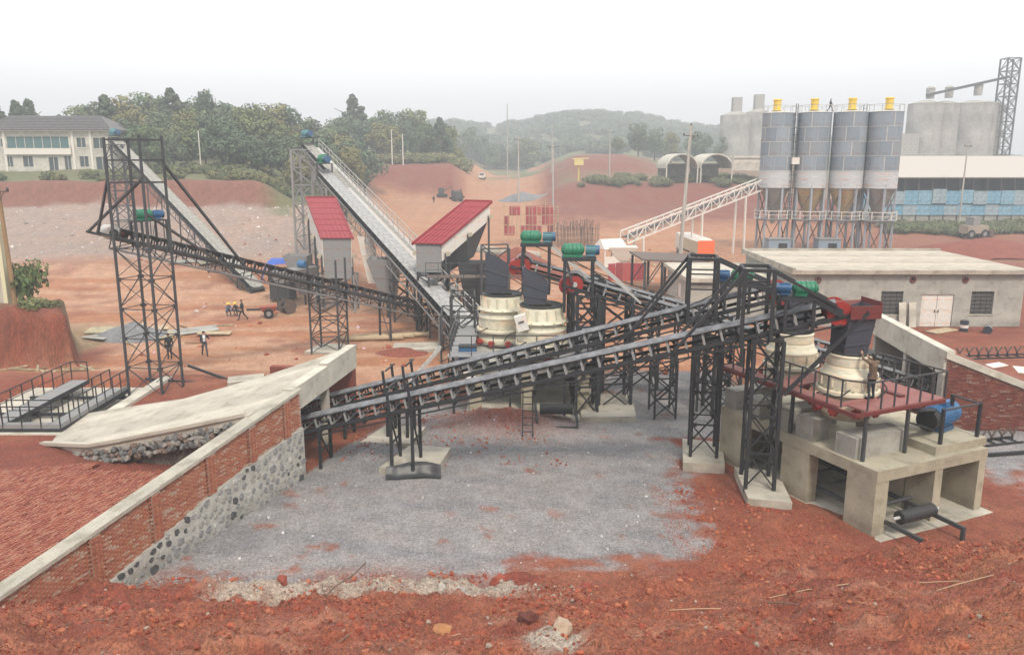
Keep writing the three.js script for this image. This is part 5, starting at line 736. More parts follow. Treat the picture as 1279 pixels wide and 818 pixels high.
// ---------------------------------------------------------------- truck with pale body and orange tailgate
function wheel(t, x, y, z, r = 0.5) { const g = new THREE.CylinderGeometry(r, r, 0.3, 18); g.rotateX(Math.PI / 2); const o = mesh('wheel', g, m.black, t, [x, y, z]); const h = new THREE.CylinderGeometry(r * 0.5, r * 0.5, 0.32, 12); h.rotateX(Math.PI / 2); mesh('rim', h, m.steelPale, o); }
{
  const t = thing('dump_truck', 'long truck with cream covered body and orange tailgate behind the annex', 'truck', [25.3, 0, -104.2], 1.64);
  mesh('body', frustum(rect(4.4, 0, 8.8, 2.1, 1.0), rect(4.4, 0, 8.8, 2.2, 2.6)), M([0.62, 0.56, 0.42], 0.6, { map: T.grime }), t); mesh('cover', frustum(rect(4.4, 0, 8.8, 2.2, 2.602), rect(4.4, 0, 8.6, 1.1, 3.0)), m.white, t); mesh('tailgate', bxx(-0.1, 0, 0.7, 2.75, -1.1, 1.1), M([0.75, 0.13, 0.03], 0.5), t); mesh('cab', bxx(8.9, 10.8, 0.7, 2.9, -1.1, 1.1), m.white, t); mesh('chassis', bxx(0.2, 10.4, 0.55, 0.98, -0.5, 0.5), m.steel, t);
  for (const x of [1.2, 2.5, 9.6]) for (const z of [-0.95, 0.95]) wheel(t, x, 0.5, z); for (const z of [-0.8, 0.8]) mesh('tail_lamp', bx(0.04, 0.15, 0.3), m.maroonDark, t, [-0.13, 0.85, z]);
  const p = thing('pickup_truck', 'small white truck driving on the far orange road', 'truck', [-9.6, height(-9.6, -262), -262], 1.5); mesh('body', bxx(-2.4, 2.4, 0.5, 1.2, -0.95, 0.95), m.white, p); mesh('cab', frustum(rect(-0.4, 0, 2.4, 1.8, 1.2), rect(-0.4, 0, 1.7, 1.5, 2.0)), m.white, p); mesh('windscreen', frustum(rect(-1.62, 0, 0.06, 1.5, 1.25), rect(-1.3, 0, 0.06, 1.3, 1.9)), m.black, p); for (const x of [-1.5, 1.5]) for (const z of [-0.85, 0.85]) wheel(p, x, 0.38, z, 0.38);
  for (const [i, q] of [[-17.5, -203], [-14, -201], [-13.2, -196]].entries()) { const e = thing('excavator', ['small dark excavator standing on the far orange ground', 'second small dark machine beside the far excavator', 'third small dark machine right of the far excavators'][i], 'excavator', [q[0], height(q[0], q[1]), q[1]], i); for (const z of [-0.8, 0.8]) mesh('track', bx(2.6, 0.7, 0.4, 0, 0.35, z), m.black, e); mesh('cab', bx(1.4, 1.5, 1.5, -0.2, 1.5, 0), m.steelMid, e); bar(e, 'boom', [0.4, 1.4, 0], [2.2, 2.6, 0], 0.22, m.steelRust); bar(e, 'dipper', [2.2, 2.6, 0], [3.0, 0.8, 0], 0.2, m.steelRust); mesh('bucket', bx(0.5, 0.5, 0.7, 3.0, 0.55, 0), m.steel, e); }
  const l = thing('wheel_loader', 'hazy pale machine parked on red soil right of the grey silos', 'loader', [76.5, height(76.5, -133), -133], 0.3); mesh('body', bx(4.2, 1.3, 1.9, 0, 1.5, 0), M([0.3, 0.25, 0.2], 0.7), l); mesh('cab', bx(1.5, 1.4, 1.6, -0.3, 2.8, 0), m.steelPale, l); for (const x of [-1.4, 1.4]) for (const z of [-0.9, 0.9]) wheel(l, x, 0.75, z, 0.75); mesh('bucket', bx(0.9, 0.9, 2.2, 2.9, 0.8, 0), m.steelRust, l);
}
// ---------------------------------------------------------------- sheds, far silos, house
{
  const s = thing('long_shed', 'long shed with pale sloping roof and torn blue cladding at far right', 'shed', [64, 3.2, -150]);
  mesh('roof', frustum([[0, 6.6, 3], [60, 6.6, 3], [60, 6.8, 3.1], [0, 6.8, 3.1]].map(v => v), [[0, 10.4, -9], [60, 10.4, -9], [60, 10.6, -8.9], [0, 10.6, -8.9]]), M([0.5, 0.48, 0.45], 0.8, { map: T.grime }), s);
  const cl = [M([0.2, 0.42, 0.58], 0.7, { map: T.dust }), M([0.25, 0.46, 0.6], 0.7, { map: T.dust }), M([0.36, 0.46, 0.52], 0.7, { map: T.dust })]; for (let i = 0; i < 24; i++) { const x = i * 2.5; mesh('cladding_sheet', bx(2.46, 2.3 + hash(i, 9) * 0.5, 0.06, x + 1.25, 3.1 + hash(i, 5) * 0.3, 2.6 + hash(i, 6) * 0.2), cl[i % 3], s); mesh('lower_sheet', bx(2.46, 1.9, 0.06, x + 1.25, 0.9, 2.5), cl[(i * 2 + 2) % 3], s); bar(s, 'post', [x, -1, 2.3], [x, 6.6, 2.3], 0.25, m.steelMid); }
  mesh('back_wall', bx(60, 8, 0.2, 30, 4, -4), M([0.1, 0.13, 0.17], 0.9), s); mesh('base_wall', bx(60, 1.2, 0.3, 30, -0.5, 2.2), m.concGrey, s);
  const arch = thing('arched_shed', 'pale shed with two arched roof ends between pole and grey silos', 'shed', [40, 7.6, -200]);
  for (const c of [1.6, 10]) { const q = new THREE.Shape(); q.absellipse(c, 3.4, 4.0, 3.6, 0, Math.PI, false); q.absellipse(c, 3.4, 3.75, 3.3, Math.PI, 0, true); mesh('arched_roof', new THREE.ExtrudeGeometry(q, { depth: 14, bevelEnabled: false, curveSegments: 24 }), m.concPale, arch, [0, 0, -13]); for (const s of [-3.8, 3.8]) bar(arch, 'post', [c + s, -1, 0.8], [c + s, 3.4, 0.8], 0.3, m.concPale); mesh('end_wall', bx(7.4, 5, 0.3, c, 2, -12), m.concGrey, arch); }
  mesh('flat_roof', bx(16, 0.5, 13, 22.2, 6.2, -6), m.concPale, arch); mesh('front_wall', bx(16, 3.0, 0.3, 22.2, 4.4, 0), m.concPale, arch);
  const pale = M([0.46, 0.45, 0.43], 0.85, { map: T.dust });
  const big = ['leftmost hazy tall silo of the far right group', 'second hazy tall silo of the far right group', 'third hazy tall silo of the far right group', 'hazy silo nearest the lift tower in far right group'];
  [[131, 5.2], [138.5, 5.6], [146, 5.6], [152, 5]].forEach(([x, r], i) => { const t = thing('grain_silo', big[i], 'silo', [x, 2, -262 - (i % 2) * 3], 0, 'far right silos'); mesh('shell', new THREE.CylinderGeometry(r, r, 28.5, 32), pale, t, [0, 14.2, 0]); mesh('roof', new THREE.CylinderGeometry(r * 0.3, r + 0.1, 1.0, 32), m.concGrey, t, [0, 28.9, 0]); if (i < 3) { mesh('vent_cap', new THREE.CylinderGeometry(1.3, 1.2, 3.2, 16), pale, t, [1, 31.6 + i * 0.5, 0]); mesh('cap_roof', new THREE.CylinderGeometry(0.6, 1.45, 0.6, 16), m.concGrey, t, [1, 33.4 + i * 0.5, 0]); } });
  const lt = latticeTower('lift_tower', 'tall hazy lattice lift tower beside the far right silos', [[153.5, -259], [157.5, -259], [157.5, -263], [153.5, -263]], 2, 44, 11, 0.4, m.steelMid, { thin: 0.6 }); bar(lt, 'gantry', [-25, 31, 0], [0, 36.5, 0], 1.4, m.steelMid, 0.8);
  const sm = ['hazy pale silo left in the small far group', 'hazy pale silo right in the small far group']; [[82, 5.6, 27], [90, 4.4, 28]].forEach(([x, r, h], i) => { const t = thing('grain_silo', sm[i], 'silo', [x, 2, -302], 0, 'far centre silos'); mesh('shell', new THREE.CylinderGeometry(r, r, h, 28), pale, t, [0, h / 2, 0]); mesh('roof', new THREE.CylinderGeometry(r * 0.3, r, 1.4, 28), m.concGrey, t, [0, h + 0.7, 0]); mesh('head_house', bx(3.2, 5.5, 3, 0, h + 3.6, 0), pale, t); });
  const bf = thing('mill_building', 'hazy low concrete mill building left of the far right silos', 'building', [121, 2, -255]); mesh('wall', bx(13, 13, 8, 0, 6.5, 0), pale, bf); mesh('upper_storey', bx(7, 6, 6, 1, 16, -1), pale, bf); for (let i = 0; i < 4; i++) mesh('window', bx(1.6, 1.8, 0.2, -4.5 + i * 3, 8.5, 4.02), m.steelMid, bf);
  // two-storey house on the left
  const h = thing('village_house', 'cream two-storey house with grey tiled roof at the far left', 'house', [-96, 10.8, -150]), wl = M([0.62, 0.6, 0.55], 0.85, { map: T.conc }), W = 22.6, Hh = 7.3;
  const win = [[6.2, 8.0, 1.0, 2.9], [3.0, 4.3, 1.0, 2.8], [16.6, 18.2, 1.0, 2.9], [16.4, 18.0, 4.5, 6.2], [19.4, 21.6, 4.3, 6.2], [19.6, 21.8, 0.1, 2.8], [10.9, 12.6, 0.1, 2.7], [13.8, 15.0, 0.1, 2.9], [3.6, 14.9, 4.35, 6.4], [0.6, 1.4, 4.6, 6.0], [2.0, 2.8, 4.6, 6.0], [0.6, 1.5, 0.8, 2.2]];
  mesh('front_wall', holedWall(W, Hh, 0.3, win), wl, h, [0, 0, -0.3]); mesh('side_wall', bxx(W - 0.3, W, 0, Hh, -9, -0.302), wl, h); mesh('back_wall', bxx(0, W - 0.302, 0, Hh, -9, -8.7), wl, h);
  const gl = M([0.05, 0.075, 0.085], 0.2), tl = M([0.06, 0.14, 0.14], 0.25);
  for (const [i, q] of win.entries()) { const w = mesh(i === 6 || i === 7 ? 'door' : 'window', bxx(q[0] + 0.02, q[1] - 0.02, q[2], q[3], -0.24, -0.2), i === 8 ? tl : gl, h); const n = i === 8 ? 7 : 2; for (let k = 1; k < n; k++) bar(w, 'mullion', [mix(q[0], q[1], k / n), q[2], -0.14], [mix(q[0], q[1], k / n), q[3], -0.14], 0.07, m.white); mesh('sill', bxx(q[0] - 0.1, q[1] + 0.1, q[2] - 0.12, q[2] - 0.01, 0.004, 0.08), m.white, w); }
  for (const x of [3.0, 15.5, 18.8]) mesh('pilaster', bxx(x, x + 0.4, 0, Hh, 0.003, 0.18), m.white, h); mesh('cornice', bxx(-0.3, W + 0.3, Hh + 0.002, Hh + 0.3, -9.3, 0.5), m.white, h); mesh('balcony_slab', bxx(3.4, 15.4, 3.2, 4.3, 0.2, 0.5), m.white, h);
  mesh('roof', frustum([[-0.8, Hh + 0.31, 0.9], [W + 0.8, Hh + 0.31, 0.9], [W + 0.8, Hh + 0.31, -9.8], [-0.8, Hh + 0.31, -9.8]], [[2, Hh + 3.0, -4.2], [W - 3.5, Hh + 3.0, -4.2], [W - 3.5, Hh + 3.0, -4.8], [2, Hh + 3.0, -4.8]]), M([0.17, 0.165, 0.17], 0.85, { map: T.dust }), h);
  for (let i = 0; i < 9; i++) { const f = i / 9; bar(h, 'roof_course', [mix(-0.8, 2, f), Hh + 0.36 + 2.7 * f, mix(0.95, -4.15, f)], [mix(W + 0.8, W - 3.5, f), Hh + 0.36 + 2.7 * f, mix(0.95, -4.15, f)], 0.12, m.steelMid, 0.06); }
  mesh('porch_step', bxx(8, 16, -0.6, 0, 0.2, 2.2), m.conc, h);
  // building corner at the left edge
  const e = thing('rendered_building', 'corner of pale rendered building at the left edge on the red bank', 'building', [-34.5, 3.3, -52.4], 0.08); mesh('wall', bxx(-5, 0.7, -0.3, 5.6, -0.9, 0), m.conc, e); mesh('corner_strip', bxx(0.703, 0.95, 0, 5.7, -0.5, 0.05), M([0.6, 0.58, 0.4], 0.8), e); rod(e, 'downpipe', [0.25, 0.1, 0.1], [0.25, 5.5, 0.1], 0.06, m.white);
}
// ---------------------------------------------------------------- poles
function pole(label, x, z, h, o = {}) { const y = o.y ?? height(x, z), t = thing('utility_pole', label, 'pole', [x, y - 0.2, z], o.turn || 0.3, o.group); t.rotation.z = o.lean || 0; mesh('shaft', new THREE.CylinderGeometry(0.11 * (o.s || 1), 0.17 * (o.s || 1), h, 12).translate(0, h / 2, 0), o.mat || m.pole, t); for (const [dy, w] of o.arms || []) { bar(t, 'crossarm', [-w, h - dy, 0.1], [w, h - dy, 0.1], 0.1, m.steelRust); for (const s of [-0.9, 0.9]) mesh('insulator', lathe([[0, 0], [0.06, 0], [0.11, 0.05], [0.06, 0.1], [0.1, 0.15], [0.05, 0.22], [0, 0.24]], 10), m.insul, t, [s * w, h - dy + 0.05, 0.1]); bar(t, 'arm_brace', [0, h - dy - 0.6, 0.1], [w * 0.6, h - dy, 0.1], 0.05, m.steelRust); } if (o.cap) mesh('insulator', lathe([[0, 0], [0.09, 0], [0.15, 0.08], [0.08, 0.16], [0, 0.3]], 10), m.insul, t, [0, h, 0]); }
pole('tall concrete pole with crossarm left of the grey silos', 20.4, -97, 17.2, { lean: -0.045, arms: [[1.2, 1.0]], cap: true, s: 1.5 });
pole('dark wooden pole at the left edge on the red bank', -33.2, -52.6, 8.9, { mat: m.wood, lean: 0.015, arms: [[1.3, 0.6]], cap: true, y: 3.6 });
pole('far concrete pole left of the pair over the orange road', 1.5, -190, 15.5, { arms: [[0.8, 1.1]], s: 1.3 });
pole('far concrete pole right of the pair over the orange road', 8.6, -170, 13.5, { arms: [[0.5, 1.1]], s: 1.3 });
pole('far pole on the scrubby terrace left of arched shed', 24.5, -205, 13.5, { arms: [[0.7, 1.1]], s: 1.2 });
pole('thin tall far pole at the middle of the skyline', -1.5, -260, 24, { s: 1.2 });
pole('thin far pole on the red mound', 12, -245, 14, { s: 1.2 });
pole('white pole standing before the wood on the left', -57.6, -151, 7.4, { s: 0.9, mat: m.white });
pole('left of two pale poles on the red cut bank', -33, -225, 9.5, { mat: m.white }); pole('right of two pale poles on the red cut bank', -29.6, -222, 8.5, { mat: m.white });
pole('slim pole in front of the long blue shed', 79.5, -143, 15, { arms: [[0.4, 0.8]] });
// ---------------------------------------------------------------- red formwork and reinforcement
{
  const t = thing('concrete_formwork', 'red shuttering panels with scaffold sticks in the middle distance', 'formwork', [2.8, 0.6, -126], 0.1), rm = [M([0.42, 0.05, 0.07], 0.7, { map: T.grime }), M([0.34, 0.05, 0.06], 0.7, { map: T.grime }), M([0.48, 0.1, 0.1], 0.7, { map: T.grime })];
  for (let i = 0; i < 9; i++) for (let r = 0; r < 3; r++) if (hash(i, r + 4) > 0.12) mesh('panel', bx(0.82, 1.5, 0.12, -3.7 + i * 0.86, 1.6 + r * 1.55, hash(i, r) * 0.3), rm[(i * 2 + r) % 3], t);
  for (let i = 0; i < 14; i++) bar(t, 'scaffold_pole', [-4.2 + i * 0.65, 0, 1.2], [-4.2 + i * 0.65 + rr(-0.1, 0.1), rr(4.8, 6.6), 1.2], 0.09, m.woodPale); for (let k = 0; k < 4; k++) bar(t, 'scaffold_rail', [-4.4, 1.2 + k * 1.4, 1.25], [4.6, 1.2 + k * 1.4 + rr(-0.1, 0.1), 1.25], 0.08, m.woodPale);
  const b = thing('rebar_cage', 'rows of rusty reinforcing bars right of the red shuttering', 'rebar', [9.6, 0.4, -122], 0.5); for (let r = 0; r < 3; r++) for (let i = 0; i < 26; i++) bar(b, 'bar', [-3.2 + i * 0.26, -0.2, r * 1.6 - 1.6], [-3.2 + i * 0.26 + rr(-0.08, 0.08), rr(2.6, 3.8), r * 1.6 - 1.6], 0.06, m.steelRust); for (let r = 0; r < 3; r++) for (let k = 0; k < 3; k++) bar(b, 'tie_bar', [-3.3, 0.6 + k * 0.9, r * 1.6 - 1.55], [3.5, 0.6 + k * 0.9, r * 1.6 - 1.55], 0.05, m.steelRust);
  const w = thing('low_wall', 'low pale concrete footing beside the red shuttering', 'wall', [-1.5, 0.2, -112], -0.75); mesh('footing', bx(14, 0.9, 0.5, 0, 0.3, 0), m.concPale, w); mesh('ledge', bx(14, 0.3, 1.1, 0, 0, 0), m.concGrey, w);
  const wt = thing('site_tent', 'small white-roofed hut behind the green gear boxes', 'hut', [12.2, 0, -99], 0.4); mesh('roof', frustum([[-1.7, 2.4, -1.5], [-1.7, 2.4, 1.5], [1.7, 2.4, 1.5], [1.7, 2.4, -1.5]], [[-1.5, 3.5, -0.1], [-1.5, 3.5, 0.1], [1.5, 3.5, 0.1], [1.5, 3.5, -0.1]]), m.white, wt); for (const x of [-1.5, 1.5]) for (const z of [-1.3, 1.3]) bar(wt, 'post', [x, -0.1, z], [x, 2.4, z], 0.14, m.white); mesh('side_board', bx(2.9, 1.3, 0.06, 0, 0.8, 1.32), m.white, wt);
  const rt = thing('red_panel_stack', 'red site panels standing in front of the steel shelter', 'panel', [12.6, 0, -88], 0.2); for (let i = 0; i < 5; i++) mesh('panel', bx(0.8, 1.7 + hash(i, 2) * 0.5, 0.08, i * 0.85 - 1.7, 0.9, hash(i, 8) * 0.3), rm[i % 3], rt);
  const sh = thing('steel_shelter', 'open steel frame with flat grey top beside the annex', 'shelter', [15.4, 0, -80], 0.05); mesh('top_sheet', frustum([[-2.9, 3.5, -4], [-2.9, 3.5, 3], [3.2, 3.2, 3], [3.2, 3.2, -4]], [[-2.9, 3.65, -4], [-2.9, 3.65, 3], [3.2, 3.35, 3], [3.2, 3.35, -4]]), m.steelRust, sh); for (const x of [-2.6, -0.9, 0.9, 2.7]) for (const z of [-3.6, 2.6]) { bar(sh, 'post', [x, -0.1, z], [x, 3.3, z], 0.22, m.steelMid); if (x < 2) bar(sh, 'brace', [x, 0.6, z], [x + 1.7, 3.2, z], 0.09, m.steelMid); }
  const ga = thing('yellow_crane', 'small yellow hoist on a post before the far red mound', 'hoist', [17.6, height(17.6, -215), -215]); bar(ga, 'mast', [0, -0.3, 0], [0, 6, 0], 0.35, M([0.6, 0.45, 0.08], 0.6)); mesh('cab', bx(2.4, 1.4, 1.2, 0, 4.9, 0.3), M([0.62, 0.52, 0.2], 0.6), ga); bar(ga, 'jib', [-1.8, 5.8, 0], [2.6, 6, 0], 0.25, M([0.62, 0.52, 0.2], 0.6));
  const sl = thing('brick_stack', 'long stack of bricks on red soil at the far right', 'bricks', [58, 0, -84], 0.1); const bm = [M([0.34, 0.13, 0.08], 0.9, { map: T.dust }), M([0.28, 0.1, 0.06], 0.9, { map: T.dust })]; for (let i = 0; i < 16; i++) mesh('pallet_of_bricks', bx(1.1, 1.1 + hash(i, 1) * 0.5, 1.1, i * 1.2 - 9, 0.6, hash(i, 2) * 0.3), bm[i % 2], sl);
}
// ---------------------------------------------------------------- vegetation
function crownGeo(kind, sd, n, leaf) {
  let s = sd * 7919 + 11; const R = () => { s = (s * 1664525 + 1013904223) >>> 0; return s / 4294967296; };
  const P = [], N = [], K = [], a = new THREE.Vector3(), u = new THREE.Vector3(), v = new THREE.Vector3(), nn = new THREE.Vector3();
  const lobes = [];
  if (kind === 'pine') for (let i = 0; i < 30; i++) { const t = i / 30, an = i * 2.4 + R(), rad = ((1 - t) * 0.3 + 0.02) * (0.5 + 0.7 * R()); lobes.push([Math.cos(an) * rad, 0.24 + t * 0.74, Math.sin(an) * rad, 0.1 * (1.15 - t * 0.75), 0.045, 0.1 * (1.15 - t * 0.75)]); }
  else if (kind === 'bush') for (let i = 0; i < 8; i++) { const an = R() * 6.28, rad = 0.34 * Math.sqrt(R()); lobes.push([Math.cos(an) * rad, 0.25 + 0.35 * R(), Math.sin(an) * rad, 0.2 + 0.1 * R(), 0.2 + 0.12 * R(), 0.2 + 0.1 * R()]); }
  else for (let i = 0; i < 17; i++) { const t = R(), an = i * 2.4, rad = 0.3 * Math.sqrt(R()) * (1.15 - Math.abs(t - 0.35)); lobes.push([Math.cos(an) * rad, 0.3 + t * 0.58, Math.sin(an) * rad, 0.12 + 0.07 * R(), 0.1 + 0.06 * R(), 0.12 + 0.07 * R()]); }
  for (let i = 0; i < n; i++) {
    const l = lobes[Math.floor(R() * lobes.length)], th = R() * 6.283, cz = R() * 2 - 1, sr = Math.sqrt(1 - cz * cz), k = 0.55 + 0.5 * Math.pow(R(), 0.5);
    a.set(l[0] + Math.cos(th) * sr * l[3] * k, l[1] + cz * l[4] * k, l[2] + Math.sin(th) * sr * l[5] * k);
    nn.set(Math.cos(th) * sr + (R() - 0.5) * 1.2, cz + (R() - 0.5) * 1.2 + 0.3, Math.sin(th) * sr + (R() - 0.5) * 1.2).normalize();
    u.set(R() - 0.5, R() - 0.5, R() - 0.5).cross(nn).normalize(); v.crossVectors(nn, u); const q = leaf * (0.6 + 0.8 * R()), c = 0.75 + 0.5 * R(), w = 0.9 + 0.25 * R();
    for (const [x, y] of [[-1, -0.6], [1, -0.6], [0.2, 1.1]]) { P.push(a.x + (u.x * x + v.x * y) * q, a.y + (u.y * x + v.y * y) * q, a.z + (u.z * x + v.z * y) * q); N.push(nn.x, nn.y, nn.z); K.push(c * w, c, c * 0.95); }
  }
  const g = new THREE.BufferGeometry(); g.setAttribute('position', new THREE.Float32BufferAttribute(P, 3)); g.setAttribute('normal', new THREE.Float32BufferAttribute(N, 3)); g.setAttribute('color', new THREE.Float32BufferAttribute(K, 3)); return g;
}
const leafM = (c) => new THREE.MeshStandardMaterial({ color: L(...c), roughness: 0.9, vertexColors: true, side: THREE.DoubleSide });
const broad = [0, 1, 2, 3, 4].map(i => crownGeo('broad', i + 3, 2600, 0.024)), pines = [0, 1, 2].map(i => crownGeo('pine', i + 20, 2200, 0.026)), bushes = [0, 1, 2].map(i => crownGeo('bush', i + 40, 700, 0.05));
const leafs = [[0.09, 0.135, 0.06], [0.12, 0.15, 0.06], [0.075, 0.12, 0.07], [0.17, 0.165, 0.065], [0.1, 0.135, 0.08]].map(leafM), pineM = [leafM([0.055, 0.09, 0.055]), leafM([0.07, 0.1, 0.06])], trunkM = M([0.12, 0.09, 0.065], 0.95);
const trunkG = (() => { const g = [new THREE.CylinderGeometry(0.014, 0.028, 0.75, 8).translate(0, 0.375, 0)]; for (let i = 0; i < 5; i++) { const c = new THREE.CylinderGeometry(0.004, 0.011, 0.34, 5).translate(0, 0.17, 0); c.rotateZ(0.75 + 0.1 * i); c.rotateY(i * 2.4); c.translate(0, 0.28 + i * 0.09, 0); g.push(c); } return merged(g); })();
function tree(label, x, z, h, kind, v, group, y) { const t = thing(kind === 'pine' ? 'pine_tree' : 'leafy_tree', label, 'tree', [x, (y ?? height(x, z)) - 0.2, z], v * 1.7, group); const w = h * (0.85 + 0.3 * hash(Math.round(x * 10), Math.round(z * 10))); const c = mesh('crown', kind === 'pine' ? pines[v % 3] : broad[v % 5], kind === 'pine' ? pineM[v % 2] : leafs[(v * 3 + Math.floor(hash(v, 77) * 5)) % 5], t); c.scale.set(w, h, w); const k = mesh('trunk', trunkG, trunkM, t); k.scale.set(h, h, h); return t; }
{
  const px = (u, d) => (u - 639.5) / 1000 * d * 1.0;       // bearing to metres across at a given distance
  let v = 0;
  // wood on the left: three ragged rows
  for (const [d0, u0, u1, st, h0, h1] of [[152, 176, 415, 17, 6.5, 9.5], [170, 150, 455, 16, 8, 11.5], [192, 110, 470, 17, 9.5, 14]]) for (let u = u0; u < u1; u += st * rr(0.75, 1.25)) { const d = d0 + rr(-5, 5); tree({ 152: 'leafy tree in the front row of the left wood, above the undergrowth', 170: 'leafy tree in the middle row of the left wood, behind the front row', 192: 'leafy tree in the back row of the left wood, on the skyline' }[d0], px(u, d), -d, rr(h0, h1), 'broad', v++, { 152: 'front row of the left wood', 170: 'middle row of the left wood', 192: 'back row of the left wood' }[d0]); }
  for (let u = 418; u < 578; u += 13) { const d = rr(232, 246); tree('leafy tree in the thinner wood above the red cut bank', px(u, d), -d, rr(8, 13) * (u > 540 ? 0.75 : 1), 'broad', v++, 'trees above the cut bank'); }
  for (let u = 425; u < 560; u += 19) { const d = rr(250, 262); tree('leafy tree in the thinner wood above the red cut bank', px(u, d), -d, rr(10, 15), 'broad', v++, 'trees above the cut bank'); }
  const P = [[14, 180, 11.5, 'pine at the left edge above the house roof'], [40, 178, 12.5, 'ragged pine above the middle of the house roof'], [55, 184, 12.5, 'pine just right of the ragged one above the house'], [90, 176, 9.5, 'pine standing above the right end of the house roof'], [148, 168, 13.5, 'tall pointed pine beside the house, nearest the far left conveyor'], [131, 172, 9.5, 'smaller pine left of the tall pointed one'], [228, 186, 15, 'pointed pine rising from the left part of the wood'], [268, 184, 13.5, 'slim pine tip right of the pointed one in the wood'], [448, 250, 19, 'tall pine tip above the wide conveyor drive'], [552, 240, 13, 'lone round-topped pine at the right end of the wood']];
  for (const [u, d, h, l] of P) tree(l, px(u, d), -d, h, 'pine', v++);
  for (let u = 2; u < 125; u += 17) tree('dark tree peeping over the house roof', px(u, 186), -186, rr(5, 7), 'broad', v++, 'trees behind the house');
  // hazy trees in the middle and to the right
  for (let u = 585; u < 670; u += 15) tree('pale hazy tree at the end of the orange road', px(u, 400), -400 - rr(0, 20), rr(12, 19), 'broad', v++, 'trees at the road end');
  for (let u = 770; u < 905; u += 26) tree('hazy tree behind the scrubby terrace', px(u, 300), -300 - rr(0, 25), rr(6, 13), 'broad', v++, 'trees behind the terrace');
  // undergrowth and scrub: uncountable
  const sets = [['undergrowth', 420, () => { const u = rr(-10, 420), d = rr(133, 152); return (u < 150 && d > 139) || fbm(u * 0.04, d * 0.15, 3) < 0.47 ? null : [px(u, d), -d, rr(0.9, 2.8)]; }, [[0.13, 0.15, 0.065], [0.17, 0.17, 0.08], [0.1, 0.13, 0.06]]],
    ['terrace_scrub', 420, () => { const u = rr(720, 950), d = rr(194, 224); return fbm(u * 0.05, d * 0.1, 3) < 0.5 ? null : [px(u, d), -d, rr(1.0, 3.4)]; }, [[0.17, 0.17, 0.09], [0.13, 0.14, 0.07]]],
    ['bank_scrub', 170, () => { const u = rr(395, 590), d = rr(228, 238); return [px(u, d), -d, rr(2, 5)]; }, [[0.15, 0.16, 0.07], [0.19, 0.18, 0.08]]],
    ['shed_scrub', 200, () => { const u = rr(1105, 1290), d = rr(136, 145); return [px(u, d), -d, rr(1.4, 2.8)]; }, [[0.12, 0.15, 0.08], [0.15, 0.16, 0.09]]],
    ['far_wood', 1500, () => { const u = rr(540, 1300), d = rr(420, 770); return [px(u, d), -d, rr(5, 10)]; }, [[0.08, 0.12, 0.075], [0.1, 0.13, 0.08]]]];
  const M4 = new THREE.Matrix4(), Q = new THREE.Quaternion(), Y = new THREE.Vector3(0, 1, 0);
  const lab = { undergrowth: 'olive undergrowth below the wood', terrace_scrub: 'dry scrub on the far terrace', bank_scrub: 'scrub on top of the red cut bank', shed_scrub: 'green scrub in front of the blue shed', far_wood: 'hazy wooded cover of the far hills' };
  for (const [nm, n, f, cols] of sets) { const im = new THREE.InstancedMesh(bushes[nm.length % 3], leafM([1, 1, 1]), n); im.name = nm; tag(im, lab[nm], 'scrub', null, 'stuff'); let k = 0; for (let i = 0; i < n; i++) { const q = f(); if (!q) continue; const s = q[2]; Q.setFromAxisAngle(Y, rr(0, 6)); M4.compose(new THREE.Vector3(q[0], height(q[0], q[1]) - 0.15 * s, q[1]), Q, new THREE.Vector3(s * rr(1, 1.7), s, s * rr(1, 1.7))); im.setMatrixAt(k, M4); im.setColorAt(k, L(...cols[k % cols.length])); k++; } im.count = k; scene.add(im); }
  const sh = (l, x, z, y, w, h, v2, mt) => { const t = thing('shrub', l, 'shrub', [x, y, z], v2); const o = mesh('foliage', bushes[v2 % 3], mt || leafs[0], t); o.scale.set(w, h, w); const k = mesh('stem', trunkG, trunkM, t); k.scale.set(1, h * 0.5, 1); };
  sh('tall green shrub beside the building corner at the left edge', -32.8, -53.6, 3.3, 2.4, 4.2, 1, leafM([0.09, 0.13, 0.045])); sh('low shrub hanging on the edge of the red bank', -31.5, -51.6, 3.2, 2.2, 1.3, 2, leafM([0.13, 0.15, 0.06])); sh('small shrub on top of the red bank, right of the pole', -30.4, -52.0, 3.3, 1.4, 0.9, 0, leafM([0.12, 0.13, 0.06])); 
}
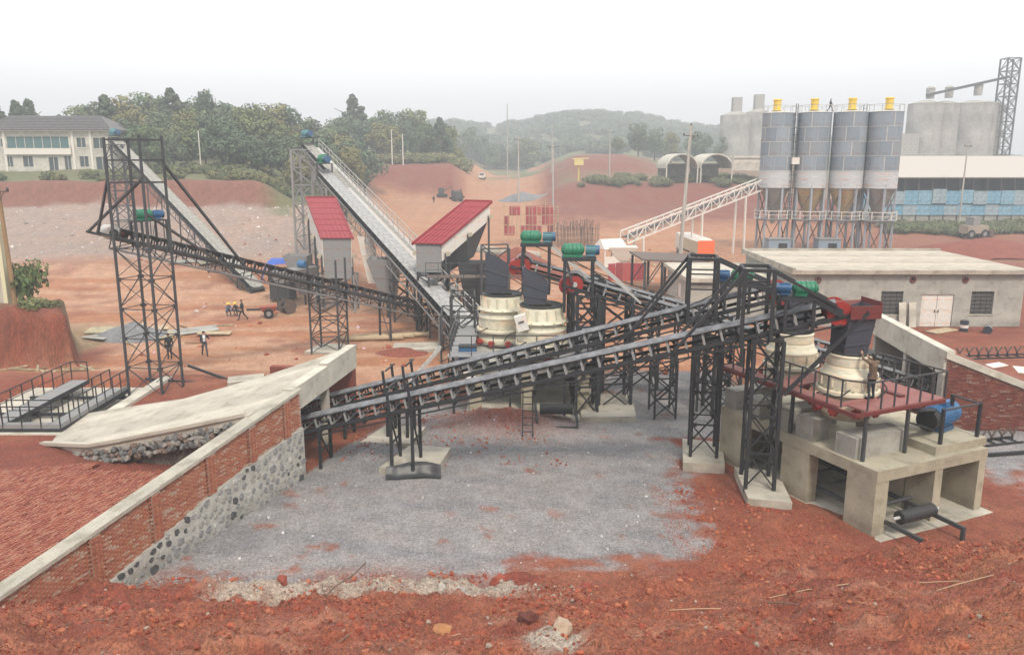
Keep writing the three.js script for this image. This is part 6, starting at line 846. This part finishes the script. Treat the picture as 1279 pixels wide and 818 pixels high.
// ---------------------------------------------------------------- people: one continuous skin over jointed, tapering bones
function person(label, pos, turn, J, col, res, extra) {
  const t = thing('person', label, 'person', pos, turn);
  const bones = []; const b = (a, c, ra, rb, k) => bones.push([...J[a], ra, ...J[c], rb, k]);
  b('pel', 'chest', 0.125, 0.15, 't'); b('chest', 'neck', 0.13, 0.06, 't'); b('neck', 'head0', 0.05, 0.055, 's'); b('head0', 'head1', 0.078, 0.092, 'h'); b('shL', 'shR', 0.075, 0.075, 't'); b('hpL', 'hpR', 0.1, 0.1, 'p');
  for (const s of ['L', 'R']) { b('sh' + s, 'el' + s, 0.062, 0.05, 't'); b('el' + s, 'wr' + s, 0.05, 0.036, 't'); b('wr' + s, 'ha' + s, 0.036, 0.042, 's'); b('hp' + s, 'kn' + s, 0.095, 0.062, 'p'); b('kn' + s, 'an' + s, 0.062, 0.042, 'p'); b('an' + s, 'to' + s, 0.045, 0.038, 'f'); }
  const mc = new MarchingCubes(res, new THREE.MeshStandardMaterial(), false, false, 200000), n = mc.size, hs = mc.halfsize, near = (x, y, z) => { let bd = 1e9, bk = 't', f = 1e9; for (const q of bones) { const dx = q[4] - q[0], dy = q[5] - q[1], dz = q[6] - q[2], l2 = dx * dx + dy * dy + dz * dz || 1e-9; let h = ((x - q[0]) * dx + (y - q[1]) * dy + (z - q[2]) * dz) / l2; h = h < 0 ? 0 : h > 1 ? 1 : h; const ex = x - q[0] - dx * h, ey = y - q[1] - dy * h, ez = z - q[2] - dz * h, d = Math.sqrt(ex * ex + ey * ey + ez * ez) - (q[3] + (q[7] - q[3]) * h); if (d < bd) { bd = d; bk = q[8]; } const k = 0.03, w = Math.max(0, k - Math.abs(f - d)) / k; f = Math.min(f, d) - w * w * k * 0.25; } return [f, bk]; };
  for (let k = 0; k < n; k++) for (let j = 0; j < n; j++) for (let i = 0; i < n; i++) mc.field[k * n * n + j * n + i] = -near((i - hs) / hs * 1.06, (j - hs) / hs * 1.06 + 0.95, (k - hs) / hs * 1.06)[0];
  mc.isolation = 0; mc.update(); const c = mc.count, P = new Float32Array(c * 3), N = mc.normalArray.slice(0, c * 3), K = new Float32Array(c * 3);
  for (let i = 0; i < c; i++) { const x = mc.positionArray[i * 3] * 1.06, y = mc.positionArray[i * 3 + 1] * 1.06 + 0.95, z = mc.positionArray[i * 3 + 2] * 1.06; P.set([x, y, z], i * 3); let [, kk] = near(x, y, z); let q = col[kk] || col.t; if (kk === 'h') q = (y > J.head1[1] - 0.01 || z < J.head1[2] - 0.03) ? col.hair : col.s; if (kk === 't' && col.shirt && Math.abs(x) < 0.075 && z > 0.04 && y > J.pel[1] + 0.05) q = col.shirt; K.set(q, i * 3); }
  const g = new THREE.BufferGeometry(); g.setAttribute('position', new THREE.BufferAttribute(P, 3)); g.setAttribute('color', new THREE.BufferAttribute(K, 3)); g.computeVertexNormals();
  // hands with separate fingers, nose and ears
  const add = [], cap = (p, d, r, l) => { const q = new THREE.CapsuleGeometry(r, l, 3, 6); q.translate(0, l / 2, 0); q.applyQuaternion(new THREE.Quaternion().setFromUnitVectors(new THREE.Vector3(0, 1, 0), d.clone().normalize())); q.translate(p.x, p.y, p.z); return q; };
  for (const s of ['L', 'R']) { const w = V(J['wr' + s]), h = V(J['ha' + s]), d = h.clone().sub(w).normalize(), sd = new THREE.Vector3().crossVectors(d, new THREE.Vector3(0, 0.2, 1)).normalize(), fw = new THREE.Vector3().crossVectors(sd, d); for (let i = 0; i < 4; i++) add.push(cap(h.clone().addScaledVector(sd, (i - 1.5) * 0.021), d.clone().addScaledVector(fw, 0.35), 0.0095, [0.055, 0.065, 0.06, 0.045][i])); add.push(cap(w.clone().lerp(h, 0.55).addScaledVector(sd, s === 'L' ? 0.03 : -0.03), d.clone().addScaledVector(sd, s === 'L' ? 0.9 : -0.9), 0.011, 0.05)); }
  const hd = V(J.head1); const no = new THREE.ConeGeometry(0.018, 0.045, 6); no.rotateX(0.5); no.translate(hd.x, hd.y - 0.055, hd.z + 0.09); add.push(no); for (const s of [-1, 1]) { const e = new THREE.SphereGeometry(0.026, 8, 6); e.scale(0.45, 1, 0.7); e.translate(hd.x + s * 0.092, hd.y - 0.045, hd.z); add.push(e); }
  const full = [g, ...add.map(a => { const q = a.index ? a.toNonIndexed() : a; q.deleteAttribute('uv'); q.setAttribute('color', new THREE.Float32BufferAttribute(new Array(q.attributes.position.count).fill(col.s).flat(), 3)); return q; })];
  mesh('body', mergeGeometries(full), new THREE.MeshStandardMaterial({ vertexColors: true, roughness: 0.9 }), t);
  if (extra) extra(t, J); return t;
}
const stand = () => ({ pel: [0, 0.98, 0], chest: [0, 1.28, 0], neck: [0, 1.47, 0], head0: [0, 1.56, 0.015], head1: [0, 1.66, 0.02], shL: [0.17, 1.41, 0], shR: [-0.17, 1.41, 0], elL: [0.24, 1.13, -0.02], elR: [-0.24, 1.13, -0.02], wrL: [0.25, 0.88, 0.05], wrR: [-0.25, 0.88, 0.05], haL: [0.25, 0.81, 0.07], haR: [-0.25, 0.81, 0.07], hpL: [0.09, 0.93, 0], hpR: [-0.09, 0.93, 0], knL: [0.1, 0.5, 0.03], knR: [-0.1, 0.5, 0.03], anL: [0.1, 0.09, -0.02], anR: [-0.1, 0.09, -0.02], toL: [0.11, 0.045, 0.14], toR: [-0.11, 0.045, 0.14] });
const stride = () => ({ ...stand(), knL: [0.1, 0.52, 0.2], anL: [0.1, 0.1, 0.3], toL: [0.1, 0.07, 0.46], knR: [-0.1, 0.5, -0.1], anR: [-0.1, 0.13, -0.42], toR: [-0.1, 0.05, -0.28], elL: [0.23, 1.14, -0.12], wrL: [0.23, 0.92, 0.02], haL: [0.23, 0.85, 0.05], elR: [-0.23, 1.14, 0.1], wrR: [-0.22, 0.95, 0.26], haR: [-0.22, 0.9, 0.32] });
{
  const skin = [0.42, 0.24, 0.16], hair = [0.01, 0.009, 0.008], dk = [0.02, 0.021, 0.028], shoe = [0.012, 0.011, 0.01];
  person('man in brown jacket reaching up at the nearest crusher', [13.22, 4.36, -28.32], Math.PI + 0.35, { ...stand(), elL: [0.27, 1.52, 0.24], wrL: [0.16, 1.66, 0.44], haL: [0.13, 1.71, 0.49], elR: [-0.26, 1.38, 0.26], wrR: [-0.17, 1.5, 0.46], haR: [-0.14, 1.54, 0.52], head1: [0, 1.66, 0.03] }, { t: [0.13, 0.085, 0.055], s: skin, p: [0.014, 0.018, 0.035], f: shoe, hair }, 84, (t) => { const r = new THREE.CylinderGeometry(0.185, 0.2, 0.16, 20, 1, true); const o = mesh('jacket_hem', r, new THREE.MeshStandardMaterial({ color: L(0.13, 0.085, 0.055), roughness: 0.95, side: THREE.DoubleSide }), t, [0, 0.9, 0]); o.scale.set(1, 1, 0.8); });
  person('man in dark suit and white shirt walking with a phone at his ear', [-20.9, height(-20.9, -52.9), -52.9], 0.55, { ...stride(), elL: [0.3, 1.22, 0.06], wrL: [0.15, 1.5, 0.1], haL: [0.11, 1.58, 0.08] }, { t: dk, shirt: [0.62, 0.66, 0.7], s: skin, p: [0.06, 0.055, 0.07], f: shoe, hair }, 60, (t) => mesh('phone', bx(0.02, 0.13, 0.06), m.black, t, [0.105, 1.64, 0.05]));
  person('man in dark clothes walking left beside the two yellow helmets', [-22.35, height(-22.35, -65.1), -65.1], -1.3, stride(), { t: dk, s: skin, p: [0.02, 0.016, 0.02], f: shoe, hair }, 48);
  const crouch = { ...stand(), pel: [0, 0.42, -0.1], chest: [0, 0.7, 0.06], neck: [0, 0.88, 0.14], head0: [0, 0.96, 0.18], head1: [0, 1.06, 0.2], shL: [0.17, 0.83, 0.1], shR: [-0.17, 0.83, 0.1], elL: [0.22, 0.6, 0.28], elR: [-0.22, 0.6, 0.28], wrL: [0.12, 0.42, 0.46], wrR: [-0.12, 0.42, 0.46], haL: [0.1, 0.36, 0.5], haR: [-0.1, 0.36, 0.5], hpL: [0.1, 0.38, -0.1], hpR: [-0.1, 0.38, -0.1], knL: [0.17, 0.5, 0.28], knR: [-0.17, 0.5, 0.28], anL: [0.14, 0.09, 0.1], anR: [-0.14, 0.09, 0.1], toL: [0.15, 0.045, 0.27], toR: [-0.15, 0.045, 0.27] };
  const helmet = (t, J) => { const g = new THREE.SphereGeometry(0.135, 16, 8, 0, 6.283, 0, 1.6); mesh('helmet', g, M([0.75, 0.55, 0.03], 0.4), t, [J.head1[0], J.head1[1] + 0.01, J.head1[2]]); mesh('helmet_brim', new THREE.CylinderGeometry(0.16, 0.16, 0.015, 18), M([0.75, 0.55, 0.03], 0.4), t, [J.head1[0], J.head1[1] + 0.01, J.head1[2] + 0.02]); };
  person('crouching worker in yellow helmet, left of the pair', [-24.2, height(-24.2, -67), -67], 0.6, crouch, { t: [0.12, 0.14, 0.2], s: skin, p: dk, f: shoe, hair }, 48, helmet);
  person('crouching worker in yellow helmet, right of the pair', [-23.5, height(-23.5, -67.2), -67.2], -0.5, crouch, { t: dk, s: skin, p: [0.05, 0.05, 0.06], f: shoe, hair }, 48, helmet);
  person('man in dark jacket standing behind the tall left tower', [-22.9, height(-22.9, -52), -52], 0.2, stand(), { t: dk, s: skin, p: [0.02, 0.025, 0.04], f: shoe, hair }, 48);
  person('dark figure walking on top of the grey silos', [43.2, 19.42, -112.3], 1.2, stride(), { t: [0.04, 0.05, 0.09], s: skin, p: dk, f: shoe, hair }, 40);
  person('tiny figure standing on the far orange ground near the cut bank', [-18, height(-18, -233) , -186], 0, stand(), { t: dk, s: skin, p: dk, f: shoe, hair }, 32).position.y = height(-18, -186);
}
// ---------------------------------------------------------------- weighbridge walkways on the left
{
  const pad = solo('weighbridge_pit', 'pale concrete floor of the pit under the left walkways', 'floor', prism([[-30, -35.5], [-24.6, -34.4], [-19.6, -34.3], [-19.4, -42.8], [-25, -45.2], [-31, -44]], 0.2, 0.66), m.concSlab);
  const k = thing('pit_kerb', 'low pale concrete kerb running beside the left walkways', 'kerb', [-19.3, 0.6, -38.5]); mesh('kerb_block', bxx(-0.25, 0.35, -0.3, 0.62, -4.6, 4.6), m.concPale, k); mesh('kerb_end', bxx(-5.6, -0.252, -0.3, 0.5, 4.2, 4.7), m.concPale, k);
  const t = thing('walkway', 'U-shaped grey steel walkway with black railings at the far left', 'walkway', [-22, 0, -38]), y = 1.25;
  const arm = (x, z0, z1) => { for (let i = 0; i < 5; i++) mesh('deck_plate', bxx(x - 0.45, x + 0.45, y - 0.05, y, mix(z0, z1, i / 5) + 0.01, mix(z0, z1, (i + 1) / 5) - 0.01), m.steelPale, t); for (const s of [-0.47, 0.47]) bar(t, 'edge_beam', [x + s, y - 0.1, z0], [x + s, y - 0.1, z1], 0.05, m.steel, 0.2); };
  arm(1.35, -2.6, 3.9); arm(-1.6, -4.2, 3.9); mesh('deck_plate', bxx(-1.14, 0.88, y - 0.05, y, 3.0, 3.88), m.steelPale, t); bar(t, 'edge_beam', [-4.2, y - 0.1, 3.92], [1.85, y - 0.1, 3.92], 0.05, m.steel, 0.2); mesh('deck_plate', bxx(-4.2, -2.07, y - 0.05, y, 3.0, 3.88), m.steelPale, t);
  railing(t, [[1.8, y, -2.6], [1.8, y, 3.9], [-4.2, y, 3.9]], 1.02, 0.85, m.steel, { kick: m.steelPale }); railing(t, [[0.88, y, -2.6], [0.88, y, 2.9], [-1.14, y, 2.9]], 1.02, 0.9, m.steel); railing(t, [[-2.05, y, 2.9], [-2.05, y, -4.2], [-1.15, y, -4.2]], 1.02, 0.9, m.steel);
  for (const z of [-2.2, 0.6, 3.2]) { bar(t, 'cross_beam', [-3.2, 0.85, z], [2.9, 0.85, z], 0.12, m.steel, 0.16); for (const x of [-1.9, -1.2, 1.0, 1.7]) bar(t, 'leg', [x, 0.6, z], [x, y - 0.1, z], 0.1, m.steel); }
}
// ---------------------------------------------------------------- boards, timber, heaps
function heap(name, label, cat, x, z, rx, rz, h, mat, sd) { const g = new THREE.PlaneGeometry(2, 2, 40, 40); g.rotateX(-Math.PI / 2); const p = g.attributes.position, uv = g.attributes.uv; for (let i = 0; i < p.count; i++) { const a = p.getX(i), b = p.getZ(i), r = Math.hypot(a, b) * (1 + 0.25 * (fbm(a * 1.5 + sd, b * 1.5, 3) - 0.5)), X = x + a * rx, Z = z + b * rz; p.setXYZ(i, a * rx, height(X, Z) - 0.06 - height(x, z) + h * Math.pow(Math.max(0, 1 - r), 0.85) + 0.12 * (fbm(a * 6, b * 6 + sd, 3) - 0.5) * (r < 1 ? 1 : 0), b * rz); uv.setXY(i, X, Z); } g.computeVertexNormals(); return solo(name, label, cat, g, mat, [x, height(x, z), z]); }
{
  const grey = M([0.26, 0.265, 0.28], 0.95, { map: T.soil, bumpMap: T.soilB, bumpScale: 0.05 }), rd = M([0.3, 0.085, 0.055], 0.95, { map: T.soil, bumpMap: T.soilB, bumpScale: 0.05 });
  heap('gravel_pile', 'grey gravel heap beside the red bank at the left', 'gravel pile', -28.4, -58.6, 2.9, 2.0, 1.3, grey, 1); heap('gravel_pile', 'far grey gravel heap left of the poles by the orange road', 'gravel pile', 2.6, -196, 6, 4, 2.6, grey, 2);
  heap('soil_heap', 'red soil heap behind the right screen house', 'soil heap', 0.6, -92, 6, 4, 3.2, rd, 3); heap('soil_heap', 'small red soil heap near the middle concrete pad', 'soil heap', -7.6, -53.4, 2.0, 1.4, 0.5, rd, 4); heap('soil_heap', 'long red soil heap right of the grey silos', 'soil heap', 66, -112, 14, 6, 2.6, rd, 5); heap('soil_heap', 'red soil lump at the front edge of the grey yard', 'soil heap', 0.2, -23.2, 0.8, 0.5, 0.3, M([0.26, 0.06, 0.036], 0.95, { map: T.soil, bumpMap: T.soilB, bumpScale: 0.08 }), 6);
  const bm = [m.woodPale, m.wood, M([0.45, 0.4, 0.26], 0.85, { map: T.dust }), m.concGrey];
  const boards = [[-31, -60.5, 3.4, 1.9, 0.2, 2, 'large tan plywood sheet behind the gravel heap'], [-28.2, -61, 2.6, 1.5, 0.7, 0, 'tan plywood sheet right of the large one behind gravel heap'], [-30.6, -57.9, 2.2, 1.3, -0.4, 3, 'grey board at the top edge of the gravel heap'], [-26.6, -58.2, 2.6, 1.6, 0.3, 2, 'plywood sheet propped under the tall left tower'], [-24.6, -60.3, 3.6, 1.7, 0.5, 3, 'long grey sheet on orange soil right of the tall tower'], [-22.6, -59.4, 2.4, 1.2, 0.2, 0, 'tan sheet at the right end of the scattered boards'], [-37, -91, 4.2, 1.8, 0.2, 3, 'pale slab under the far left conveyor'], [-33.6, -89.5, 3.2, 1.6, 0.5, 2, 'tan board pile beside the far left conveyor legs']];
  boards.forEach(([x, z, w, d, r, k, l]) => solo('plywood_sheet', l, 'board', bx(w, 0.07, d), bm[k], [x, height(x, z) + 0.16, z], [rr(-0.08, 0.08), r, rr(-0.06, 0.06)], 'scattered boards'));
  for (let i = 0; i < 26; i++) { const a = i < 16, x = a ? rr(-33, -26.5) : rr(-29, -23), z = a ? rr(-49.0, -46.8) : rr(-63, -55), l = rr(0.9, 2.6); solo('timber', a ? 'short timber scrap at the foot of the red bank' : 'timber scrap among the boards near the tall left tower', 'timber', bx(l, 0.08, 0.12), bm[i % 3], [x, height(x, z) + 0.08, z], [0, rr(0, 3.1), rr(-0.12, 0.12)], a ? 'timber scraps below the bank' : 'timber scraps among the boards'); }
  for (const [i, q] of [[-10.5, -57.5, 5, 0.12], [-9.6, -58.3, 4.6, 0.05], [-8.2, -58.6, 4.2, 0.2]].entries()) { const g = new THREE.CylinderGeometry(0.17, 0.2, q[2], 12); g.rotateZ(Math.PI / 2); solo('log', ['log in front of the foot of the wide conveyor', 'second log behind the first near the conveyor foot', 'right-hand log near the foot of the wide conveyor'][i], 'log', g, m.woodPale, [q[0], height(q[0], q[1]) + 0.2, q[1]], [0, q[3], 0]); }
  solo('concrete_block', 'flat concrete footing behind the tunnel with bare starter posts', 'footing', bx(3.4, 0.3, 2.2), m.concSlab, [-6.6, 0.12, -54.6], [0, 0.1, 0]); solo('concrete_block', 'small flat concrete footing under the slim lattice tower', 'footing', bx(2.8, 0.2, 2.6), m.concSlab, [-12.6, 0.08, -54.3], [0, -0.2, 0]);
  solo('concrete_block', 'rough concrete footing on orange soil by the tall left tower', 'footing', bx(1.9, 0.3, 1.3), m.concSlab, [-14.6, height(-14.6, -42.4) + 0.1, -42.4], [0, 0.3, 0.03]);
  const wb = thing('site_cart', 'small rusty red two-wheeled cart on orange soil', 'cart', [-20.6, height(-20.6, -66.5), -66.5], 0.3); mesh('tray', frustum(rect(0, 0, 1.0, 0.7, 0.5), rect(0, 0, 1.4, 1.0, 0.95)), M([0.36, 0.09, 0.06], 0.7, { map: T.grime }), wb); wheel(wb, 0, 0.4, 0.55, 0.4); wheel(wb, 0, 0.4, -0.55, 0.4); bar(wb, 'handle', [0.6, 0.6, 0.3], [1.6, 0.9, 0.3], 0.05, m.steelRust); bar(wb, 'handle', [0.6, 0.6, -0.3], [1.6, 0.9, -0.3], 0.05, m.steelRust);
  const dr = thing('cable_drum', 'dark cable drum standing right of the red cart', 'drum', [-19.4, height(-19.4, -68) + 0.6, -68], 0.9); for (const z of [-0.4, 0.4]) { const g = new THREE.CylinderGeometry(0.62, 0.62, 0.08, 24); g.rotateX(Math.PI / 2); mesh('flange', g, m.steelRust, dr, [0, 0, z]); } { const g = new THREE.CylinderGeometry(0.4, 0.4, 0.72, 20); g.rotateX(Math.PI / 2); mesh('winding', g, m.black, dr); }
  solo('steel_pipe', 'dark steel pipe lying behind the walking man', 'pipe', (() => { const g = new THREE.CylinderGeometry(0.09, 0.09, 3.2, 12); g.rotateZ(1.5708); return g; })(), m.steel, [-21.8, height(-21.8, -69.5) + 0.12, -69.5], [0, 0.15, 0]);
  const posts = [[-3.2, -46.6], [0.0, -48.5]]; posts.forEach(([x, z], i) => { const t = thing('guard_frame', i ? 'thin bare steel frame behind the big left crushers' : 'thin bare steel portal beside the stair of the big left crushers', 'frame', [x, 0, z]); for (const s of [-0.6, 0.6]) bar(t, 'post', [s, 0, 0], [s, 1.6, 0], 0.08, m.steel); bar(t, 'rail', [-0.6, 1.55, 0], [0.6, 1.55, 0], 0.06, m.steel); });
}
// ---------------------------------------------------------------- loose soil, stones and twigs in the foreground
{
  const M4 = new THREE.Matrix4(), Q = new THREE.Quaternion(), E3 = new THREE.Euler(), cols = [[0.29, 0.07, 0.037], [0.25, 0.058, 0.032], [0.33, 0.09, 0.047], [0.38, 0.13, 0.065], [0.22, 0.05, 0.03]];
  const clodM = M([1, 1, 1], 0.97, { bumpMap: T.soilB, bumpScale: 0.02 });
  function scatter(name, label, n, geo, f, colf) { const im = new THREE.InstancedMesh(geo, clodM, n); im.name = name; tag(im, label, 'soil', null, 'stuff'); let k = 0; for (let i = 0; i < n * 3 && k < n; i++) { const q = f(); if (!q) continue; const [x, z, s] = q; E3.set(rr(0, 6), rr(0, 6), rr(0, 6)); Q.setFromEuler(E3); M4.compose(new THREE.Vector3(x, height(x, z) + s * 0.15, z), Q, new THREE.Vector3(s * rr(0.8, 1.3), s * rr(0.6, 1), s * rr(0.8, 1.3))); im.setMatrixAt(k, M4); im.setColorAt(k, L(...colf())); k++; } im.count = k; scene.add(im); }
  const clump = (x, z) => fbm(x * 0.9 + 11, z * 0.9, 3), red = () => { const c = cols[Math.floor(rnd() * 5)], v = rr(0.85, 1.2); return [c[0] * v, c[1] * v, c[2] * v]; };
  for (let g = 0; g < 4; g++) scatter('soil_clods', 'loose red soil clods on the slope in front', 4000, stoneShapes[g], () => { const d = 11 + 13.5 * Math.sqrt(rnd()), x = rr(-0.72, 0.72) * d; const s = 0.01 + 0.06 * Math.pow(rnd(), 14) + 0.016 * rnd(); { const u = edgeD(x) - d; if (x > -8.4 && x < 1 && u > -0.3 && u < 2.2 && rnd() < 0.85) return null; } if (clump(x, -d) < 0.42 + rnd() * 0.2 || d > edgeD(x) + 1.2 || (x < wallX(d) + 0.4 && d > 17.5)) return null; return [x, -d, s]; }, red);
  const grit = new THREE.IcosahedronGeometry(1, 0);
  scatter('soil_grit', 'fine crumbly grit on the red slope in front', 60000, grit, () => { const d = 11 + 13.5 * Math.sqrt(rnd()), x = rr(-0.72, 0.72) * d; if (d > edgeD(x) + 1.5 || (x < wallX(d) + 0.4 && d > 17.5) || clump(x * 1.7 + 5, -d) < 0.3 + rnd() * 0.25) return null; const u = edgeD(x) - d; if (x > -8.4 && x < 1 && u > -0.3 && u < 2.2 && rnd() < 0.8) return null; return [x, -d, 0.005 + 0.014 * rnd() * rnd()]; }, () => { const q = rnd(), v = rr(0.8, 1.25); return q < 0.12 ? [0.5 * v, 0.3 * v, 0.2 * v] : q < 0.2 ? [0.13 * v, 0.035 * v, 0.024 * v] : red(); });
  scatter('soil_grit', 'fine crumbly grit round the right foundation', 14000, grit, () => { const x = rr(5.5, 21), d = rr(22.5, 31), lx = x - 12.65, lz = d - 26.03; if (lx * 0.41 + lz * 0.91 > -0.9 && lx > -0.45 * lz - 0.6 && lx < 8) return null; return clump(x * 1.4, d) < 0.4 ? null : [x, -d, 0.007 + 0.022 * rnd() * rnd()]; }, red);
  scatter('soil_clods', 'red soil clods round the right foundation', 2600, stoneShapes[1], () => { const x = rr(6.5, 21), d = rr(22.5, 31); const s = 0.012 + 0.07 * Math.pow(rnd(), 6); const lx = x - 12.65, lz = d - 26.03; if (lx * 0.41 + lz * 0.91 > -0.9 && lx > -0.45 * lz - 0.6 && lx < 8) return null; return clump(x, d) < 0.45 ? null : [x, -d, s]; }, red);
  scatter('soil_clods', 'red soil clods under the long conveyors', 900, stoneShapes[2], () => { const x = rr(-7.5, 2.5), d = rr(32.8, 40); return clump(x, d) < 0.48 ? null : [x, -d, 0.015 + 0.05 * Math.pow(rnd(), 4)]; }, red);
  scatter('stone_chips', 'pale stone chips along the foot of the slope', 3200, stoneShapes[3], () => { const x = rr(-8.8, 2.2), d = edgeD(x) - rr(-0.2, 2.4); return [x, -d, 0.009 + 0.045 * Math.pow(rnd(), 9)]; }, () => { const v = rr(0.28, 0.48); return [v, v * 0.89, v * 0.77]; });
  scatter('stone_chips', 'pale stone bits scattered over the slope', 400, stoneShapes[0], () => { const d = rr(11, 24), x = rr(-0.7, 0.7) * d; return (x < wallX(d) + 0.4 && d > 17.5) || d > edgeD(x) ? null : [x, -d, 0.012 + 0.05 * Math.pow(rnd(), 4)]; }, () => { const v = rr(0.25, 0.45); return [v, v * 0.8, v * 0.66]; });
  scatter('yard_litter', 'pale litter and chips on the grey yard', 450, stoneShapes[2], () => { const x = rr(-11, 9), d = rr(23, 46); return x < wallX(d) + 0.5 ? null : [x, -d, 0.015 + 0.045 * Math.pow(rnd(), 5)]; }, () => { const v = rr(0.25, 0.65); return [v, v * 0.97, v * 0.95]; });
  scatter('site_litter', 'scattered stones and rubbish on the orange ground', 700, stoneShapes[1], () => { const d = rr(48, 120), x = rr(-0.5, 0.5) * d; return [x, -d, 0.05 + 0.16 * Math.pow(rnd(), 4)]; }, () => rnd() < 0.22 ? [rr(0.4, 0.6), rr(0.36, 0.5), rr(0.3, 0.45)] : red());
  scatter('rubble_stones', 'stones strewn over the grey rubble field', 700, stoneShapes[3], () => { const d = rr(94, 127), x = rr(-0.65, -0.18) * d; return [x, -d, 0.06 + 0.2 * Math.pow(rnd(), 5)]; }, () => { const v = rr(0.3, 0.55); return [v, v * 0.88, v * 0.82]; });
  const rocks = [[-1.43, 14.7, 0.2, [0.34, 0.16, 0.07], 'ochre rock in the foreground, left of the bleached outcrop'], [0.35, 15.2, 0.26, [0.1, 0.03, 0.022], 'dark red lump at the top of the bleached outcrop'], [1.0, 14.4, 0.22, [0.36, 0.27, 0.2], 'pale rock on the bleached outcrop at the bottom middle'], [-1.5, 20.4, 0.22, [0.33, 0.32, 0.3], 'upright grey stone on the pale strip near the middle'], [-2.0, 20.6, 0.14, [0.36, 0.33, 0.29], 'smaller grey stone left of the upright one on the pale strip'], [-7.9, 21.9, 0.16, [0.4, 0.38, 0.36], 'grey stone by the lower end of the stone wall'], [-9.2, 17.2, 0.18, [0.25, 0.06, 0.04], 'red clod below the left end of the pale strip'], [2.3, 22.4, 0.28, [0.24, 0.055, 0.035], 'big red clod at the right front edge of the yard'], [-6.6, 21.0, 0.2, [0.24, 0.06, 0.04], 'big red clod on the pale strip near its left end'], [-0.4, 22.9, 0.3, [0.25, 0.06, 0.036], 'red clod beside the soil lump at the yard edge']];
  rocks.forEach(([x, d, s, c, l], i) => { const o = solo('rock', l, 'rock', stoneShapes[i % 4], M(c, 0.95, { bumpMap: T.soilB, bumpScale: 0.03 }), [x, height(x, -d) + s * 0.25, -d], [i, i * 2, i * 0.7]); o.scale.set(s, s * 0.75, s * 0.9); });
  const tw = thing('twig', 'bare grey twig sticking up from the slope left of middle', 'twig', [-4.66, height(-4.66, -17.6) - 0.05, -17.6]), br = M([0.16, 0.12, 0.09], 0.9);
  mesh('stem', tubeG([[0, 0, 0], [0.35, 0.42, -0.05], [0.8, 0.75, 0], [1.16, 1.12, 0.03]], 0.018, 16, 6), br, tw); mesh('side_shoot', tubeG([[0.18, 0.22, 0], [0.1, 0.42, 0.05], [0.12, 0.6, 0.04]], 0.01, 8, 5), br, tw); mesh('side_shoot', tubeG([[1.05, 1.0, 0.02], [1.12, 1.1, 0], [1.15, 0.9, 0.05]], 0.008, 8, 5), br, tw);
  const st = [[-9.6, 16.4, 1.0, 0.15], [-1.2, 14.2, 0.7, 1.1], [-3.5, 13.7, 0.5, 2.0], [-3.1, 13.4, 0.6, 0.7], [7.2, 17.8, 1.9, -0.15], [4.2, 16.6, 1.2, 0.1], [6.3, 17.0, 0.8, -0.9], [10.2, 18.0, 1.4, -0.5], [10.6, 17.2, 1.3, -0.2], [-0.4, 16.4, 0.8, -0.7]];
  const sl = ['thin stick lying on the soil at the left', 'stick left of the bleached outcrop', 'short stick near the bottom edge, left of the ochre rock', 'pale straw beside the short stick at the bottom edge', 'long dry stick on the right slope', 'dry stick below the middle of the right slope', 'short crooked stick on the right slope', 'upper of two sticks at the right edge', 'lower of two sticks at the right edge', 'thin stick below the soil lump in the middle'];
  st.forEach(([x, d, l, r], i) => { const c = Math.cos(r) * l / 2, s = Math.sin(r) * l / 2, y = (a, b) => height(a, b) + 0.04; solo('stick', sl[i], 'stick', tubeG([[x - c, y(x - c, -d + s), -d + s], [x, Math.max(y(x, -d), (y(x - c, -d + s) + y(x + c, -d - s)) / 2) + 0.03, -d], [x + c, y(x + c, -d - s) + 0.03, -d - s]], 0.014, 10, 5), i % 3 ? M([0.4, 0.28, 0.17], 0.9) : br); });
}

// bricks laid flat in rows behind the retaining wall
{
  const g = bx(0.23, 0.07, 0.058), cols = [[0.42, 0.12, 0.07], [0.36, 0.095, 0.06], [0.48, 0.16, 0.095], [0.32, 0.085, 0.055], [0.5, 0.22, 0.14]], pos = [], k = Math.hypot(1, 0.36), ux = -0.36 / k, uz = 1 / k, px = -uz, pz = ux;
  for (let r = 0; r < 240; r++) for (let s = -0.5; s < 13; s += 0.245) { const x = -9.3 + ux * (s + (r % 2) * 0.12) + px * (0.18 + r * 0.079), z = -31.2 + uz * (s + (r % 2) * 0.12) + pz * (0.18 + r * 0.079), d = -z; if (d > 30.3 - 0.12 * (-14 - x) * (x < -14 ? 1 : 0) + 0.5 * (fbm(x * 0.7, 3, 2) - 0.5) || d < 18.2 || x < -0.8 * d || (x > -16.5 && d > 29.2) || hash(r, Math.round(s * 50)) < 0.015) continue; if (height(x, z) > 2.2) continue; pos.push([x, z]); }
  const im = new THREE.InstancedMesh(g, M([1, 1, 1], 0.92, { map: T.dust }), pos.length), q = new THREE.Matrix4(), ro = Math.atan2(-uz, ux); im.name = 'stacked_bricks'; tag(im, 'red bricks laid in close rows behind the retaining wall', 'bricks', null, 'stuff');
  pos.forEach(([x, z], i) => { q.makeRotationY(ro + rr(-0.03, 0.03)); q.setPosition(x, height(x, z) + 0.03 + 0.025 * rnd() + 0.05 * fbm(x * 0.8, z * 0.8, 2), z); im.setMatrixAt(i, q); const c = cols[Math.floor(rnd() * 5)]; im.setColorAt(i, L(...c)); }); scene.add(im);
}
scene.traverse(o => { if (o.isMesh) { o.castShadow = true; o.receiveShadow = true; } });
renderer.render(scene, camera);
